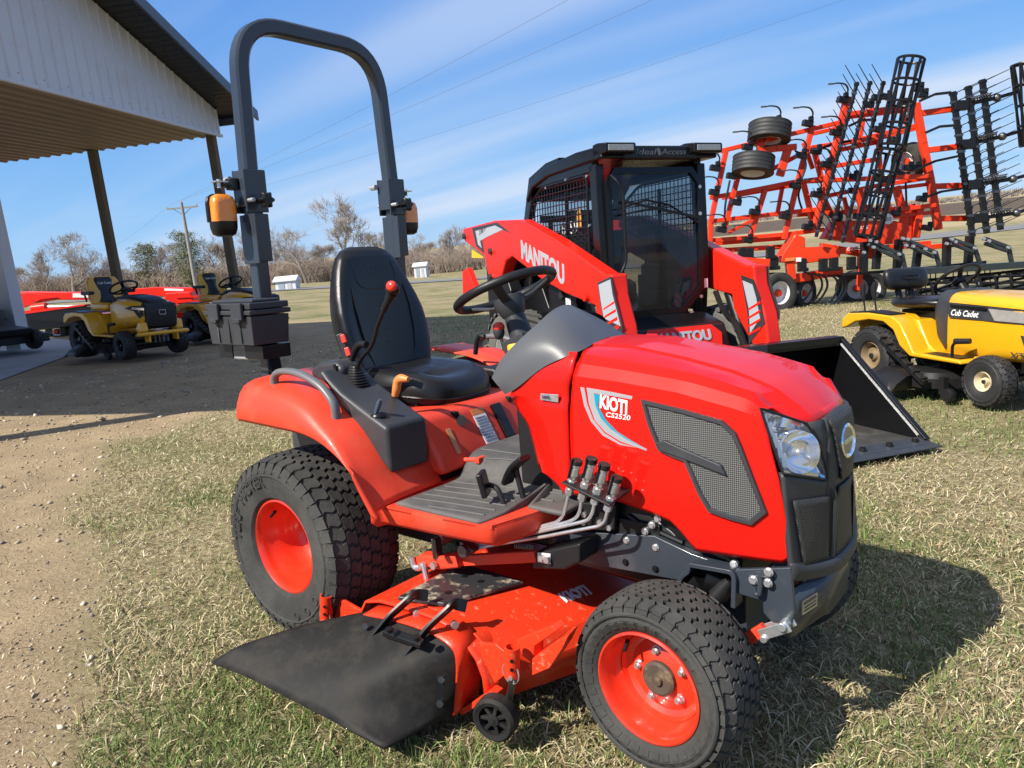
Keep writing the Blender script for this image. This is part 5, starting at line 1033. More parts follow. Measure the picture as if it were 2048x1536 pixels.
hb = bpy.data.objects.new('flap_hinge', None); col.objects.link(hb); hb.parent = D
for a in ([(0.6896,-0.63,0.2972), (0.6614,-0.63,0.2919), (0.6129,-0.63,0.2391), (0.5621,-0.63,0.1793)], [(0.8428,-0.63,0.303), (0.8264,-0.63,0.307), (0.7689,-0.63,0.2451), (0.7227,-0.63,0.1845)]):
    q = [Vector(p) for p in a]; q = [q[0]+Vector((0, .07, .012)), q[1]+Vector((0, .045, .022)), q[2]+Vector((0, -.01, .018)), q[3]+Vector((0, -.06, .0))]; b = MB(); b.sweep(fillet(q, .02, 4), .010, .034, (1, .25, 0)); b.build('hinge_arm', black_sm, hb, bevel=.002)
q = [Vector(p) for p in [(0.6317,-0.69,0.2347), (0.7855,-0.69,0.2393), (0.7841,-0.69,0.2259), (0.6277,-0.69,0.2179)]]; b = MB(); b.slab(q, (0, .02, .010)); b.build('hinge_plate', black_sm, hb, bevel=.003)
for u in [(0.6804,-0.7,0.2529), (0.7913,-0.7,0.2611)]: b = MB(); b.cyl(u, (u[0], u[1]-.004, u[2]+.012), .010, .010, 6); b.build('hinge_bolt', black_sm, hb)
for u in [(0.6603,-0.58,0.253), (0.8129,-0.58,0.2622)]: b = MB(); b.cyl(u, (u[0]+.012, u[1]-.006, u[2]), .011, .011, 12); b.build('hinge_nut', steel, hb)
q = [(0.8258,-0.675,0.1547), (0.8606,-0.675,0.1693), (0.8466,-0.675,0.0665), (0.8125,-0.675,0.0643)]; b = MB(); b.slab(q, (.006, -.006, 0)); b.build('flap_strip', black_sm, fl_, bevel=.002)
for u in [(0.8521,-0.682,0.157), (0.8397,-0.682,0.0809), (0.5461,-0.682,0.2278)]: b = MB(); b.cyl(u, (u[0]+.008, u[1]-.008, u[2]+.002), .010, .010, 6); b.build('flap_bolt', dsteel, D)
# gauge wheels
def gauge(pt, pb, wc, arm):
    G = bpy.data.objects.new('gauge_wheel', None); col.objects.link(G); G.parent = D
    pt, pb, wc = Vector(pt), Vector(pb), Vector(wc)
    b = MB(); b.lathe([(.016, 0), (.016, (pt-pb).length), (.021, (pt-pb).length), (.021, 0)], pb, pt-pb, 20, closed=True); b.build('gauge_tube', deck_red, G)
    for k in range(2): q = pb.lerp(pt, .35+.3*k); b = MB(); b.cyl(q+Vector((.012, -.016, 0)), q+Vector((.0135, -.0185, 0)), .005, .005, 10); b.build('tube_hole', black_sm, G)
    b = MB(); b.tube(fillet([pb+Vector((0, 0, .04)), pb+Vector((0, 0, -.02)), wc+Vector((.03, .03, .06)), wc+Vector((.0, .03, 0)), wc+Vector((0, -.02, 0))], .02), .010, 10); b.build('gauge_stem', dsteel, G)
    b = MB(); r_ = .062; b.lathe([(.042, -.02), (.054, -.024), (r_, -.016), (r_, .016), (.054, .024), (.042, .02), (.040, 0), (.042, -.02)], wc, (.25, -1, 0), 28, closed=True); gw = b.build('gauge_tyre', flap_m, G)
    b = MB(); b.lathe([(.001, -.024), (.014, -.024), (.016, -.018), (.016, .018), (.001, .02)], wc, (.25, -1, 0), 14)
    b.build('gauge_hub', flap_m, G); axd = Vector((.25, -1, 0)).normalized(); e1_ = axd.cross(Vector((0, 0, 1))).normalized()
    for k in range(7):
        a = 2*math.pi*k/7; d = e1_*math.cos(a)+Vector((0, 0, 1))*math.sin(a); b = MB(); b.beam(wc+d*.012, wc+d*.044, .010, .03, axd); b.build('gauge_spoke', flap_m, G, bevel=.002)
    b = MB(); b.cyl(pb+Vector((.012, -.022, .006)), pb+Vector((-.005, .03, .006)), .006, .006, 8); b.tube([pb+Vector((.03*math.cos(a)*.9, -.004, .01+.03*math.sin(a))) for a in [2*math.pi*k/16 for k in range(16)]], .0018, 5, closed=True); b.build('quick_pin', steel, G)
    b = MB(); b.slab(arm, (0, .012, 0)); b.build('gauge_arm', deck_red, G, bevel=.003)
g_ = [(1.05,-0.61,0.2762), (1.044,-0.61,0.1924), (0.9914,-0.61,0.0706)]
gauge(g_[0], g_[1], (g_[2][0], -.625, .062), [Vector(p) for p in [(0.9663,-0.58,0.2439), (1.004,-0.58,0.2296), (1.003,-0.58,0.1721), (0.9531,-0.58,0.1231), (0.8892,-0.58,0.2277)]])
g_ = [(0.253,-0.6,0.2172), (0.2392,-0.6,0.1261)]
gauge(g_[0], g_[1], (g_[1][0]+.0, -.56, .062), [Vector(p) for p in [(0.2282,-0.57,0.1952), (0.2642,-0.57,0.2027), (0.39,-0.57,0.1845), (0.3877,-0.57,0.1673), (0.2147,-0.57,0.1051)]])
q = [Vector(p) for p in [(1.024,-0.56,0.2646), (1.145,-0.56,0.3389), (1.158,-0.56,0.3276), (1.083,-0.56,0.2631), (1.076,-0.56,0.211), (1.04,-0.56,0.225)]]; b = MB(); b.slab(q, (.012, .03, .01)); b.build('front_bracket', deck_red, D, bevel=.003)
q = [Vector(p) for p in [(1.078,-0.57,0.2287), (1.185,-0.57,0.3218), (1.206,-0.57,0.3367), (1.183,-0.57,0.2915), (1.138,-0.57,0.223), (1.048,-0.57,0.1624)]]; b = MB(); b.slab(q, (-.01, .06, 0)); b.build('front_bracket', deck_red, D, bevel=.003)
b = MB(); q = [(0.968,-0.1703,0.1544), (0.968,-0.101,0.144), (0.968,-0.1058,0.0741), (0.968,-0.1753,0.0861)]; b.slab([(p[0]+.11, p[1]-.05, p[2]-.0) for p in q], (.001, 0, 0)); b.build('caution_sticker', yellow_p, D)
for s, y in ((1, .58),): b = MB(); b.lathe([(.04, -.02), (.06, -.016), (.062, 0), (.06, .016), (.04, .02)], (.98, y, .06), (0, 1, 0), 20, closed=True); b.build('far_gauge_wheel', flap_m, D)

# ------------------------------------------------------------------ skid-steer loader (thing space: x forward, y left)
K = thing('skid_steer_loader', 'red and black skid steer loader with caged cab and black bucket behind the compact tractor', 'loader', site(-1.07, 3.5, R(-30.6)))
# chassis
b = MB(); b.prism([(-1.55, .28), (.90, .25), (.92, .45), (.86, .62), (.50, .78), (-.4, .85), (-.55, 1.05), (-1.55, 1.0), (-1.68, .6)], 'y', -.46, .46); b.build('chassis', blackp, K, bevel=.02)
b = MB(); b.prism([(-1.70, .5), (-1.0, .5), (-.85, 1.15), (-1.0, 1.45), (-1.55, 1.35), (-1.72, 1.1)], 'y', -.43, .43); b.build('engine_hood', blackp, K, bevel=.03)
# wheels
dusty_t = mat('dusty_tyre', (.11, .108, .10), .85, spec=.2, var=.25, dirt=.5, dirtcol=(.2, .185, .16))
def lwheel(x, y):
    W = bpy.data.objects.new('wheel', None); col.objects.link(W); W.parent = K; W.location = (x, y, .42); s = -1 if y < 0 else 1
    b = MB(); b.lathe([(.215, -.15), (.30, -.165), (.37, -.155), (.392, -.13), (.395, 0), (.392, .13), (.37, .155), (.30, .165), (.215, .15)], (0, 0, 0), (0, 1, 0), 40, closed=True)
    for k in range(22):
        for t in (-1, 1):
            a = 2*math.pi*(k+(.5 if t > 0 else 0))/22; d = Vector((math.cos(a), 0, math.sin(a))); e = Vector((-math.sin(a), 0, math.cos(a)))
            P = []
            for yy, sh in ((.01*t, .02), (.165*t, -.06)):
                for w in (-.028, .028):
                    for r_ in (.385, .425 if yy*t < .1 else .405): P.append(d*r_+e*(w+sh)+Vector((0, yy, 0)))
            b.add(P, [(1, 3, 7, 5), (0, 1, 5, 4), (2, 6, 7, 3), (0, 2, 3, 1), (4, 5, 7, 6)])
    b.build('tyre', dusty_t, W, ang=30)
    b = MB(); b.lathe([(.22, s*.13), (.225, s*.15), (.205, s*.14), (.19, s*.05), (.12, s*.03), (.1, s*.07), (.001, s*.07)], (0, 0, 0), (0, 1, 0), 28, closed=True); b.build('rim', silver, W)
for x in (-.62, .56):
    for y in (-.68, .68): lwheel(x, y)
# cab
cab = bpy.data.objects.new('cab', None); col.objects.link(cab); cab.parent = K
ZR = 1.97
for s in (-1, 1):
    b = MB(); b.prism([(.50, .78), (.60, .74), (.64, 1.2), (.60, ZR-.04), (.50, ZR-.04), (.53, 1.3)], 'y', s*.40, s*.47); b.build('front_pillar', blackp, cab, bevel=.008)
    rp = [(-0.8536,1.629), (-0.6837,1.984), (-0.3029,2.059), (-0.0324,2.067), (-0.0421,1.978), (-0.4611,1.943), (-0.6203,1.877), (-0.7363,1.599)]
    b = MB(); b.prism(rp, 'y', s*.41, s*.47); b.build('rear_pillar', blackp, cab, bevel=.006)
    b = MB(); b.box((.0, s*.44, ZR-.05), (1.1, .06, .08)); b.build('side_header', blackp, cab, bevel=.01)
    b = MB(); b.box((.1, s*.44, .95), (.95, .05, .28)); b.build('side_sill', blackp, cab, bevel=.01)
    # mesh guard: each wire its own bar
    x0, x1, z0, z1 = -.70, .46, 1.16, 1.87
    clip = lambda x: min(z1, interp([(-.72, 1.60), (-.64, 1.76), (-.4, z1), (.5, z1)], x)); lo = lambda x: interp([(-.70, 1.50), (.46, z0)], x)
    wires = bpy.data.objects.new('side_guard', None); col.objects.link(wires); wires.parent = K
    def wire(p, q, r_=.0045): bb = MB(); bb.cyl(p, q, r_, r_, 5, False); return bb.build('guard_wire', black_sm, wires)
    for k in range(21): x = x0+(x1-x0)*k/20; wire((x, s*.468, lo(x)), (x, s*.468, clip(x)))
    for k in range(14):
        z = z0+.02+(z1-z0-.04)*k/13; xa = x0
        while clip(xa) < z or lo(xa) > z: xa += .02
        wire((xa, s*.474, z), (x1, s*.474, z))
    fr_ = [(x1, s*.471, z0), (x1, s*.471, z1), (-.4, s*.471, z1), (-.64, s*.471, 1.76), (x0-.02, s*.471, 1.62), (x0, s*.471, 1.5)]
    b = MB(); b.tube(fillet(fr_+[fr_[0]], .06), .012, 8); b.build('guard_frame', black_sm, wires)
    b = MB(); b.box((-.08, s*.42, 1.45), (1.05, .008, .68)); b.build('side_glass', cab_glass, cab)
    b = MB(); b.box((.0, s*.43, 1.45), (.03, .02, .7)); b.build('side_window_divider', black_sm, cab)
    for x, z in ((.47, 1.86), (.1, 1.875), (-.3, 1.86), (.485, 1.5), (.49, 1.25), (-.6, 1.62), (-.63, 1.35)): b = MB(); b.cyl((x, s*.468, z), (x, s*.482, z), .011, .011, 10); b.build('guard_bolt', steel, K)
# marked number on the glass and warning pictogram plate
text('glass_marking', '6759', mat('marker_ink', (.55, .60, .60), .6), K, (-.12, -.4265, 1.46), (1, 0, 0), (0, 0, 1), .10, .30, ext=.0006)
b = MB(); b.box((-.34, -.4262, 1.54), (.08, .002, .08)); b.build('window_label', black_sm, K)
b = MB(); b.slab([(.17, -.4268, 1.5), (.25, -.4268, 1.5), (.25, -.4268, 1.6), (.21, -.4268, 1.67), (.17, -.4268, 1.6)], (0, .0015, 0)); b.build('warning_label', mat('warn_orange', (.5, .25, .05), .5), K)
# roof
prof = [(.74, ZR-.02), (.72, ZR+.045), (.62, ZR+.075), (.3, ZR+.085), (-.25, ZR+.06), (-.62, ZR-.03), (-.74, ZR-.16), (-.72, ZR-.2), (-.58, ZR-.09), (-.25, ZR-.03), (.5, ZR-.02)]
b = MB(); b.prism(prof, 'y', -.49, .49); b.build('roof', blackp, cab, bevel=.018)
for k in range(4): b = MB(); b.prism([(.45-.3*k, ZR+.06), (.43-.3*k, ZR+.098-.012*k), (.24-.3*k, ZR+.098-.02*k), (.2-.3*k, ZR+.05-.01*k)], 'y', -.40, .40); b.build('roof_rib', blackp, cab, bevel=.012)
for s in (-1, 1):
    b = MB(); b.prism([(.6, ZR+.0), (.80, ZR+.01), (.80, ZR+.08), (.66, ZR+.095), (.6, ZR+.09)], 'y', s*.24, s*.49); b.build('lamp_pod', blackp, cab, bevel=.012)
    b = MB(); b.box((.803, s*.365, ZR+.045), (.012, .20, .042)); b.build('work_lamp', mat('lamp_face', (.28, .28, .27), .25, metal=.3, var=.3, vscale=80), cab, bevel=.004)
visor_ink = mat('visor_ink', (.09, .09, .095), .4)
b = MB(); b.box((.68, 0, ZR+.02), (.12, .62, .10)); b.build('front_visor', blackp, cab, bevel=.02)
text('visor_lettering', 'Ideal', visor_ink, K, (.7415, -.21, ZR+.005), (0, 1, 0), (0, 0, 1), .04, .17, shear=.2)
text('visor_lettering', 'Access', visor_ink, K, (.7415, .0, ZR+.005), (0, 1, 0), (0, 0, 1), .04, .21, shear=.2)
b = MB(); b.box((.7412, -.02, ZR+.025), (.001, .025, .05), Matrix.Rotation(R(20), 3, 'X')); b.build('visor_mark', visor_ink, K)
# back wall, headliner, interior
b = MB(); b.box((-.60, 0, 1.15), (.04, .8, .7)); b.box((-.62, 0, 1.62), (.02, .8, .06)); b.build('rear_wall', black_sm, cab)
b = MB(); b.box((-.61, 0, 1.6), (.008, .78, .4)); b.build('rear_glass', cab_glass, cab)
b = MB(); b.box((-.33, 0, .98), (.5, .5, .14)); b.box((-.52, 0, 1.3), (.12, .48, .55), Matrix.Rotation(R(-8), 3, 'Y')); b.box((-.6, 0, 1.62), (.09, .3, .14)); b.build('operator_seat', mat('seat_cloth', (.05, .05, .055), .8), cab, bevel=.04)
for s in (-1, 1): b = MB(); b.cyl((.0, s*.27, 1.0), (.06, s*.26, 1.32), .014, .012, 8); b.ball((.065, s*.26, 1.36), (.03, .03, .05), 10, 8); b.build('control_stick', black_sm, cab)
b = MB(); b.box((.12, .30, 1.08), (.3, .12, .22)); b.box((.05, -.33, 1.05), (.4, .10, .2)); b.build('side_pod', black_sm, cab, bevel=.03)
b = MB(); b.slab([(.3, -.33, .86), (.36, -.14, .86), (.33, -.22, 1.12), (.3, -.30, 1.14)], (.02, 0, .01)); b.build('plastic_bag', mat('plastic_wrap', (.6, .63, .66), .35, bump=.6, bscale=30), cab, ang=10)
# door
dr_ = bpy.data.objects.new('cab_door', None); col.objects.link(dr_); dr_.parent = K
do = [(-.41, .98), (-.24, .80), (.24, .80), (.41, .98), (.41, 1.80), (.33, 1.90), (-.33, 1.90), (-.41, 1.80)]; di = offset_poly(do, .045)
n = len(do); mk = lambda P, x: [(x+.035*math.sin((z-.7)/1.2*math.pi), y, z) for y, z in P]
b = MB(); rg = [mk(do, .60), mk(do, .635), mk(di, .635), mk(di, .60)]; b.loft([r_+r_[:1] for r_ in rg], False, False); b.build('door_frame', blackp, dr_, ang=25)
b = MB(); b.add(mk(di, .618)+mk(di, .612), [tuple(range(n)), tuple(range(2*n-1, n-1, -1))]+[(i, n+i, n+(i+1) % n, (i+1) % n) for i in range(n)]); b.build('door_glass', door_gl, dr_, smooth=False)
b = MB(); hp = [(.66, -.37, 1.84), (.72, -.36, 1.80), (.73, -.32, 1.72), (.73, -.31, 1.22), (.72, -.36, 1.12), (.66, -.38, 1.05)]; b.tube(fillet(hp, .04), .012, 8); b.build('door_handle', black_sm, dr_)
b = MB(); b.tube([(.66, -.33, 1.60), (.675, -.1, 1.66), (.67, .1, 1.62), (.66, .36, 1.48)], .008, 6); b.beam((.668, -.28, 1.655), (.668, .36, 1.52), .012, .02); b.build('wiper', black_sm, dr_)
b = MB(); b.beam((.672, -.3, 1.56), (.672, .1, 1.62), .01, .014); b.build('wiper_arm', black_sm, dr_)
for y, z in ((-.385, 1.0), (.385, 1.55), (.385, .92), (.3, .80), (.385, 1.75)): b = MB(); b.cyl((.63, y, z), (.655, y, z), .014, .014, 10); b.build('door_bolt', steel, dr_)
# black toe section below the door with maker's plate
b = MB(); b.prism([(.50, .42), (.98, .40), (1.0, .58), (.93, .735), (.70, .80), (.50, .80)], 'y', -.40, .40); b.build('front_cowl', blackp, K, bevel=.02)
b = MB(); b.slab([(1.0, -.32, .56), (1.0, .32, .56), (.965, .34, .66), (.935, .27, .725), (.935, -.27, .725), (.965, -.34, .66)], (.008, 0, .004)); b.build('front_panel', man_red, K, bevel=.003)
text('front_lettering', 'MANITOU', grey_gu, K, (.992, -.24, .618), (0, 1, 0), (-.40, 0, 1), .085, .48, bold=.04, ext=.004)
# lift arms
arm = [(-2.211,1.642), (-1.187,1.658), (-0.5226,1.619), (-0.2482,1.546), (0.212,1.416), (1.018,1.147), (1.113,1.147), (1.127,1.012), (1.228,0.8054), (1.27,0.5762), (1.107,0.5479), (0.868,0.8193), (0.8507,0.9242), (0.3537,1.002), (-0.0912,1.102), (-0.7535,1.307), (-0.9316,1.274), (-1.095,1.107), (-1.432,1.114), (-1.544,1.335), (-1.823,1.418), (-2.18,1.51)]
for s in (-1, 1):
    A = bpy.data.objects.new('lift_arm', None); col.objects.link(A); A.parent = K
    b = MB(); b.prism(arm, 'y', s*.515, s*.64); b.build('arm_plate', man_red, A, bevel=.02, seg=3)
    pt = [(0.9063,1.089), (1.117,1.134), (1.144,1.018), (1.244,0.8075), (1.24,0.7467), (0.9739,0.8319), (0.9341,0.9627)]; y = s*.744
    b = MB(); b.prism(offset_poly(pt, -.0), 'y', s*.639, s*.642); b.build('arm_end_border', mat('charcoal_print', (.03, .032, .036), .4), A, smooth=False)
    b = MB(); b.prism(offset_poly(pt, .018)[:4]+offset_poly(pt, .018)[5:], 'y', s*.6425, s*.6445); b.build('arm_end_guide', grey_gu, A, smooth=False)
    for k in range(5):
        z = interp([(0, .72), (5, .95)], k); q = [(0.9696,0.9122), (1.151,0.9335)]; dz_ = -.055*k; b = MB(); b.prism([(q[0][0]+.02+.012*k, q[0][1]+dz_-.01), (q[1][0]+.018*k, q[1][1]+dz_+.02), (q[1][0]+.018*k, q[1][1]+dz_+.035+.004*k), (q[0][0]+.02+.012*k, q[0][1]+dz_+.004*k)], 'y', s*.6446, s*.6455); b.build('arm_end_stripe', man_red, A, smooth=False)
    gp = [(-1.872,1.631), (-1.101,1.637), (-0.7239,1.511), (-1.064,1.582), (-1.568,1.516), (-1.52,1.36), (-1.771,1.442)]; b = MB(); b.prism(gp, 'y', s*.6395, s*.642); b.build('tower_border', bpy.data.materials['charcoal_print'], A, smooth=False)
    gp = [(-1.757,1.594), (-1.153,1.611), (-0.9411,1.56), (-1.363,1.521), (-1.626,1.489), (-1.588,1.416), (-1.697,1.456)]; b = MB(); b.prism(gp, 'y', s*.6425, s*.644); b.build('tower_guide', grey_gu, A, smooth=False)
    for u in [(-2.124,-0.64,1.56), (-1.305,-0.64,1.377), (0.7442,-0.64,0.9831), (-1.35,-0.64,1.131)]: b = MB(); b.cyl((u[0], s*.635, u[2]), (u[0], s*.67, u[2]), .032, .028, 16); b.build('arm_pin', man_red if u[0] > -1 else dsteel, A)
    b = MB(); c = [(-0.1314,0.9637), (-0.0139,0.9663)]; b.cyl((.72, s*.575, 1.0), (1.02, s*.575, .42), .045, .045, 16); b.cyl((.60, s*.575, 1.24), (.74, s*.575, .98), .026, .026, 12); b.build('tilt_cylinder', black_sm, K)
    b = MB(); b.cyl((.735, s*.525, .985), (.735, s*.625, .985), .05, .05, 14); b.build('cylinder_eye', steel, K)
    b = MB(); b.prism([(-.2, .62), (.28, .62), (.28, 1.0), (.18, 1.08), (-.2, 1.08)], 'y', s*.48, s*.52); b.build('valve_box', black_sm, K, bevel=.015)
    b = MB(); b.prism([(-1.62, .45), (-1.02, .45), (-.95, 1.0), (-1.2, 1.35), (-1.62, 1.30)], 'y', s*.47, s*.60); b.build('rear_tower', black_sm, K, bevel=.02)
    q = [(-2.342,1.195), (-2.151,1.228), (-1.908,1.002), (-2.037,0.9298), (-2.372,0.9224)]; b = MB(); b.prism(q, 'y', s*.57, s*.635); b.build('rear_fin', man_red, K, bevel=.01)
bq = [(0.9679,1.077), (1.115,1.043), (1.179,0.9248), (1.238,0.731), (1.06,0.5645), (1.042,0.7997)]; b = MB(); b.prism(bq, 'y', .5115, .5148); b.build('inner_border', bpy.data.materials['charcoal_print'], K, smooth=False)
gq = [(0.9908,1.037), (1.104,1.007), (1.146,0.9123), (1.188,0.7643), (1.076,0.6485), (1.065,0.8253)]; b = MB(); b.prism(gq, 'y', .5095, .5113); b.build('inner_guide', grey_gu, K, smooth=False)
for k in range(4): q = [(1.062,0.8254), (1.195,0.852)]; dz_ = -.062*k; b = MB(); b.prism([(q[0][0], q[0][1]+dz_-.008), (q[1][0], q[1][1]+dz_+.02), (q[1][0], q[1][1]+dz_+.04), (q[0][0], q[0][1]+dz_+.008)], 'y', .5075, .5093); b.build('inner_stripe', man_red, K, smooth=False)
q = [(-1.905,1.413), (-1.541,1.327), (-1.569,1.32), (-1.922,1.329)]; b = MB(); b.prism(q, 'y', -.646, -.643); b.build('yellow_label', yellow_p, K, smooth=False)
t0, t1 = [Vector(p) for p in [(-0.5152,-0.641,1.287), (0.3593,-0.641,1.06)]]; d_ = t1-t0; d_.y = 0
text('arm_lettering', 'MANITOU', grey_gu, K, (t0.x, -.641, t0.z), d_, (-d_.z*.0, 0, 1), .165, d_.length, bold=.045)
t0 = Vector([(-1.634,-0.6455,1.548)][0]); text('model_lettering', '2300 V', bpy.data.materials['charcoal_print'], K, (t0.x, -.6452, t0.z), (1, 0, .12), (0, 0, 1), .045, .21, shear=.15)
# hoses and stickers
for s in (-1, 1):
    for k in range(2): b = MB(); b.tube(spline([(.66, s*(.50+.02*k), .95), (.78, s*(.49+.02*k), .80), (.92, s*(.48+.03*k), .72), (1.08, s*(.47+.03*k), .50), (1.18, s*.42, .46)], 5), .014, 7); b.build('hydraulic_hose', black_sm, K)
    b = MB(); b.box((.648, s*.43, 1.02), (.004, .035, .07)); b.build('pillar_sticker', white_p, K)
b = MB(); b.box((.15, -.5215, .92), (.09, .003, .07)); b.build('valve_sticker', white_p, K)
b = MB(); b.cyl((.05, -.52, .98), (.05, -.545, .98), .035, .035, 14); b.build('lock_cylinder', dsteel, K)
# bucket
bu = bpy.data.objects.new('bucket', None); col.objects.link(bu); bu.parent = K
bp_ = [(2.30, .012), (1.55, .012), (1.42, .06), (1.34, .18), (1.36, .36), (1.46, .56), (1.50, .60)]
b = MB(); b.loft([[(x, -.92, z) for x, z in bp_], [(x, .92, z) for x, z in bp_]], False, False); o = b.build('bucket_shell', blackp, bu, ang=40); md = o.modifiers.new('solid', 'SOLIDIFY'); md.thickness = .014; md.offset = 0
for s in (-1, 1):
    b = MB(); b.prism([(2.22, .006), (1.55, .0), (1.40, .05), (1.32, .18), (1.35, .36), (1.45, .575), (1.56, .60)], 'y', s*.92, s*.938); b.build('bucket_side', blackp, bu, bevel=.003)
    b = MB(); b.beam((2.25, s*.93, .03), (1.53, s*.93, .615), .04, .014, (1, 0, 0)); b.build('side_edge', blackp, bu, bevel=.003)
    b = MB(); b.beam((2.20, s*.908, .05), (1.55, s*.908, .575), .010, .010, (1, 0, 0)); b.build('weld_bead', mat('weld', (.6, .6, .6), .35, metal=.3, bump=.8, bscale=120), bu)
b = MB(); b.box((1.50, 0, .60), (.10, 1.87, .05)); b.box((1.53, 0, .575), (.03, 1.84, .03)); b.build('bucket_lip', blackp, bu, bevel=.004)
b = MB(); b.box((1.555, -.25, .592), (.012, 1.05, .06)); b.build('bucket_sight_strip', mat('strip_blue', (.02, .025, .04), .3), bu, bevel=.002)
b = MB(); b.prism([(2.18, .020), (2.36, .004), (2.36, .012), (2.18, .032)], 'y', -.93, .93); b.build('cutting_edge', mat('edge_steel', (.03, .035, .045), .5, var=.4, vscale=20), bu, bevel=.003)
for k in range(9): y = -.84+.21*k; b = MB(); b.cyl((2.24, y, .026), (2.24, y, .048), .022, .018, 6); b.build('edge_bolt', black_sm, bu)
b = MB(); b.box((1.9, 0, .0215), (.7, 1.83, .004)); b.build('bucket_floor_wear', mat('worn_floor', (.07, .068, .065), .5, metal=.3, var=.5, vscale=9, dirt=.6, dirtcol=(.16, .14, .12)), bu)
b = MB(); b.box((1.25, 0, .34), (.10, 1.1, .5)); b.build('quick_attach', black_sm, K, bevel=.02)

# ------------------------------------------------------------------ riding mowers (thing space: x forward, y left, origin on ground)
def mower_wheel(parent, x, y, R0, W, rimR, rim_mat, lugs=22, rows=4):
    e = bpy.data.objects.new('wheel', None); col.objects.link(e); e.parent = parent; e.location = (x, y, R0)
    tyre(e, (0, 0, 0), R0, W, rimR, lugs, rows, tyre_new, lug_h=.010)
    s = -1 if y < 0 else 1; h = W*.36
    b = MB(); b.lathe([(rimR*1.04, s*h), (rimR*1.0, s*(h+.012)), (rimR*.9, s*(h-.01)), (rimR*.8, s*(h-.045)), (rimR*.4, s*(h-.04)), (rimR*.3, s*(h-.01)), (.001, s*(h-.008))], (0, 0, 0), (0, 1, 0), 28, closed=True)
    b.lathe([(rimR*1.04, -s*h), (rimR*.85, -s*(h-.03)), (rimR*.8, 0)], (0, 0, 0), (0, 1, 0), 28, closed=True); b.build('rim', rim_mat, e)
    b = MB(); b.lathe([(rimR*.2, s*(h-.01)), (rimR*.2, s*(h+.004)), (.001, s*(h+.005))], (0, 0, 0), (0, 1, 0), 16); b.build('hub', dsteel, e)
    return e
def steer_wheel(parent, c, r_, tilt, m):
    e = bpy.data.objects.new('steering_wheel', None); col.objects.link(e); e.parent = parent; c = Vector(c)
    a_ = Vector((-math.sin(tilt), 0, math.cos(tilt))); e1 = Vector((math.cos(tilt), 0, math.sin(tilt))); e2 = Vector((0, 1, 0))
    b = MB(); b.tube([c+(e1*math.cos(a)+e2*math.sin(a))*r_ for a in [2*math.pi*k/36 for k in range(36)]], .015, 8, closed=True); b.build('steering_rim', m, e)
    for a in (R(90), R(210), R(330)):
        d = e1*math.cos(a)+e2*math.sin(a); b = MB(); b.sweep([c-a_*.03+d*.02, c+d*r_*.97], .04, .012, a_.cross(d), .003); b.build('spoke', m, e)
    b = MB(); b.lathe([(.05, -.05), (.06, -.02), (.04, .0), (.001, .002)], c-a_*.01, a_, 16); b.build('hub', m, e)
    b = MB(); b.cyl(c-a_*.04, c-a_*.3, .03, .04, 12); b.build('steering_shaft', m, parent)
def section_loft(parent, name, secs, m, ang=40, n=20, p=.55):
    """secs: (x, half width, z low, z high, roundness)"""
    rg = []
    for x, w, z0, z1, *pp in secs:
        q = pp[0] if pp else p; r_ = []
        for k in range(n):
            a = 2*math.pi*k/n; r_.append((x, w*math.copysign(abs(math.cos(a))**q, math.cos(a)), (z0+z1)/2+(z1-z0)/2*math.copysign(abs(math.sin(a))**q, math.sin(a))))
        rg.append(r_)
    b = MB(); b.loft(rg); return b.build(name, m, parent, ang=ang)
rear_tan = mat('rim_tan_dirty', (.22, .16, .09), .6, var=.3)
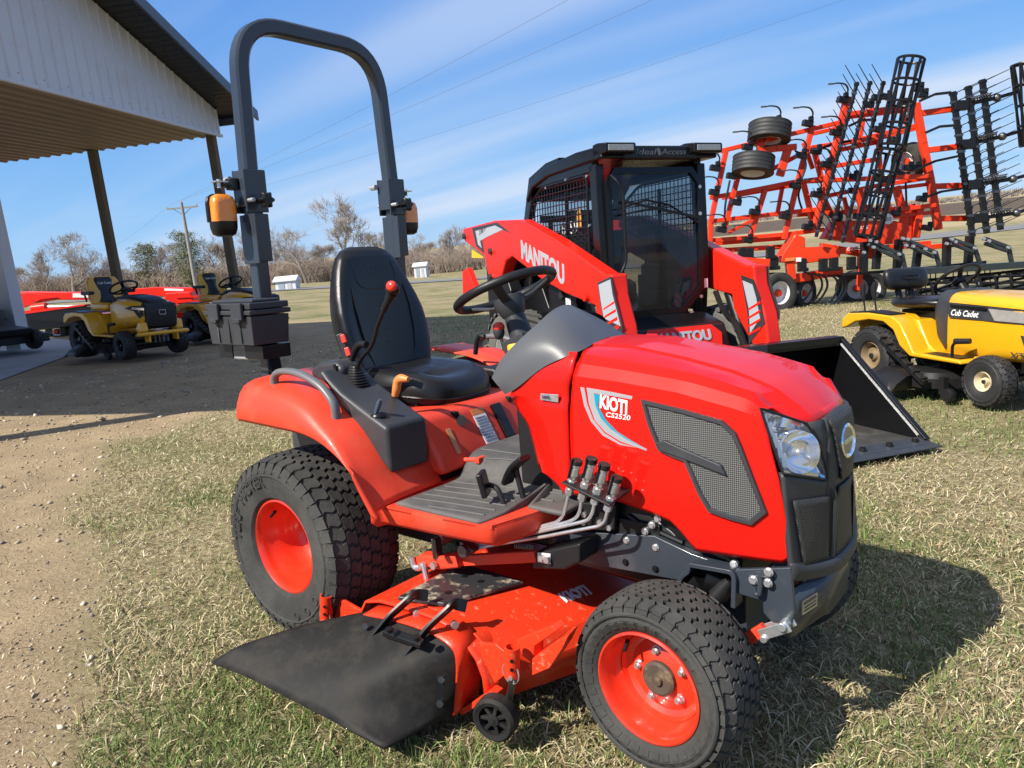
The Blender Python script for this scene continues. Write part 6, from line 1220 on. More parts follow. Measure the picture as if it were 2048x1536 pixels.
def riding_mower(label, mtx, style, group=None):
    T_ = thing('riding_mower', label, 'riding mower', mtx, group); ym = yel_b if style == 'dark' else yel
    rimm = black_sm if style == 'dark' else cream
    for s in (-1, 1):
        mower_wheel(T_, .62, s*.38, .20, .16, .075, rimm); mower_wheel(T_, -.58, s*.36, .275, .25, .12, rimm if style == 'dark' else rear_tan)
        # rear fender
        prof = [(-.98, .50), (-.96, .60), (-.88, .655), (-.62, .67), (-.32, .655), (-.22, .60), (-.12, .46), (-.06, .36), (.42, .345), (.44, .31), (-.10, .32), (-.22, .40), (-.30, .53), (-.42, .595), (-.6, .605), (-.78, .575), (-.9, .52)]
        b = MB(); b.prism(prof, 'y', s*.20, s*.47); b.build('fender', ym, T_, bevel=.02)
        b = MB(); b.prism([(-.86, .664), (-.60, .685), (-.34, .668), (-.34, .655), (-.6, .668), (-.86, .65)], 'y', s*.30, s*.46); b.build('fender_pad', black_pl, T_, bevel=.004)
        b = MB(); b.box((.18, s*.34, .352), (.42, .18, .012)); b.build('foot_mat', black_pl, T_, bevel=.003)
    b = MB(); b.prism([(-.95, .45), (-.9, .62), (-.2, .62), (-.08, .42), (.0, .36), (.45, .36), (.45, .30), (-.9, .38)], 'y', -.30, .30); b.build('body_tub', ym, T_, bevel=.02)
    b = MB(); b.box((-.05, 0, .3), (1.5, .34, .10)); b.box((-.58, 0, .28), (.12, .5, .12)); b.cyl((.62, -.36, .2), (.62, .36, .2), .03, .03, 10); b.build('chassis', black_sm, T_, bevel=.01)
    # cutting deck
    rg = []
    for z, g_ in ((.09, 0), (.17, .0), (.215, -.03), (.235, -.1)):
        rg.append([((.02+(.30+g_)*math.copysign(abs(math.cos(a))**.7, math.cos(a))), (.0+(.56+g_)*math.copysign(abs(math.sin(a))**.7, math.sin(a))), z) for a in [2*math.pi*k/36 for k in range(36)]])
    b = MB(); b.loft(rg); b.build('cutting_deck', black_pl, T_, ang=30)
    for yy in (-.28, .28): b = MB(); b.lathe([(.10, .22), (.10, .27), (.05, .28), (.05, .31), (.001, .31)], (.0, yy, 0), (0, 0, 1), 20); b.build('spindle_housing', black_sm, T_)
    rg = []
    for y, w, z1 in ((-.50, .30, .24), (-.62, .34, .23), (-.74, .38, .16), (-.80, .40, .09)): rg.append([(-.12-w*.5, y, .07), (-.12-w*.5, y, z1*.8), (-.12-w*.3, y, z1), (-.12+w*.3, y, z1), (-.12+w*.5, y, z1*.8), (-.12+w*.5, y, .07)])
    b = MB(); b.loft(rg, False, False); o = b.build('discharge_chute', black_pl, T_); md = o.modifiers.new('solid', 'SOLIDIFY'); md.thickness = .01
    b = MB(); b.beam((-.30, -.58, .46), (.22, -.60, .15), .05, .05); b.build('deck_lever', black_pl, T_, bevel=.008)
    for k in range(7): t = k/6; c = Vector((-.28, -.58, .46)).lerp(Vector((.2, -.60, .165)), t); b = MB(); b.box(c+Vector((.01, -.004, .016)), (.018, .058, .034), Matrix.Rotation(R(31), 3, 'Y')); b.build('lever_rib', black_pl, T_)
    for x, y in ((.36, -.5), (.36, .5)): b = MB(); b.lathe([(.001, -.03), (.05, -.03), (.055, -.02), (.055, .02), (.05, .03), (.001, .03)], (x, y, .06), (0, 1, 0), 18); b.build('deck_roller', black_pl, T_); b = MB(); b.box((x-.05, y, .13), (.05, .05, .14)); b.build('roller_bracket', black_pl, T_)
    # foot pedal
    b = MB(); b.tube(fillet([(.30, -.30, .30), (.30, -.42, .32), (.30, -.42, .46), (.38, -.42, .49)], .03), .012, 8); b.build('pedal_rod', black_sm, T_)
    b = MB(); b.cyl((.33, -.43, .485), (.45, -.40, .495), .024, .022, 12); b.build('pedal_grip', black_pl, T_)
    if style == 'dark':
        # hood: yellow flanks with black centre and mask
        section_loft(T_, 'hood_flank', [(.10, .27, .40, .80), (.30, .30, .40, .835), (.55, .31, .42, .82), (.78, .30, .45, .78), (.90, .27, .48, .74), (.94, .23, .52, .70)], ym, ang=28, n=24, p=.42)
        section_loft(T_, 'hood_top', [(.08, .20, .70, .855), (.30, .20, .72, .872), (.60, .19, .71, .856), (.85, .17, .67, .80), (.955, .15, .60, .74)], black_pl, ang=28, n=24, p=.4)
        for k in range(6): b = MB(); b.box((.22+.1*k, 0, .872-.0035*k*k*.6), (.05, .26, .014)); b.build('hood_louvre', black_sm, T_, bevel=.004)
        b = MB(); b.prism([(.90, .40), (.985, .44), (1.0, .60), (.975, .735), (.90, .76), (.80, .74), (.80, .42)], 'y', -.215, .215); b.build('grille_mask', black_pl, T_, bevel=.02)
        for k in range(6): b = MB(); b.box((1.0, 0, .45+.035*k), (.012, .34, .012)); b.build('grille_bar', black_sm, T_, bevel=.003)
        em_ = MB(); em_.tube([(1.012, y, z) for y, z in ((-.035, .595), (.045, .595), (.045, .655), (-.045, .655), (-.045, .615))], .005, 6, closed=True); em_.build('hood_emblem', silver, T_)
        for s in (-1, 1):
            b = MB(); b.slab([(.80, s*.303, .715), (.965, s*.222, .70), (.962, s*.222, .665), (.80, s*.309, .69)], (.012, s*.008, 0)); b.build('headlight', chrome, T_)
            b = MB(); b.prism([(.70, .655), (.93, .60), (.93, .74), (.80, .75)], 'y', s*.24, s*.312) if False else b.slab([(.62, s*.316, .70), (.80, s*.31, .735), (.955, s*.236, .73), (.955, s*.236, .60), (.90, s*.27, .56), (.84, s*.30, .66)], (0, s*.004, 0)); b.build('mask_wing', black_pl, T_, smooth=False)
            b = MB(); b.prism([(.86, .30), (.98, .38), (.97, .50), (.90, .52), (.80, .42)], 'y', s*.20, s*.30); b.build('hood_cheek', ym, T_, bevel=.02)
        b = MB(); b.tube(fillet([(.84, -.30, .33), (1.02, -.36, .345), (1.06, -.2, .35), (1.06, .2, .35), (1.02, .36, .345), (.84, .30, .33)], .08), .026, 12); b.build('bumper', ym, T_)
        b = MB(); b.box((.92, -.2, .28), (.12, .03, .10)); b.box((.92, .2, .28), (.12, .03, .10)); b.build('bumper_bracket', ym, T_, bevel=.005)
        text('hood_lettering', 'XT2', mat('decal_red', (.4, .05, .02), .5), T_, (.60, -.316, .47), (1, .0, .0), (0, 0, 1), .04, .10)
        text('cowl_lettering', 'Cub Cadet', white_p, T_, (.085, -.10, .80), (0, 1, 0), (-1, 0, .4), .03, .2) if False else None
        # seat
        st = bpy.data.objects.new('seat', None); col.objects.link(st); st.parent = T_
        section_loft(st, 'seat_cushion', [(-.56, .24, .66, .80), (-.40, .255, .655, .79), (-.15, .25, .66, .785), (-.06, .22, .68, .77)], ym, p=.5); section_loft(st, 'cushion_top', [(-.52, .16, .70, .805), (-.3, .17, .70, .803), (-.09, .16, .70, .797)], vinyl, p=.5)
        rg = []
        for z, w, x in ((.74, .235, -.52), (.86, .25, -.56), (1.0, .245, -.60), (1.10, .225, -.63), (1.15, .19, -.645), (1.165, .12, -.65)): rg.append([(x+.06*math.copysign(abs(math.sin(a))**.6, math.sin(a))+.03*abs(math.cos(a))**3, w*math.copysign(abs(math.cos(a))**.5, math.cos(a)), z) for a in [2*math.pi*k/24 for k in range(24)]])
        b = MB(); b.loft(rg); b.build('seat_back', ym, st, ang=60)
        rg = []
        for z, w, x in ((.78, .16, -.525), (.86, .11, -.553), (.94, .09, -.57), (1.02, .12, -.592), (1.12, .15, -.625), (1.155, .12, -.64)): rg.append([(x+.066*math.copysign(abs(math.sin(a))**.6, math.sin(a)), w*math.copysign(abs(math.cos(a))**.5, math.cos(a)), z) for a in [2*math.pi*k/24 for k in range(24)]])
        b = MB(); b.loft(rg); b.build('back_panel', vinyl, st, ang=60)
        text('seat_lettering', 'Cub Cadet', white_p, st, (-.528, -.10, 1.05), (0, 1, 0), (-.2, 0, 1), .035, .2, ext=.004)
        for s in (-1, 1): b = MB(); b.box((-.45, s*.30, .93), (.30, .07, .05)); b.beam((-.55, s*.28, .80), (-.55, s*.30, .93), .03, .03); b.build('armrest', black_pl, st, bevel=.015)
        steer_wheel(T_, (.02, 0, .985), .19, R(28), black_pl)
        section_loft(T_, 'dash', [(.02, .20, .55, .84), (.10, .24, .45, .865), (.16, .24, .45, .86)], black_pl, p=.5)
        for k in range(4): b = MB(); b.cyl((.96, -.12+.06*k, .22), (.96, -.12+.06*k, .32), .012, .012, 8); b.build('front_spring', dsteel, T_)
    else:
        section_loft(T_, 'hood', [(.02, .25, .34, .82), (.10, .28, .32, .86), (.45, .30, .32, .855), (.80, .30, .34, .83), (1.02, .27, .38, .77), (1.08, .22, .43, .72)], ym, ang=25, n=28, p=.38)
        for s in (-1, 1):
            b = MB(); b.slab([(.10, s*.292, .78), (.13, s*.295, .66), (.62, s*.303, .645), (.98, s*.288, .63), (1.0, s*.285, .74), (.5, s*.302, .765)], (0, s*.006, 0)); b.build('hood_strip', grey_pl, T_, smooth=False)
            b = MB(); b.slab([(.52, s*.311, .745), (1.0, s*.293, .72), (.98, s*.296, .645), (.58, s*.312, .655)], (0, s*.006, 0)); b.build('headlight', mat('lamp_grey', (.45, .43, .4), .2, metal=.4, var=.3, vscale=20), T_, bevel=.002)
            b = MB(); b.slab([(.14, s*.300, .765), (.50, s*.309, .752), (.50, s*.310, .73), (.15, s*.301, .738)], (0, s*.004, 0)); b.build('hood_slot', black_sm, T_)
            b = MB(); b.slab([(.80, s*.306, .56), (1.0, s*.29, .54), (1.0, s*.29, .43), (.86, s*.304, .42)], (0, s*.004, 0)); b.build('side_vent', grey_pl, T_, smooth=False)
        text('hood_lettering', 'Cub Cadet', white_p, T_, (.16, -.3075, .675), (1, -.01, -.02), (0, 0, 1), .05, .27, bold=.02, shear=.35)
        text('model_lettering', 'XT1', grey_pl, T_, (.72, -.3075, .38), (1, 0, 0), (0, 0, 1), .05, .16)
        section_loft(T_, 'dash', [(-.12, .20, .60, .77), (-.02, .27, .42, .875), (.06, .285, .34, .875), (.10, .288, .34, .86)], grey_pl, ang=30, p=.4)
        st = bpy.data.objects.new('seat', None); col.objects.link(st); st.parent = T_
        section_loft(st, 'seat_cushion', [(-.66, .18, .70, .775), (-.55, .24, .69, .79), (-.30, .25, .70, .80), (-.12, .22, .715, .79), (-.06, .15, .73, .775)], vinyl, p=.6, ang=60)
        rg = []
        for z, w, d_ in ((.85, .15, .03), (.87, .21, .05), (.91, .235, .06), (.99, .235, .055), (1.03, .22, .045), (1.05, .17, .02)): rg.append([(-.68-.12*(z-.85)+d_*math.copysign(abs(math.sin(a))**.7, math.sin(a)), w*math.copysign(abs(math.cos(a))**.5, math.cos(a)), z) for a in [2*math.pi*k/24 for k in range(24)]])
        b = MB(); b.loft(rg); b.build('seat_back', vinyl, st, ang=60)
        b = MB(); b.tube(fillet([(-.612, -.07, .985), (-.612, .07, .985), (-.61, .07, .95), (-.61, -.07, .95), (-.612, -.07, .985)], .02), .008, 6); b.build('back_emboss', vinyl, st)
        for s in (-1, 1): b = MB(); b.sweep([(-.5, s*.07, .72), (-.66, s*.07, .74), (-.70, s*.07, .84), (-.70, s*.07, .94)], .06, .03, (0, 1, 0), .006); b.build('seat_bracket', black_pl, st)
        b = MB(); b.box((-.36, 0, .65), (.4, .3, .07)); b.build('seat_spring_box', black_sm, st, bevel=.01)
        for y in (-.40, -.28):
            b = MB(); b.tube([(-.72, y, .62), (-.74, y, .72), (-.76, y, .80)], .008, 6); b.build('lever_rod', black_sm, T_); b = MB(); b.tube([(-.755, y, .78), (-.765, y, .83), (-.77, y, .89), (-.76, y, .93)], [.016, .024, .024, .012], 10); b.build('lever_grip', black_pl, T_)
        steer_wheel(T_, (-.10, 0, .96), .18, R(38), black_pl)
        b = MB(); b.tube([(.35, -.2, .33), (.6, -.2, .26), (.75, -.25, .22)], .012, 8); b.build('drag_link', black_sm, T_)
    return T_
riding_mower('nearer golden yellow and black riding mower parked on the gravel by the barn posts', site(-10.40, 3.62, R(2), .10, 1.12), 'dark', 'golden riding mowers by the barn')
riding_mower('golden yellow and black riding mower half hidden behind the tool box', site(-11.0, 5.88, R(4), .08, 1.12), 'dark', 'golden riding mowers by the barn')
riding_mower('bright yellow riding mower with low black seat on the grass at the right edge', site(1.24, 5.16, R(-36.7), 0, .97), 'classic')
# dark zero-turn mower cut by the left edge
Z = thing('zero_turn_mower', 'black zero turn mower cut off by the left edge of the picture', 'mower', site(-14.7, 2.75, R(14), .13, 1.15))
for x, y, r_, w in ((-.45, -.45, .30, .28), (-.45, .45, .30, .28), (.85, -.35, .17, .14), (.85, .35, .17, .14)): mower_wheel(Z, x, y, r_, w, r_*.45, black_sm)
b = MB(); b.prism([(-.8, .3), (.95, .25), (1.0, .36), (.4, .42), (.1, .62), (-.75, .66)], 'y', -.28, .28); b.build('body', black_pl, Z, bevel=.03)
b = MB(); b.prism([(-.1, .10), (.78, .10), (.78, .24), (.6, .27), (-.05, .27)], 'y', -.68, .68); b.build('cutting_deck', grey_pl, Z, bevel=.02)
section_loft(Z, 'seat_cushion', [(-.45, .25, .66, .78), (.0, .25, .67, .77)], vinyl)
b = MB(); b.box((-.5, 0, 1.0), (.14, .5, .6), Matrix.Rotation(R(-10), 3, 'Y')); b.build('seat_back', vinyl, Z, bevel=.06, seg=3)
for s in (-1, 1):
    b = MB(); b.prism([(-.8, .50), (-.7, .68), (-.1, .66), (.05, .5)], 'y', s*.27, s*.52); b.build('fender', grey_pl, Z, bevel=.03)
    b = MB(); b.tube(fillet([(.0, s*.36, .55), (.05, s*.36, 1.0), (.1, s*.08, 1.02)], .05), .016, 8); b.build('steering_lever', black_sm, Z)
    b = MB(); b.tube(fillet([(-.7, s*.3, .6), (-.72, s*.3, 1.75)], .05), .025, 8); b.build('roll_bar_post', black_sm, Z)

# ------------------------------------------------------------------ red hay mower trailed behind the barn posts (x to the right of the view)
HAY = thing('hay_mower', 'long red hay mower with black cutter bar parked behind the yellow mowers', 'farm implement', site(-17.5, 7.2, R(39.3), .1))
q = [(-3.174,1.084), (-2.924,1.105), (-1.351,1), (0.2776,1.029), (0.4898,1.032), (1.469,0.9564), (1.451,0.81), (0.2435,0.7714), (-1.379,0.8086), (-2.151,0.8514), (-2.836,0.7662), (-3.034,0.742), (-3.152,0.8895)]; b = MB(); b.prism(q, 'y', -.2, .2); b.build('tongue_beam', man_red, HAY, bevel=.02)
q = [(-2.947,1.064), (-2.633,1.067), (-1.995,0.9071), (-2.418,0.8785), (-2.866,0.6946), (-2.992,0.893)]; b = MB(); b.prism(q, 'y', -.27, -.2); b.build('beam_gusset', man_red, HAY, bevel=.01)
q = [(-2.972,0.5991), (-2.425,0.6383), (-1.3,0.6974), (0.3614,0.6051), (0.2973,0.1201), (-1.445,0.1823), (-2.541,0.1207), (-2.706,0.1826), (-2.974,0.4773)]; b = MB(); b.prism(q, 'y', -.9, -.1); b.build('cutter_bar', blackp, HAY, bevel=.03)
q = [(-2.554,0.633), (-0.9552,0.7124), (-0.96,0.6791), (-2.567,0.5495)]; b = MB(); b.prism(q, 'y', -.92, -.3); b.build('cover_edge', man_red, HAY)
q = [(0.8586,0.8779), (1.495,0.8778), (1.544,0.6993), (1.475,0.4207), (0.902,0.3818), (0.7482,0.5671)]; b = MB(); b.prism(q, 'y', -.5, .6); b.build('gearbox_cover', man_red, HAY, bevel=.04)
for z in range(4): b = MB(); q = [(1.133,0.7455), (1.685,0.7492)]; b.box(((q[0][0]+q[1][0])/2, -.51, q[0][1]-.12*z), (q[1][0]-q[0][0], .03, .04)); b.build('cover_rib', man_red, HAY)
q = [Vector(p) for p in [(-2.283,-0.35,0.6855), (-1.211,-0.35,0.6432)]]; b = MB(); b.cyl(q[0], q[1], .05, .05, 12); b.build('cylinder_rod', steel, HAY)
q = [Vector(p) for p in [(-2.599,-0.35,0.6684), (-2.247,-0.35,0.6905)]]; b = MB(); b.cyl(q[0], q[1], .11, .11, 12); b.build('cylinder', man_red, HAY)
q = [(-1.616,0.9889), (-1.167,0.957), (-1.181,0.8605), (-1.631,0.8855)]; b = MB(); b.prism(q, 'y', -.212, -.203); b.build('model_plate', white_p, HAY, smooth=False)
text('beam_lettering', 'MC', grey_pl, HAY, (q[0][0]+.25, -.2125, q[3][1]+.03), (1, 0, 0), (0, 0, 1), .09, .25)
q = [(0.7244,0.9911), (1.208,0.9435), (1.201,0.8953), (0.7164,0.9291)]; b = MB(); b.prism(q, 'y', -.206, -.203); b.build('beam_stripe', white_p, HAY, smooth=False)
for c in [(-2.121,-0.2,0.0425)]:
    b = MB(); b.lathe([(.17, -.12), (.27, -.13), (.33, -.1), (.34, 0), (.33, .1), (.27, .13), (.17, .12)], c, (.25, 1, 0), 30, closed=True); w_ = b.build('wheel', tyre_new, HAY); b = MB(); b.lathe([(.18, -.11), (.15, -.06), (.07, -.05), (.001, -.09)], c, (.25, 1, 0), 24, closed=True); b.build('rim', silver, w_); b = MB(); b.lathe([(.07, -.06), (.07, -.10), (.001, -.11)], c, (.25, 1, 0), 16); b.build('hub', man_red, w_)
b = MB(); b.box((.2, .6, .28), (4.0, .25, .25)); b.build('lower_frame', man_red, HAY, bevel=.02)

# ------------------------------------------------------------------ folded field cultivator (x to the right of the view, y into depth)
CU = thing('field_cultivator', 'tall red field cultivator with folded wings, black harrow bars and rolling baskets', 'farm implement', site(-3.2, 14.3, R(39.3)))
def red(name, pts, w=.10, h=.10, m=None):
    P_ = [Vector(p) for p in pts]
    for a, c in zip(P_, P_[1:]):
        b = MB(); d = (c-a).normalized()*.02; b.beam(a-d, c+d, w, h, (0, 1, 0)); b.build(name, m or imp_red, CU, bevel=.012)
# near wing rails and cross members
for p in ([(-1.515,0,3.287), (-0.7691,0,3.422), (0.8975,0,3.716)], [(-1.729,0.1,2.365), (-1.071,0.1,2.437), (-0.0374,0.1,2.582), (0.8466,0.1,2.641)], [(-1.777,0,1.874), (-0.441,0,1.949), (0.5541,0,2.003)], [(-1.812,0,1.477), (-0.2184,0,1.517), (0.5958,0,1.574)], [(-0.265,0.5,2.927), (0.5601,0.5,3.318), (2.095,0.5,3.453)]): red('wing_rail', p, .09, .10)
for p in ([(-1.446,-0.05,3.283), (-1.776,-0.05,1.882), (-1.81,-0.05,1.232)], [(-1.082,0.05,3.084), (-1.48,0.05,1.653)], [(-0.6151,0.05,2.436), (-0.9133,0.05,1.531)], [(0.3345,-0.05,3.668), (0.0518,-0.05,2.64), (-0.2439,-0.05,1.437)], [(0.4437,0.1,3.168), (0.5889,0.1,2.627)], [(0.221,0.1,2.539), (0.4124,0.1,1.771)]): red('wing_crossbar', p, .10, .10)
red('wing_brace', [(-1.384,0,1.628), (-0.8099,0,1.886)], .07, .08); red('wing_brace', [(1.385,0.3,2.387), (1.562,0.3,1.958)], .1, .1)
red('wing_spine', [(1.019,-0.1,4.18), (0.8567,-0.1,3.5), (0.6095,-0.1,2.463), (0.3629,-0.1,1.547)], .13, .14)
# centre section and far wing
for p in ([(1.382,0.6,3.976), (2.767,0.6,4.07)], [(1.26,0.6,3.376), (2.93,0.6,3.677)], [(0.3758,0.4,2.615), (3.081,0.4,2.579)], [(0.8355,0.7,2.899), (2.053,0.7,3.018)], [(0.2298,0.4,1.926), (2.574,0.4,1.928), (3.178,0.4,1.969)], [(1.076,0.8,2.319), (2.115,0.8,2.469), (3.305,0.8,2.584)], [(1.174,0.7,3.249), (2.045,0.7,3.378)]): red('section_rail', p, .095, .095)
for p in ([(1.995,0.6,3.427), (2.875,0.6,3.615)], [(1.982,0.6,2.346), (3.16,0.6,2.43)], [(1.984,0.5,1.762), (3.258,0.5,1.823)], [(1.428,0.7,3.927), (2.672,0.7,3.998)], [(-1.42,0.3,2.357), (0.0381,0.3,2.533)], [(-1.581,0.3,1.41), (-0.1079,0.3,1.44)], [(0.5173,0.4,3.582), (1.111,0.4,3.675)]): red('section_rail', p, .08, .08)
for p in ([(1.685,0.6,3.859), (1.6,0.6,3.357)], [(1.994,0.6,3.481), (2.088,0.6,2.673)], [(1.048,0.6,3.713), (1.166,0.6,3.381)], [(2.506,0.6,4.03), (2.65,0.6,3.591)], [(1.297,0.6,2.235), (1.42,0.6,1.742)], [(2.161,0.5,2.327), (2.271,0.5,1.728)], [(-0.2994,0.3,3.698), (-0.4101,0.3,3.277)], [(-0.1486,0.3,2.543), (-0.2598,0.3,1.965)], [(0.2935,0.3,3.382), (0.4833,0.3,2.87)]): red('section_strut', p, .08, .08)
red('far_wing_spine', [(2.742,0.5,4.088), (2.918,0.5,3.272), (3.093,0.5,2.534), (3.309,0.5,1.466)], .14, .14)
for p in ([(2.793,0.5,3.882), (3.723,0.5,3.961)], [(2.93,0.5,3.119), (3.905,0.5,3.182)], [(3.107,0.5,2.368), (4.1,0.5,2.347)], [(3.283,0.5,1.68), (4.238,0.5,1.643)]): red('harrow_arm', p, .12, .12)
for p in ([(2.418,0.6,2.396), (2.565,0.6,1.942), (2.639,0.6,1.337)], [(2.754,0.6,2.006), (2.832,0.6,1.326)], [(2.817,0.5,1.324), (2.892,0.5,1.954)], [(1.599,0.6,2.404), (1.723,0.6,1.951)], [(0.8005,0.6,2.299), (0.9769,0.6,1.917)]): red('upright', p, .15, .13)
q = [(1.032,1.758), (2.367,1.685), (2.714,1.554), (2.724,1.216), (1.959,1.183), (0.807,1.396)]; b = MB(); b.prism(q, 'y', .45, .75); b.build('centre_box', imp_red, CU, bevel=.02)
q = [(1.668,1.866), (1.777,2.063), (1.933,1.852)]; b = MB(); b.prism(q, 'y', .4, .6); b.build('mast_gusset', imp_red, CU, bevel=.01)
b = MB(); c = Vector([(2.146,0.38,1.728)][0]); b.lathe([(.001, -.02), (.11, -.02), (.11, 0)], c, (0, 1, 0), 20); o = b.build('speed_disc', white_p, CU); text('speed_lettering', '20', black_pl, CU, c+Vector((-.06, -.022, -.04)), (1, 0, 0), (0, 0, 1), .08, .12)
# lower frame
for p, w, h in (([(-1.97,-0.6,1.11), (-0.7778,-0.6,0.9562)], .16, .17), ([(-0.3639,-0.2,1.024), (0.5174,-0.2,1.102), (1.656,-0.2,1.119), (2.719,-0.2,1.162)], .12, .14), ([(-0.1037,-0.1,0.5885), (0.935,-0.1,0.6966)], .18, .18), ([(-1.545,0.3,1.259), (-0.0317,0.3,1.269)], .1, .1), ([(0.5625,0,1.23), (1.795,0,0.9427)], .14, .14)): red('main_frame', p, w, h)
q = [(-0.4,0.9532), (-0.3639,1.095), (-0.0924,1.51), (0.1081,1.428), (0.1096,1.231), (0.4742,1.229), (0.8398,1.155), (0.8422,0.993), (0.441,0.9249), (0.0756,0.8909)]; b = MB(); b.prism(q, 'y', -.3, .1); b.build('hinge_casting', imp_red, CU, bevel=.02)
red('axle_post', [(-0.1797,-0.2,0.9229), (-0.1414,-0.2,0.5928)], .16, .16); red('axle_post', [(1.392,0,0.9832), (1.379,0,0.2816)], .1, .1); red('axle_post', [(3.395,-0.3,1.122), (2.666,-0.3,1.091)], .1, .1)
for p in ([(-0.8887,-0.61,1.051), (-0.8278,-0.61,1.054), (-0.8279,-0.61,0.966), (-0.8888,-0.61,0.9623)], [(-0.2083,-0.61,1.031), (-0.1009,-0.61,1.032), (-0.1003,-0.61,0.9472), (-0.2079,-0.61,0.9531)]): b = MB(); b.slab(p, (0, -.01, 0)); b.build('white_reflector', white_p, CU)
p = [(-0.3126,-0.31,1.031), (-0.1191,-0.31,1.035), (-0.1188,-0.31,0.9701), (-0.3124,-0.31,0.9663)]; b = MB(); b.slab(p, (0, -.01, 0)); b.build('amber_reflector', orange_h, CU)
text('frame_lettering', '6205', white_p, CU, [(0.9728,-0.29,1.105)][0], (1, 0, .05), (0, 0, 1), .08, .3); text('frame_lettering', 'KRAUSE', white_p, CU, [(1.408,0.44,1.541)][0], (1, 0, .03), (0, 0, 1), .07, .35)
# wheels
def cwheel(c, r_, w, axis, rim=True, hub=True):
    e = bpy.data.objects.new('wheel', None); col.objects.link(e); e.parent = CU; ax_ = Vector(axis).normalized(); b = MB(); h = w/2
    pr = [(r_*.56, -h*.8), (r_*.75, -h), (r_*.93, -h*.9)]
    for k in range(5): z = -h*.8+h*1.6*k/4; pr += [(r_*.985, z-.012), (r_, z), (r_*.985, z+.012)]
    pr += [(r_*.93, h*.9), (r_*.75, h), (r_*.56, h*.8)]; b.lathe(pr, c, ax_, 36, closed=True); b.build('tyre', tyre_new if not rim else tyre_m, e, ang=50)
    b = MB(); b.lathe([(r_*.57, -h*.8), (r_*.55, -h*.86), (r_*.5, -h*.5), (r_*.48, -h*.2), (r_*.2, -h*.1), (r_*.16, -h*.4), (.001, -h*.4)], c, ax_, 28, closed=True); b.build('rim', mat('rim_white', (.62, .62, .62), .4, var=.1) if 'rim_white' not in bpy.data.materials else bpy.data.materials['rim_white'], e)
    if hub: b = MB(); b.lathe([(r_*.2, -h*.35), (r_*.18, -h*.6), (.001, -h*.65)], c, ax_, 12); b.build('hub', imp_red, e)
    return e
cwheel([(-0.5729,-0.5,0.3352)][0], .42, .34, (-.35, 1, 0)); cwheel([(0.2197,0.2,0.2558)][0], .36, .34, (-.6, .8, 0)); cwheel([(1.581,0.6,0.2685)][0], .40, .32, (.15, 1, 0)); cwheel([(2.065,1,0.2162)][0], .38, .32, (-.3, 1, 0))
cwheel([(-0.5677,-0.1,3.583)][0], .43, .40, (.15, .18, 1), False, False); cwheel([(-0.9669,-0.3,2.929)][0], .42, .40, (.15, .18, 1), False, False); cwheel([(2.854,0.9,2.971)][0], .38, .3, (.9, .3, .2))
red('wheel_yoke', [(-0.7486,-0.1,3.221), (-0.4412,-0.1,3.257), (-0.0436,-0.1,3.271)], .12, .14); red('wheel_yoke', [(-0.7664,-0.1,3.379), (-0.7487,-0.1,3.197)], .14, .12); red('wheel_yoke', [(-0.1881,-0.1,3.243), (-0.3497,-0.1,2.726)], .16, .10); red('wheel_yoke', [(-0.6219,-0.1,3.423), (-0.5677,-0.1,3.576)], .08, .08)
# sprung shanks: clamp block + curved tine with sweep
def shank(c, d, s=1.0):
    c = Vector(c); e = bpy.data.objects.new('shank', None); col.objects.link(e); e.parent = CU
    b = MB(); b.box(c, (.26*s, .16*s, .15*s), Matrix.Rotation(R(12), 3, 'Y')); b.box(c+Vector((.06, -.06, .1))*s, (.12*s, .1*s, .12*s)); b.build('clamp', black_sm, e, bevel=.02)
    if d:
        p = [c+Vector((.02, -.05, .05))*s, c+Vector((.10, -.08, .20))*s, c+Vector((.02, -.1, .34))*s, c+Vector((-.16, -.1, .38))*s, c+Vector((-.26, -.1, .37))*s]
        b = MB(); b.sweep(spline(p, 4), .045*s, .028*s, (0, 1, 0)); b.build('tine', black_sm, e); b = MB(); b.box(p[-1]+Vector((-.05, 0, 0)), (.14*s, .07*s, .03*s)); b.build('sweep_tip', dsteel, e)
for (u, d) in zip([(0.8969,-0.15,4.135), (0.1932,-0.15,3.714), (-1.035,-0.15,3.309), (0.7628,-0.15,3.504), (0.0646,-0.15,3.09), (0.5725,-0.15,2.881), (-1.364,-0.15,2.758), (-0.0586,-0.15,2.494), (0.3793,-0.15,2.293), (-1.277,-0.15,2.224), (-0.8956,-0.15,2.007), (-0.2746,-0.15,1.884), (0.2024,-0.15,1.643), (-1.593,-0.15,1.688), (-1.044,-0.15,1.442), (-1.706,-0.15,2.934), (-1.73,-0.15,2.45), (-0.4596,-0.15,3.769), (0.3708,-0.15,3.158)], (1, 1, 1, 1, 1, 1, 0, 1, 1, 0, 1, 1, 0, 1, 1, 1, 1, 1, 0)): shank(u, d, .82)
for u in [(1.86,0.4,4.238), (2.063,0.4,4.245), (2.724,0.4,4.368), (2.82,0.4,4.24), (1.696,0.4,4.106), (2.4,0.4,4.068), (1.893,0.4,3.598), (2.271,0.4,3.363), (1.389,0.4,2.652), (2.105,0.4,2.54), (2.549,0.4,2.771), (2.718,0.4,2.762), (2.87,0.4,2.114), (1.744,0.4,1.862), (2.311,0.4,1.85), (0.9868,0.4,1.867), (1.394,0.4,2.359), (3.004,0.4,1.497), (1.879,0.4,2.589), (1.063,0.4,1.807), (1.517,0.4,1.819)]: shank(u, 0, .8)
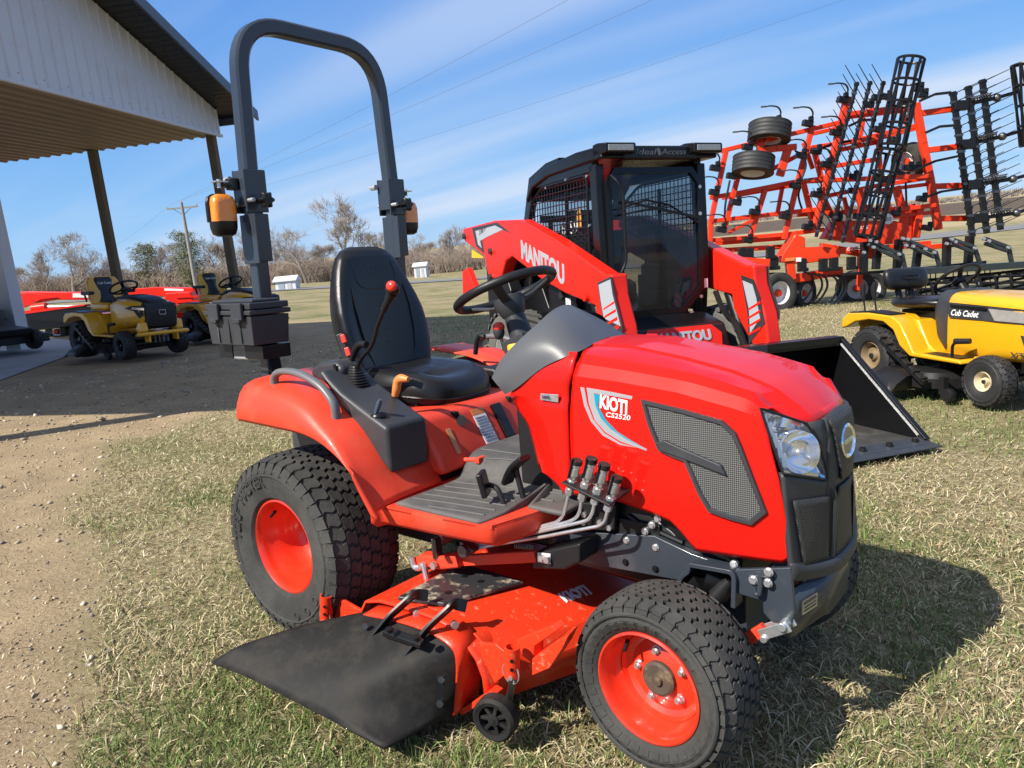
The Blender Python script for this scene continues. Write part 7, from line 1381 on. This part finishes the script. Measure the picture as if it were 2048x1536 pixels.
for a, c in (([(2.61,0.3,2.701)][0], [(3.57,0.3,2.949)][0]), ([(2.865,0.3,3.465)][0], [(3.434,0.3,3.577)][0]), ([(2.715,0.3,4.109)][0], [(3.353,0.3,4.243)][0]), ([(2.76,0.3,2.094)][0], [(3.709,0.3,2.279)][0]), ([(1.251,0.3,3.686)][0], [(1.729,0.3,3.785)][0]), ([(0.4804,0.3,3.194)][0], [(1.293,0.3,3.382)][0])):
    b = MB(); b.sweep([a, Vector(a).lerp(Vector(c), .5)+Vector((0, 0, .05)), c], .06, .05, (0, 1, 0)); b.build('spring_tine', black_sm, CU)
# harrow bars with tines: bar child pieces
def harrow(p0, p1, n, td, w=.09):
    e = bpy.data.objects.new('harrow_bar', None); col.objects.link(e); e.parent = CU; p0, p1 = Vector(p0), Vector(p1)
    b = MB(); b.beam(p0, p1, w, w, (0, 1, 0)); b.build('bar', black_sm, e, bevel=.01)
    for k in range(n):
        c = p0.lerp(p1, (k+.3)/n); b = MB(); b.cyl(c, c+Vector(td), .011, .007, 5); b.build('tine', black_sm, e); b = MB(); b.box(c, (w*1.28, w*1.1, .05)); b.build('tine_clamp', dsteel if k % 2 else black_sm, e)
for a, c in (([(1.033,-0.5,4.395)], [(0.2446,-0.5,1.425)]), ([(1.294,-0.5,4.398)], [(0.5151,-0.5,1.339)]), ([(1.556,-0.5,4.384)], [(0.7856,-0.5,1.282)])): harrow(a[0], c[0], 18, (-.28, -.1, .36), .062)
for a, c in (([(3.4,0.3,4.258)], [(3.941,0.3,1.248)]), ([(3.711,0.3,4.357)], [(4.248,0.3,1.306)]), ([(4.003,0.3,4.47)], [(4.541,0.3,1.364)])): harrow(a[0], c[0], 18, (.48, -.1, .2), .10)
for p in ([(3.566,0.3,3.969), (4.333,0.3,4.086), (4.805,0.3,4.194)], [(3.746,0.3,3.179), (4.482,0.3,3.3), (4.995,0.3,3.422)], [(3.912,0.3,2.341), (4.751,0.3,2.416), (5.046,0.3,2.479)], [(4.075,0.3,1.637), (4.863,0.3,1.704), (5.085,0.3,1.766)]):
    P_ = [Vector(q) for q in p]; b = MB(); b.beam(P_[0], P_[1], .08, .08); b.beam(P_[1], P_[2], .07, .07); b.build('harrow_link', black_sm, CU, bevel=.008); b = MB(); b.ball(P_[1], .085, 10, 8); b.build('link_ball', dsteel, CU)
    hx = [P_[0].lerp(P_[1], t/100)+Vector((0, -.06+.05*math.cos(t*.9), .07+.05*math.sin(t*.9))) for t in range(20, 80)]; b = MB(); b.tube(hx, .014, 5); b.build('link_spring', dsteel, CU)
    b = MB(); b.box(P_[0], (.3, .16, .2)); b.build('link_clamp', black_sm, CU, bevel=.02)
# rolling baskets (open cages)
def basket(c0, c1, r0, r1, bars=10, rings_=5, twist=.5):
    e = bpy.data.objects.new('rolling_basket', None); col.objects.link(e); e.parent = CU; c0, c1 = Vector(c0), Vector(c1); d = (c1-c0).normalized(); a_ = d.cross(Vector((0, 1, 0))).normalized(); bb_ = d.cross(a_)
    pt = lambda t, k: c0.lerp(c1, t)+(a_*math.cos(2*math.pi*k/bars+twist*t)+bb_*math.sin(2*math.pi*k/bars+twist*t))*(r0+(r1-r0)*t)
    for k in range(bars): b = MB(); b.tube([pt(t/5, k) for t in range(6)], .028, 5); b.build('basket_bar', black_sm, e)
    for q in range(rings_): t = q/(rings_-1); b = MB(); b.tube([pt(t, k/4*1.0) for k in range(bars*4)], .026, 6, closed=True); b.build('basket_ring', black_sm, e)
basket([(1.926,-0.8,4.694)][0], [(1.593,-0.8,3.097)][0], .24, .24); basket([(1.583,-0.7,3.011)][0], [(1.192,-0.7,1.373)][0], .24, .24)
basket([(4.683,0,4.689)][0], [(4.953,0,3.087)][0], .24, .24)
basket([(2.024,-0.9,0.2249)][0], [(3.21,-0.9,0.2648)][0], .22, .22); basket([(3.28,-0.9,0.2714)][0], [(4.481,-0.9,0.3349)][0], .22, .22)
# rear harrow linkage
green_bl = mat('dark_slate_paint', (.022, .03, .034), .35, coat=.2)
for p in ([(1.836,-1,0.6327), (4.394,-1,0.6545)],): red('rear_toolbar', p, .13, .15, green_bl)
red('rear_rail', [(0.84,-0.4,0.6331), (2.151,-0.4,0.6508), (3.788,-0.4,0.7226)], .06, .07, black_sm)
for p in ([(1.181,-0.8,1.301), (1.861,-0.8,0.9683), (1.941,-0.8,0.6313)], [(1.905,-0.8,1.279), (2.533,-0.8,0.9837), (2.652,-0.8,0.6097)], [(2.806,-0.8,1.247), (3.308,-0.8,1.046), (3.469,-0.8,0.6349)], [(3.513,-0.8,1.208), (4,-0.8,1.008), (4.089,-0.8,0.6533)], [(1.183,-0.8,1.214), (1.828,-0.8,0.8828)], [(1.925,-0.8,1.174), (2.5,-0.8,0.8983)], [(2.845,-0.8,1.141), (3.277,-0.8,0.9602)], [(3.536,-0.8,1.103), (3.968,-0.8,0.9397)]): red('linkage_arm', p, .07, .08, green_bl)
for p in ([(1.236,-0.5,1.254), (1.23,-0.5,0.6669)], [(1.937,-0.5,1.268), (1.916,-0.5,0.7006)], [(2.339,-0.5,1.069), (2.298,-0.5,0.6438)], [(2.927,-0.5,1.249), (2.93,-0.5,0.6805)], [(3.394,-0.5,1.259), (3.381,-0.5,0.7271)], [(1.508,-0.5,1.15), (1.482,-0.5,0.7245)]): red('hanger_plate', p, .12, .16, black_sm)
for u in [(1.161,-0.88,1.293), (1.81,-0.88,1.299), (1.884,-0.88,1.157), (1.915,-0.88,1.276), (2.452,-0.88,0.9871), (2.795,-0.88,1.228), (2.867,-0.88,1.172), (3.26,-0.88,1.029), (3.428,-0.88,1.203), (3.536,-0.88,1.153), (3.93,-0.88,1.003), (1.042,-0.88,1.065), (1.234,-0.88,1.158), (1.748,-0.88,0.9911), (2.025,-0.88,1.132), (2.692,-0.88,1.147), (1.284,-0.88,1.259), (2.273,-0.88,1.066)]: b = MB(); b.cyl(u, (u[0], u[1]-.05, u[2]), .035, .03, 8); b.build('linkage_bolt', steel, CU)
for k, u in enumerate([(2.066,-0.9,0.5908), (2.172,-0.9,0.5849), (2.278,-0.9,0.586), (2.384,-0.9,0.5872), (2.49,-0.9,0.5848), (2.702,-0.9,0.5906), (2.843,-0.9,0.5898), (2.984,-0.9,0.589), (3.126,-0.9,0.5882), (3.302,-0.9,0.5854), (3.478,-0.9,0.5897), (3.584,-0.9,0.5908)]):
    u = Vector(u); b = MB(); b.tube([u, u+Vector((0, -.02, -.25)), u+Vector((.05, -.02, -.5))], .012, 5); b.build('harrow_tine', black_sm, CU)
for u in [(-0.9529,-0.2,0.8018), (-0.7687,-0.2,0.7734), (0.3009,-0.2,0.6779), (0.4116,-0.2,0.6718), (0.6336,-0.2,0.6231), (0.7444,-0.2,0.6169), (0.8183,-0.2,0.6129), (0.1161,-0.2,0.7246)]:
    u = Vector(u); b = MB(); b.sweep(spline([u, u+Vector((.16, 0, -.08)), u+Vector((.20, 0, -.3)), u+Vector((.05, 0, -.55)), u+Vector((-.06, 0, -.62))], 4), .05, .03, (0, 1, 0)); b.build('lower_tine', black_sm, CU)
for u in [(-1.618,-0.35,1.182), (-1.219,-0.35,1.16), (-1.073,-0.35,1.152), (-0.5639,-0.35,0.9442), (0.0196,-0.35,0.876), (0.4575,-0.35,0.8519), (0.6763,-0.35,0.8579), (1.041,-0.35,0.8558), (-0.6368,-0.35,1.164)]: b = MB(); b.box(u, (.16, .14, .26)); b.box(Vector(u)+Vector((0, -.05, -.1)), (.22, .1, .08)); b.build('frame_clamp', black_sm, CU, bevel=.02)
for p in ([(-0.0052,-0.2,2.486), (0.1371,-0.2,2.829), (0.0995,-0.2,3.04), (-0.0813,-0.2,3.189)], [(-1.416,-0.2,2.668), (-1.51,-0.2,2.215), (-1.531,-0.2,1.932)], [(0.2646,0.2,1.93), (0.1501,0.2,2.336), (0.2965,0.2,2.653)], [(2.468,0.3,2.474), (2.501,0.3,1.962)]): b = MB(); b.tube(spline(p, 5), .022, 6); b.build('hydraulic_hose', black_sm, CU)

# ------------------------------------------------------------------ grass blades and pebbles (uncountable: one object each)
def col_attr_mat(name, rough):
    m = bpy.data.materials.new(name); m.use_nodes = True; nt_ = m.node_tree; p = nt_.nodes['Principled BSDF']; a = N(nt_, 'ShaderNodeVertexColor', layer_name='tint'); link(nt_, a.outputs[0], p.inputs['Base Color']); p.inputs['Roughness'].default_value = rough; p.inputs['Specular IOR Level'].default_value = .25; return m
rs = np.random.RandomState(12)
def scatter(n, d0, d1, pw, half):
    """ground points in a wedge ahead of the place the picture was taken, thinning with distance"""
    u = rs.rand(n); k = 2-pw; d = (d0**k+u*(d1**k-d0**k))**(1/k); a = YAW+np.radians(rs.uniform(-half, half, n)); return 2.2566+d*np.cos(a), -1.9383+d*np.sin(a), d
terr_v = np.vectorize(terr)
NB = 560000
X, Y, Dd = scatter(NB, .75, 18, 1.5, 50)
sdg = gravel_sd(X, Y)+.55*(fbm(X*1.7, Y*1.7)-.5)
keep = (sdg < -.02) | (rs.rand(NB) < .05*np.clip(1-sdg/.8, 0, 1))
wear = fbm(X*.9+40, Y*.9+11); keep &= rs.rand(NB) < np.clip(.55+1.1*(wear-.3), .25, 1)
X, Y, Dd = X[keep], Y[keep], Dd[keep]; n = len(X); Zg = terr_v(X, Y)
gp_ = fbm(X*.8, Y*.8, 5)+.25*fbm(X*5, Y*5, 3)-.125; isg = rs.rand(n) < np.clip((gp_-.475+.06*np.clip(X-.3, -1.2, 1.2))*4.0, .09, .66)
pale = rs.rand(n)
C = np.where(isg[:, None], np.array([.115, .165, .042])*(.6+.9*rs.rand(n))[:, None], np.where((pale < .5)[:, None], np.array([.42, .35, .20])*(.65+.6*rs.rand(n))[:, None], np.where((pale < .72)[:, None], np.array([.57, .50, .33])*(.75+.4*rs.rand(n))[:, None], np.array([.25, .18, .095])*(.6+.8*rs.rand(n))[:, None])))
L = np.where(isg, rs.uniform(.018, .05, n)*rs.choice([.8, 1, 1.5], n), np.clip(.012+rs.exponential(.017, n), .012, .085)); tilt = np.where(isg, rs.uniform(.3, 1.25, n), rs.uniform(1.0, 1.55, n)); az_ = rs.uniform(0, 2*np.pi, n)
W = np.where(isg, .0019, .0021)*rs.uniform(.5, 1.7, n)*(1+Dd/9)
dirx, diry = np.cos(az_), np.sin(az_); px_, py_ = -diry, dirx
h1, s1 = np.cos(tilt*.75), np.sin(tilt*.75); h2, s2 = np.cos(np.minimum(tilt*1.25, 1.62)), np.sin(np.minimum(tilt*1.25, 1.62))
base = np.stack([X, Y, Zg+rs.uniform(-.004, .012, n)], 1); side_ = np.stack([px_*W/2, py_*W/2, rs.uniform(-.3, .3, n)*W], 1)
mid = base+np.stack([dirx*s1, diry*s1, h1], 1)*(L*.55)[:, None]; tip = mid+np.stack([dirx*s2, diry*s2, h2], 1)*(L*.45)[:, None]
bend = np.stack([px_, py_, np.zeros(n)], 1)*(rs.normal(0, .10, n)*L)[:, None]; mid = mid+bend*.4; tip = tip+bend
VV = np.stack([base-side_, base+side_, mid+side_*.85, mid-side_*.85, tip], 1).reshape(-1, 3).astype(np.float32)
idx = np.arange(n)*5; loops = np.stack([idx, idx+1, idx+2, idx+3, idx+3, idx+2, idx+4], 1).ravel().astype(np.int32)
starts = np.stack([np.arange(n)*7, np.arange(n)*7+4], 1).ravel().astype(np.int32); tot = np.tile([4, 3], n).astype(np.int32)
def raw_mesh(name, VV, loops, starts, tot, C, per, m):
    me = bpy.data.meshes.new(name); me.vertices.add(len(VV)); me.vertices.foreach_set('co', VV.ravel()); me.loops.add(len(loops)); me.loops.foreach_set('vertex_index', loops); me.polygons.add(len(starts)); me.polygons.foreach_set('loop_start', starts); me.polygons.foreach_set('loop_total', tot); me.update(calc_edges=True)
    ca = me.color_attributes.new('tint', 'FLOAT_COLOR', 'POINT'); cc = np.ones((len(VV), 4), np.float32); cc[:, :3] = np.repeat(C, per, 0); ca.data.foreach_set('color', cc.ravel()); me.materials.append(m)
    o = bpy.data.objects.new(name, me); col.objects.link(o); o['kind'] = 'stuff'; return o
o = raw_mesh('grass', VV, loops, starts, tot, C, 5, col_attr_mat('grass_blades', .75)); o['label'] = 'dry tan and green grass of the lawn'; o['category'] = 'grass'
# pebbles
NP = 46000; X, Y, Dd = scatter(NP, .8, 13, 1.5, 56); sdg = gravel_sd(X, Y)+.55*(fbm(X*1.7, Y*1.7)-.5); keep = (sdg > -.15) & (X > -9); X, Y, Dd = X[keep], Y[keep], Dd[keep]; n = len(X); Zg = terr_v(X, Y)
S_ = .0022*np.exp(rs.normal(0, .55, n))*(1+Dd*.22); oc = np.array([(1, 0, 0), (0, 1, 0), (-1, 0, 0), (0, -1, 0), (0, 0, .7), (0, 0, -.7)], float)
ro = rs.uniform(0, 6.28, n); asp = rs.uniform(.6, 1.5, n); P_ = np.zeros((n, 6, 3)); jit = rs.normal(0, .18, (n, 6, 3)); q = (oc[None]+jit)*S_[:, None, None]*np.stack([asp, 1/asp, np.ones(n)], 1)[:, None, :]
P_[:, :, 0] = q[:, :, 0]*np.cos(ro)[:, None]-q[:, :, 1]*np.sin(ro)[:, None]+X[:, None]; P_[:, :, 1] = q[:, :, 0]*np.sin(ro)[:, None]+q[:, :, 1]*np.cos(ro)[:, None]+Y[:, None]; P_[:, :, 2] = q[:, :, 2]+Zg[:, None]+(S_*.3)[:, None]
tri = np.array([(0, 1, 4), (1, 2, 4), (2, 3, 4), (3, 0, 4), (1, 0, 5), (2, 1, 5), (3, 2, 5), (0, 3, 5)]); loops = (tri[None]+(np.arange(n)*6)[:, None, None]).ravel().astype(np.int32); starts = (np.arange(n*8)*3).astype(np.int32); tot = np.full(n*8, 3, np.int32)
tp = rs.rand(n); C = np.where((tp < .5)[:, None], np.array([.42, .33, .21]), np.where((tp < .8)[:, None], np.array([.55, .47, .36]), np.array([.24, .21, .19])))*(.6+.7*rs.rand(n))[:, None]
o = raw_mesh('gravel', P_.reshape(-1, 3).astype(np.float32), loops, starts, tot, C, 6, col_attr_mat('pebbles', .85)); o['label'] = 'fine tan gravel beside the lawn'; o['category'] = 'gravel'
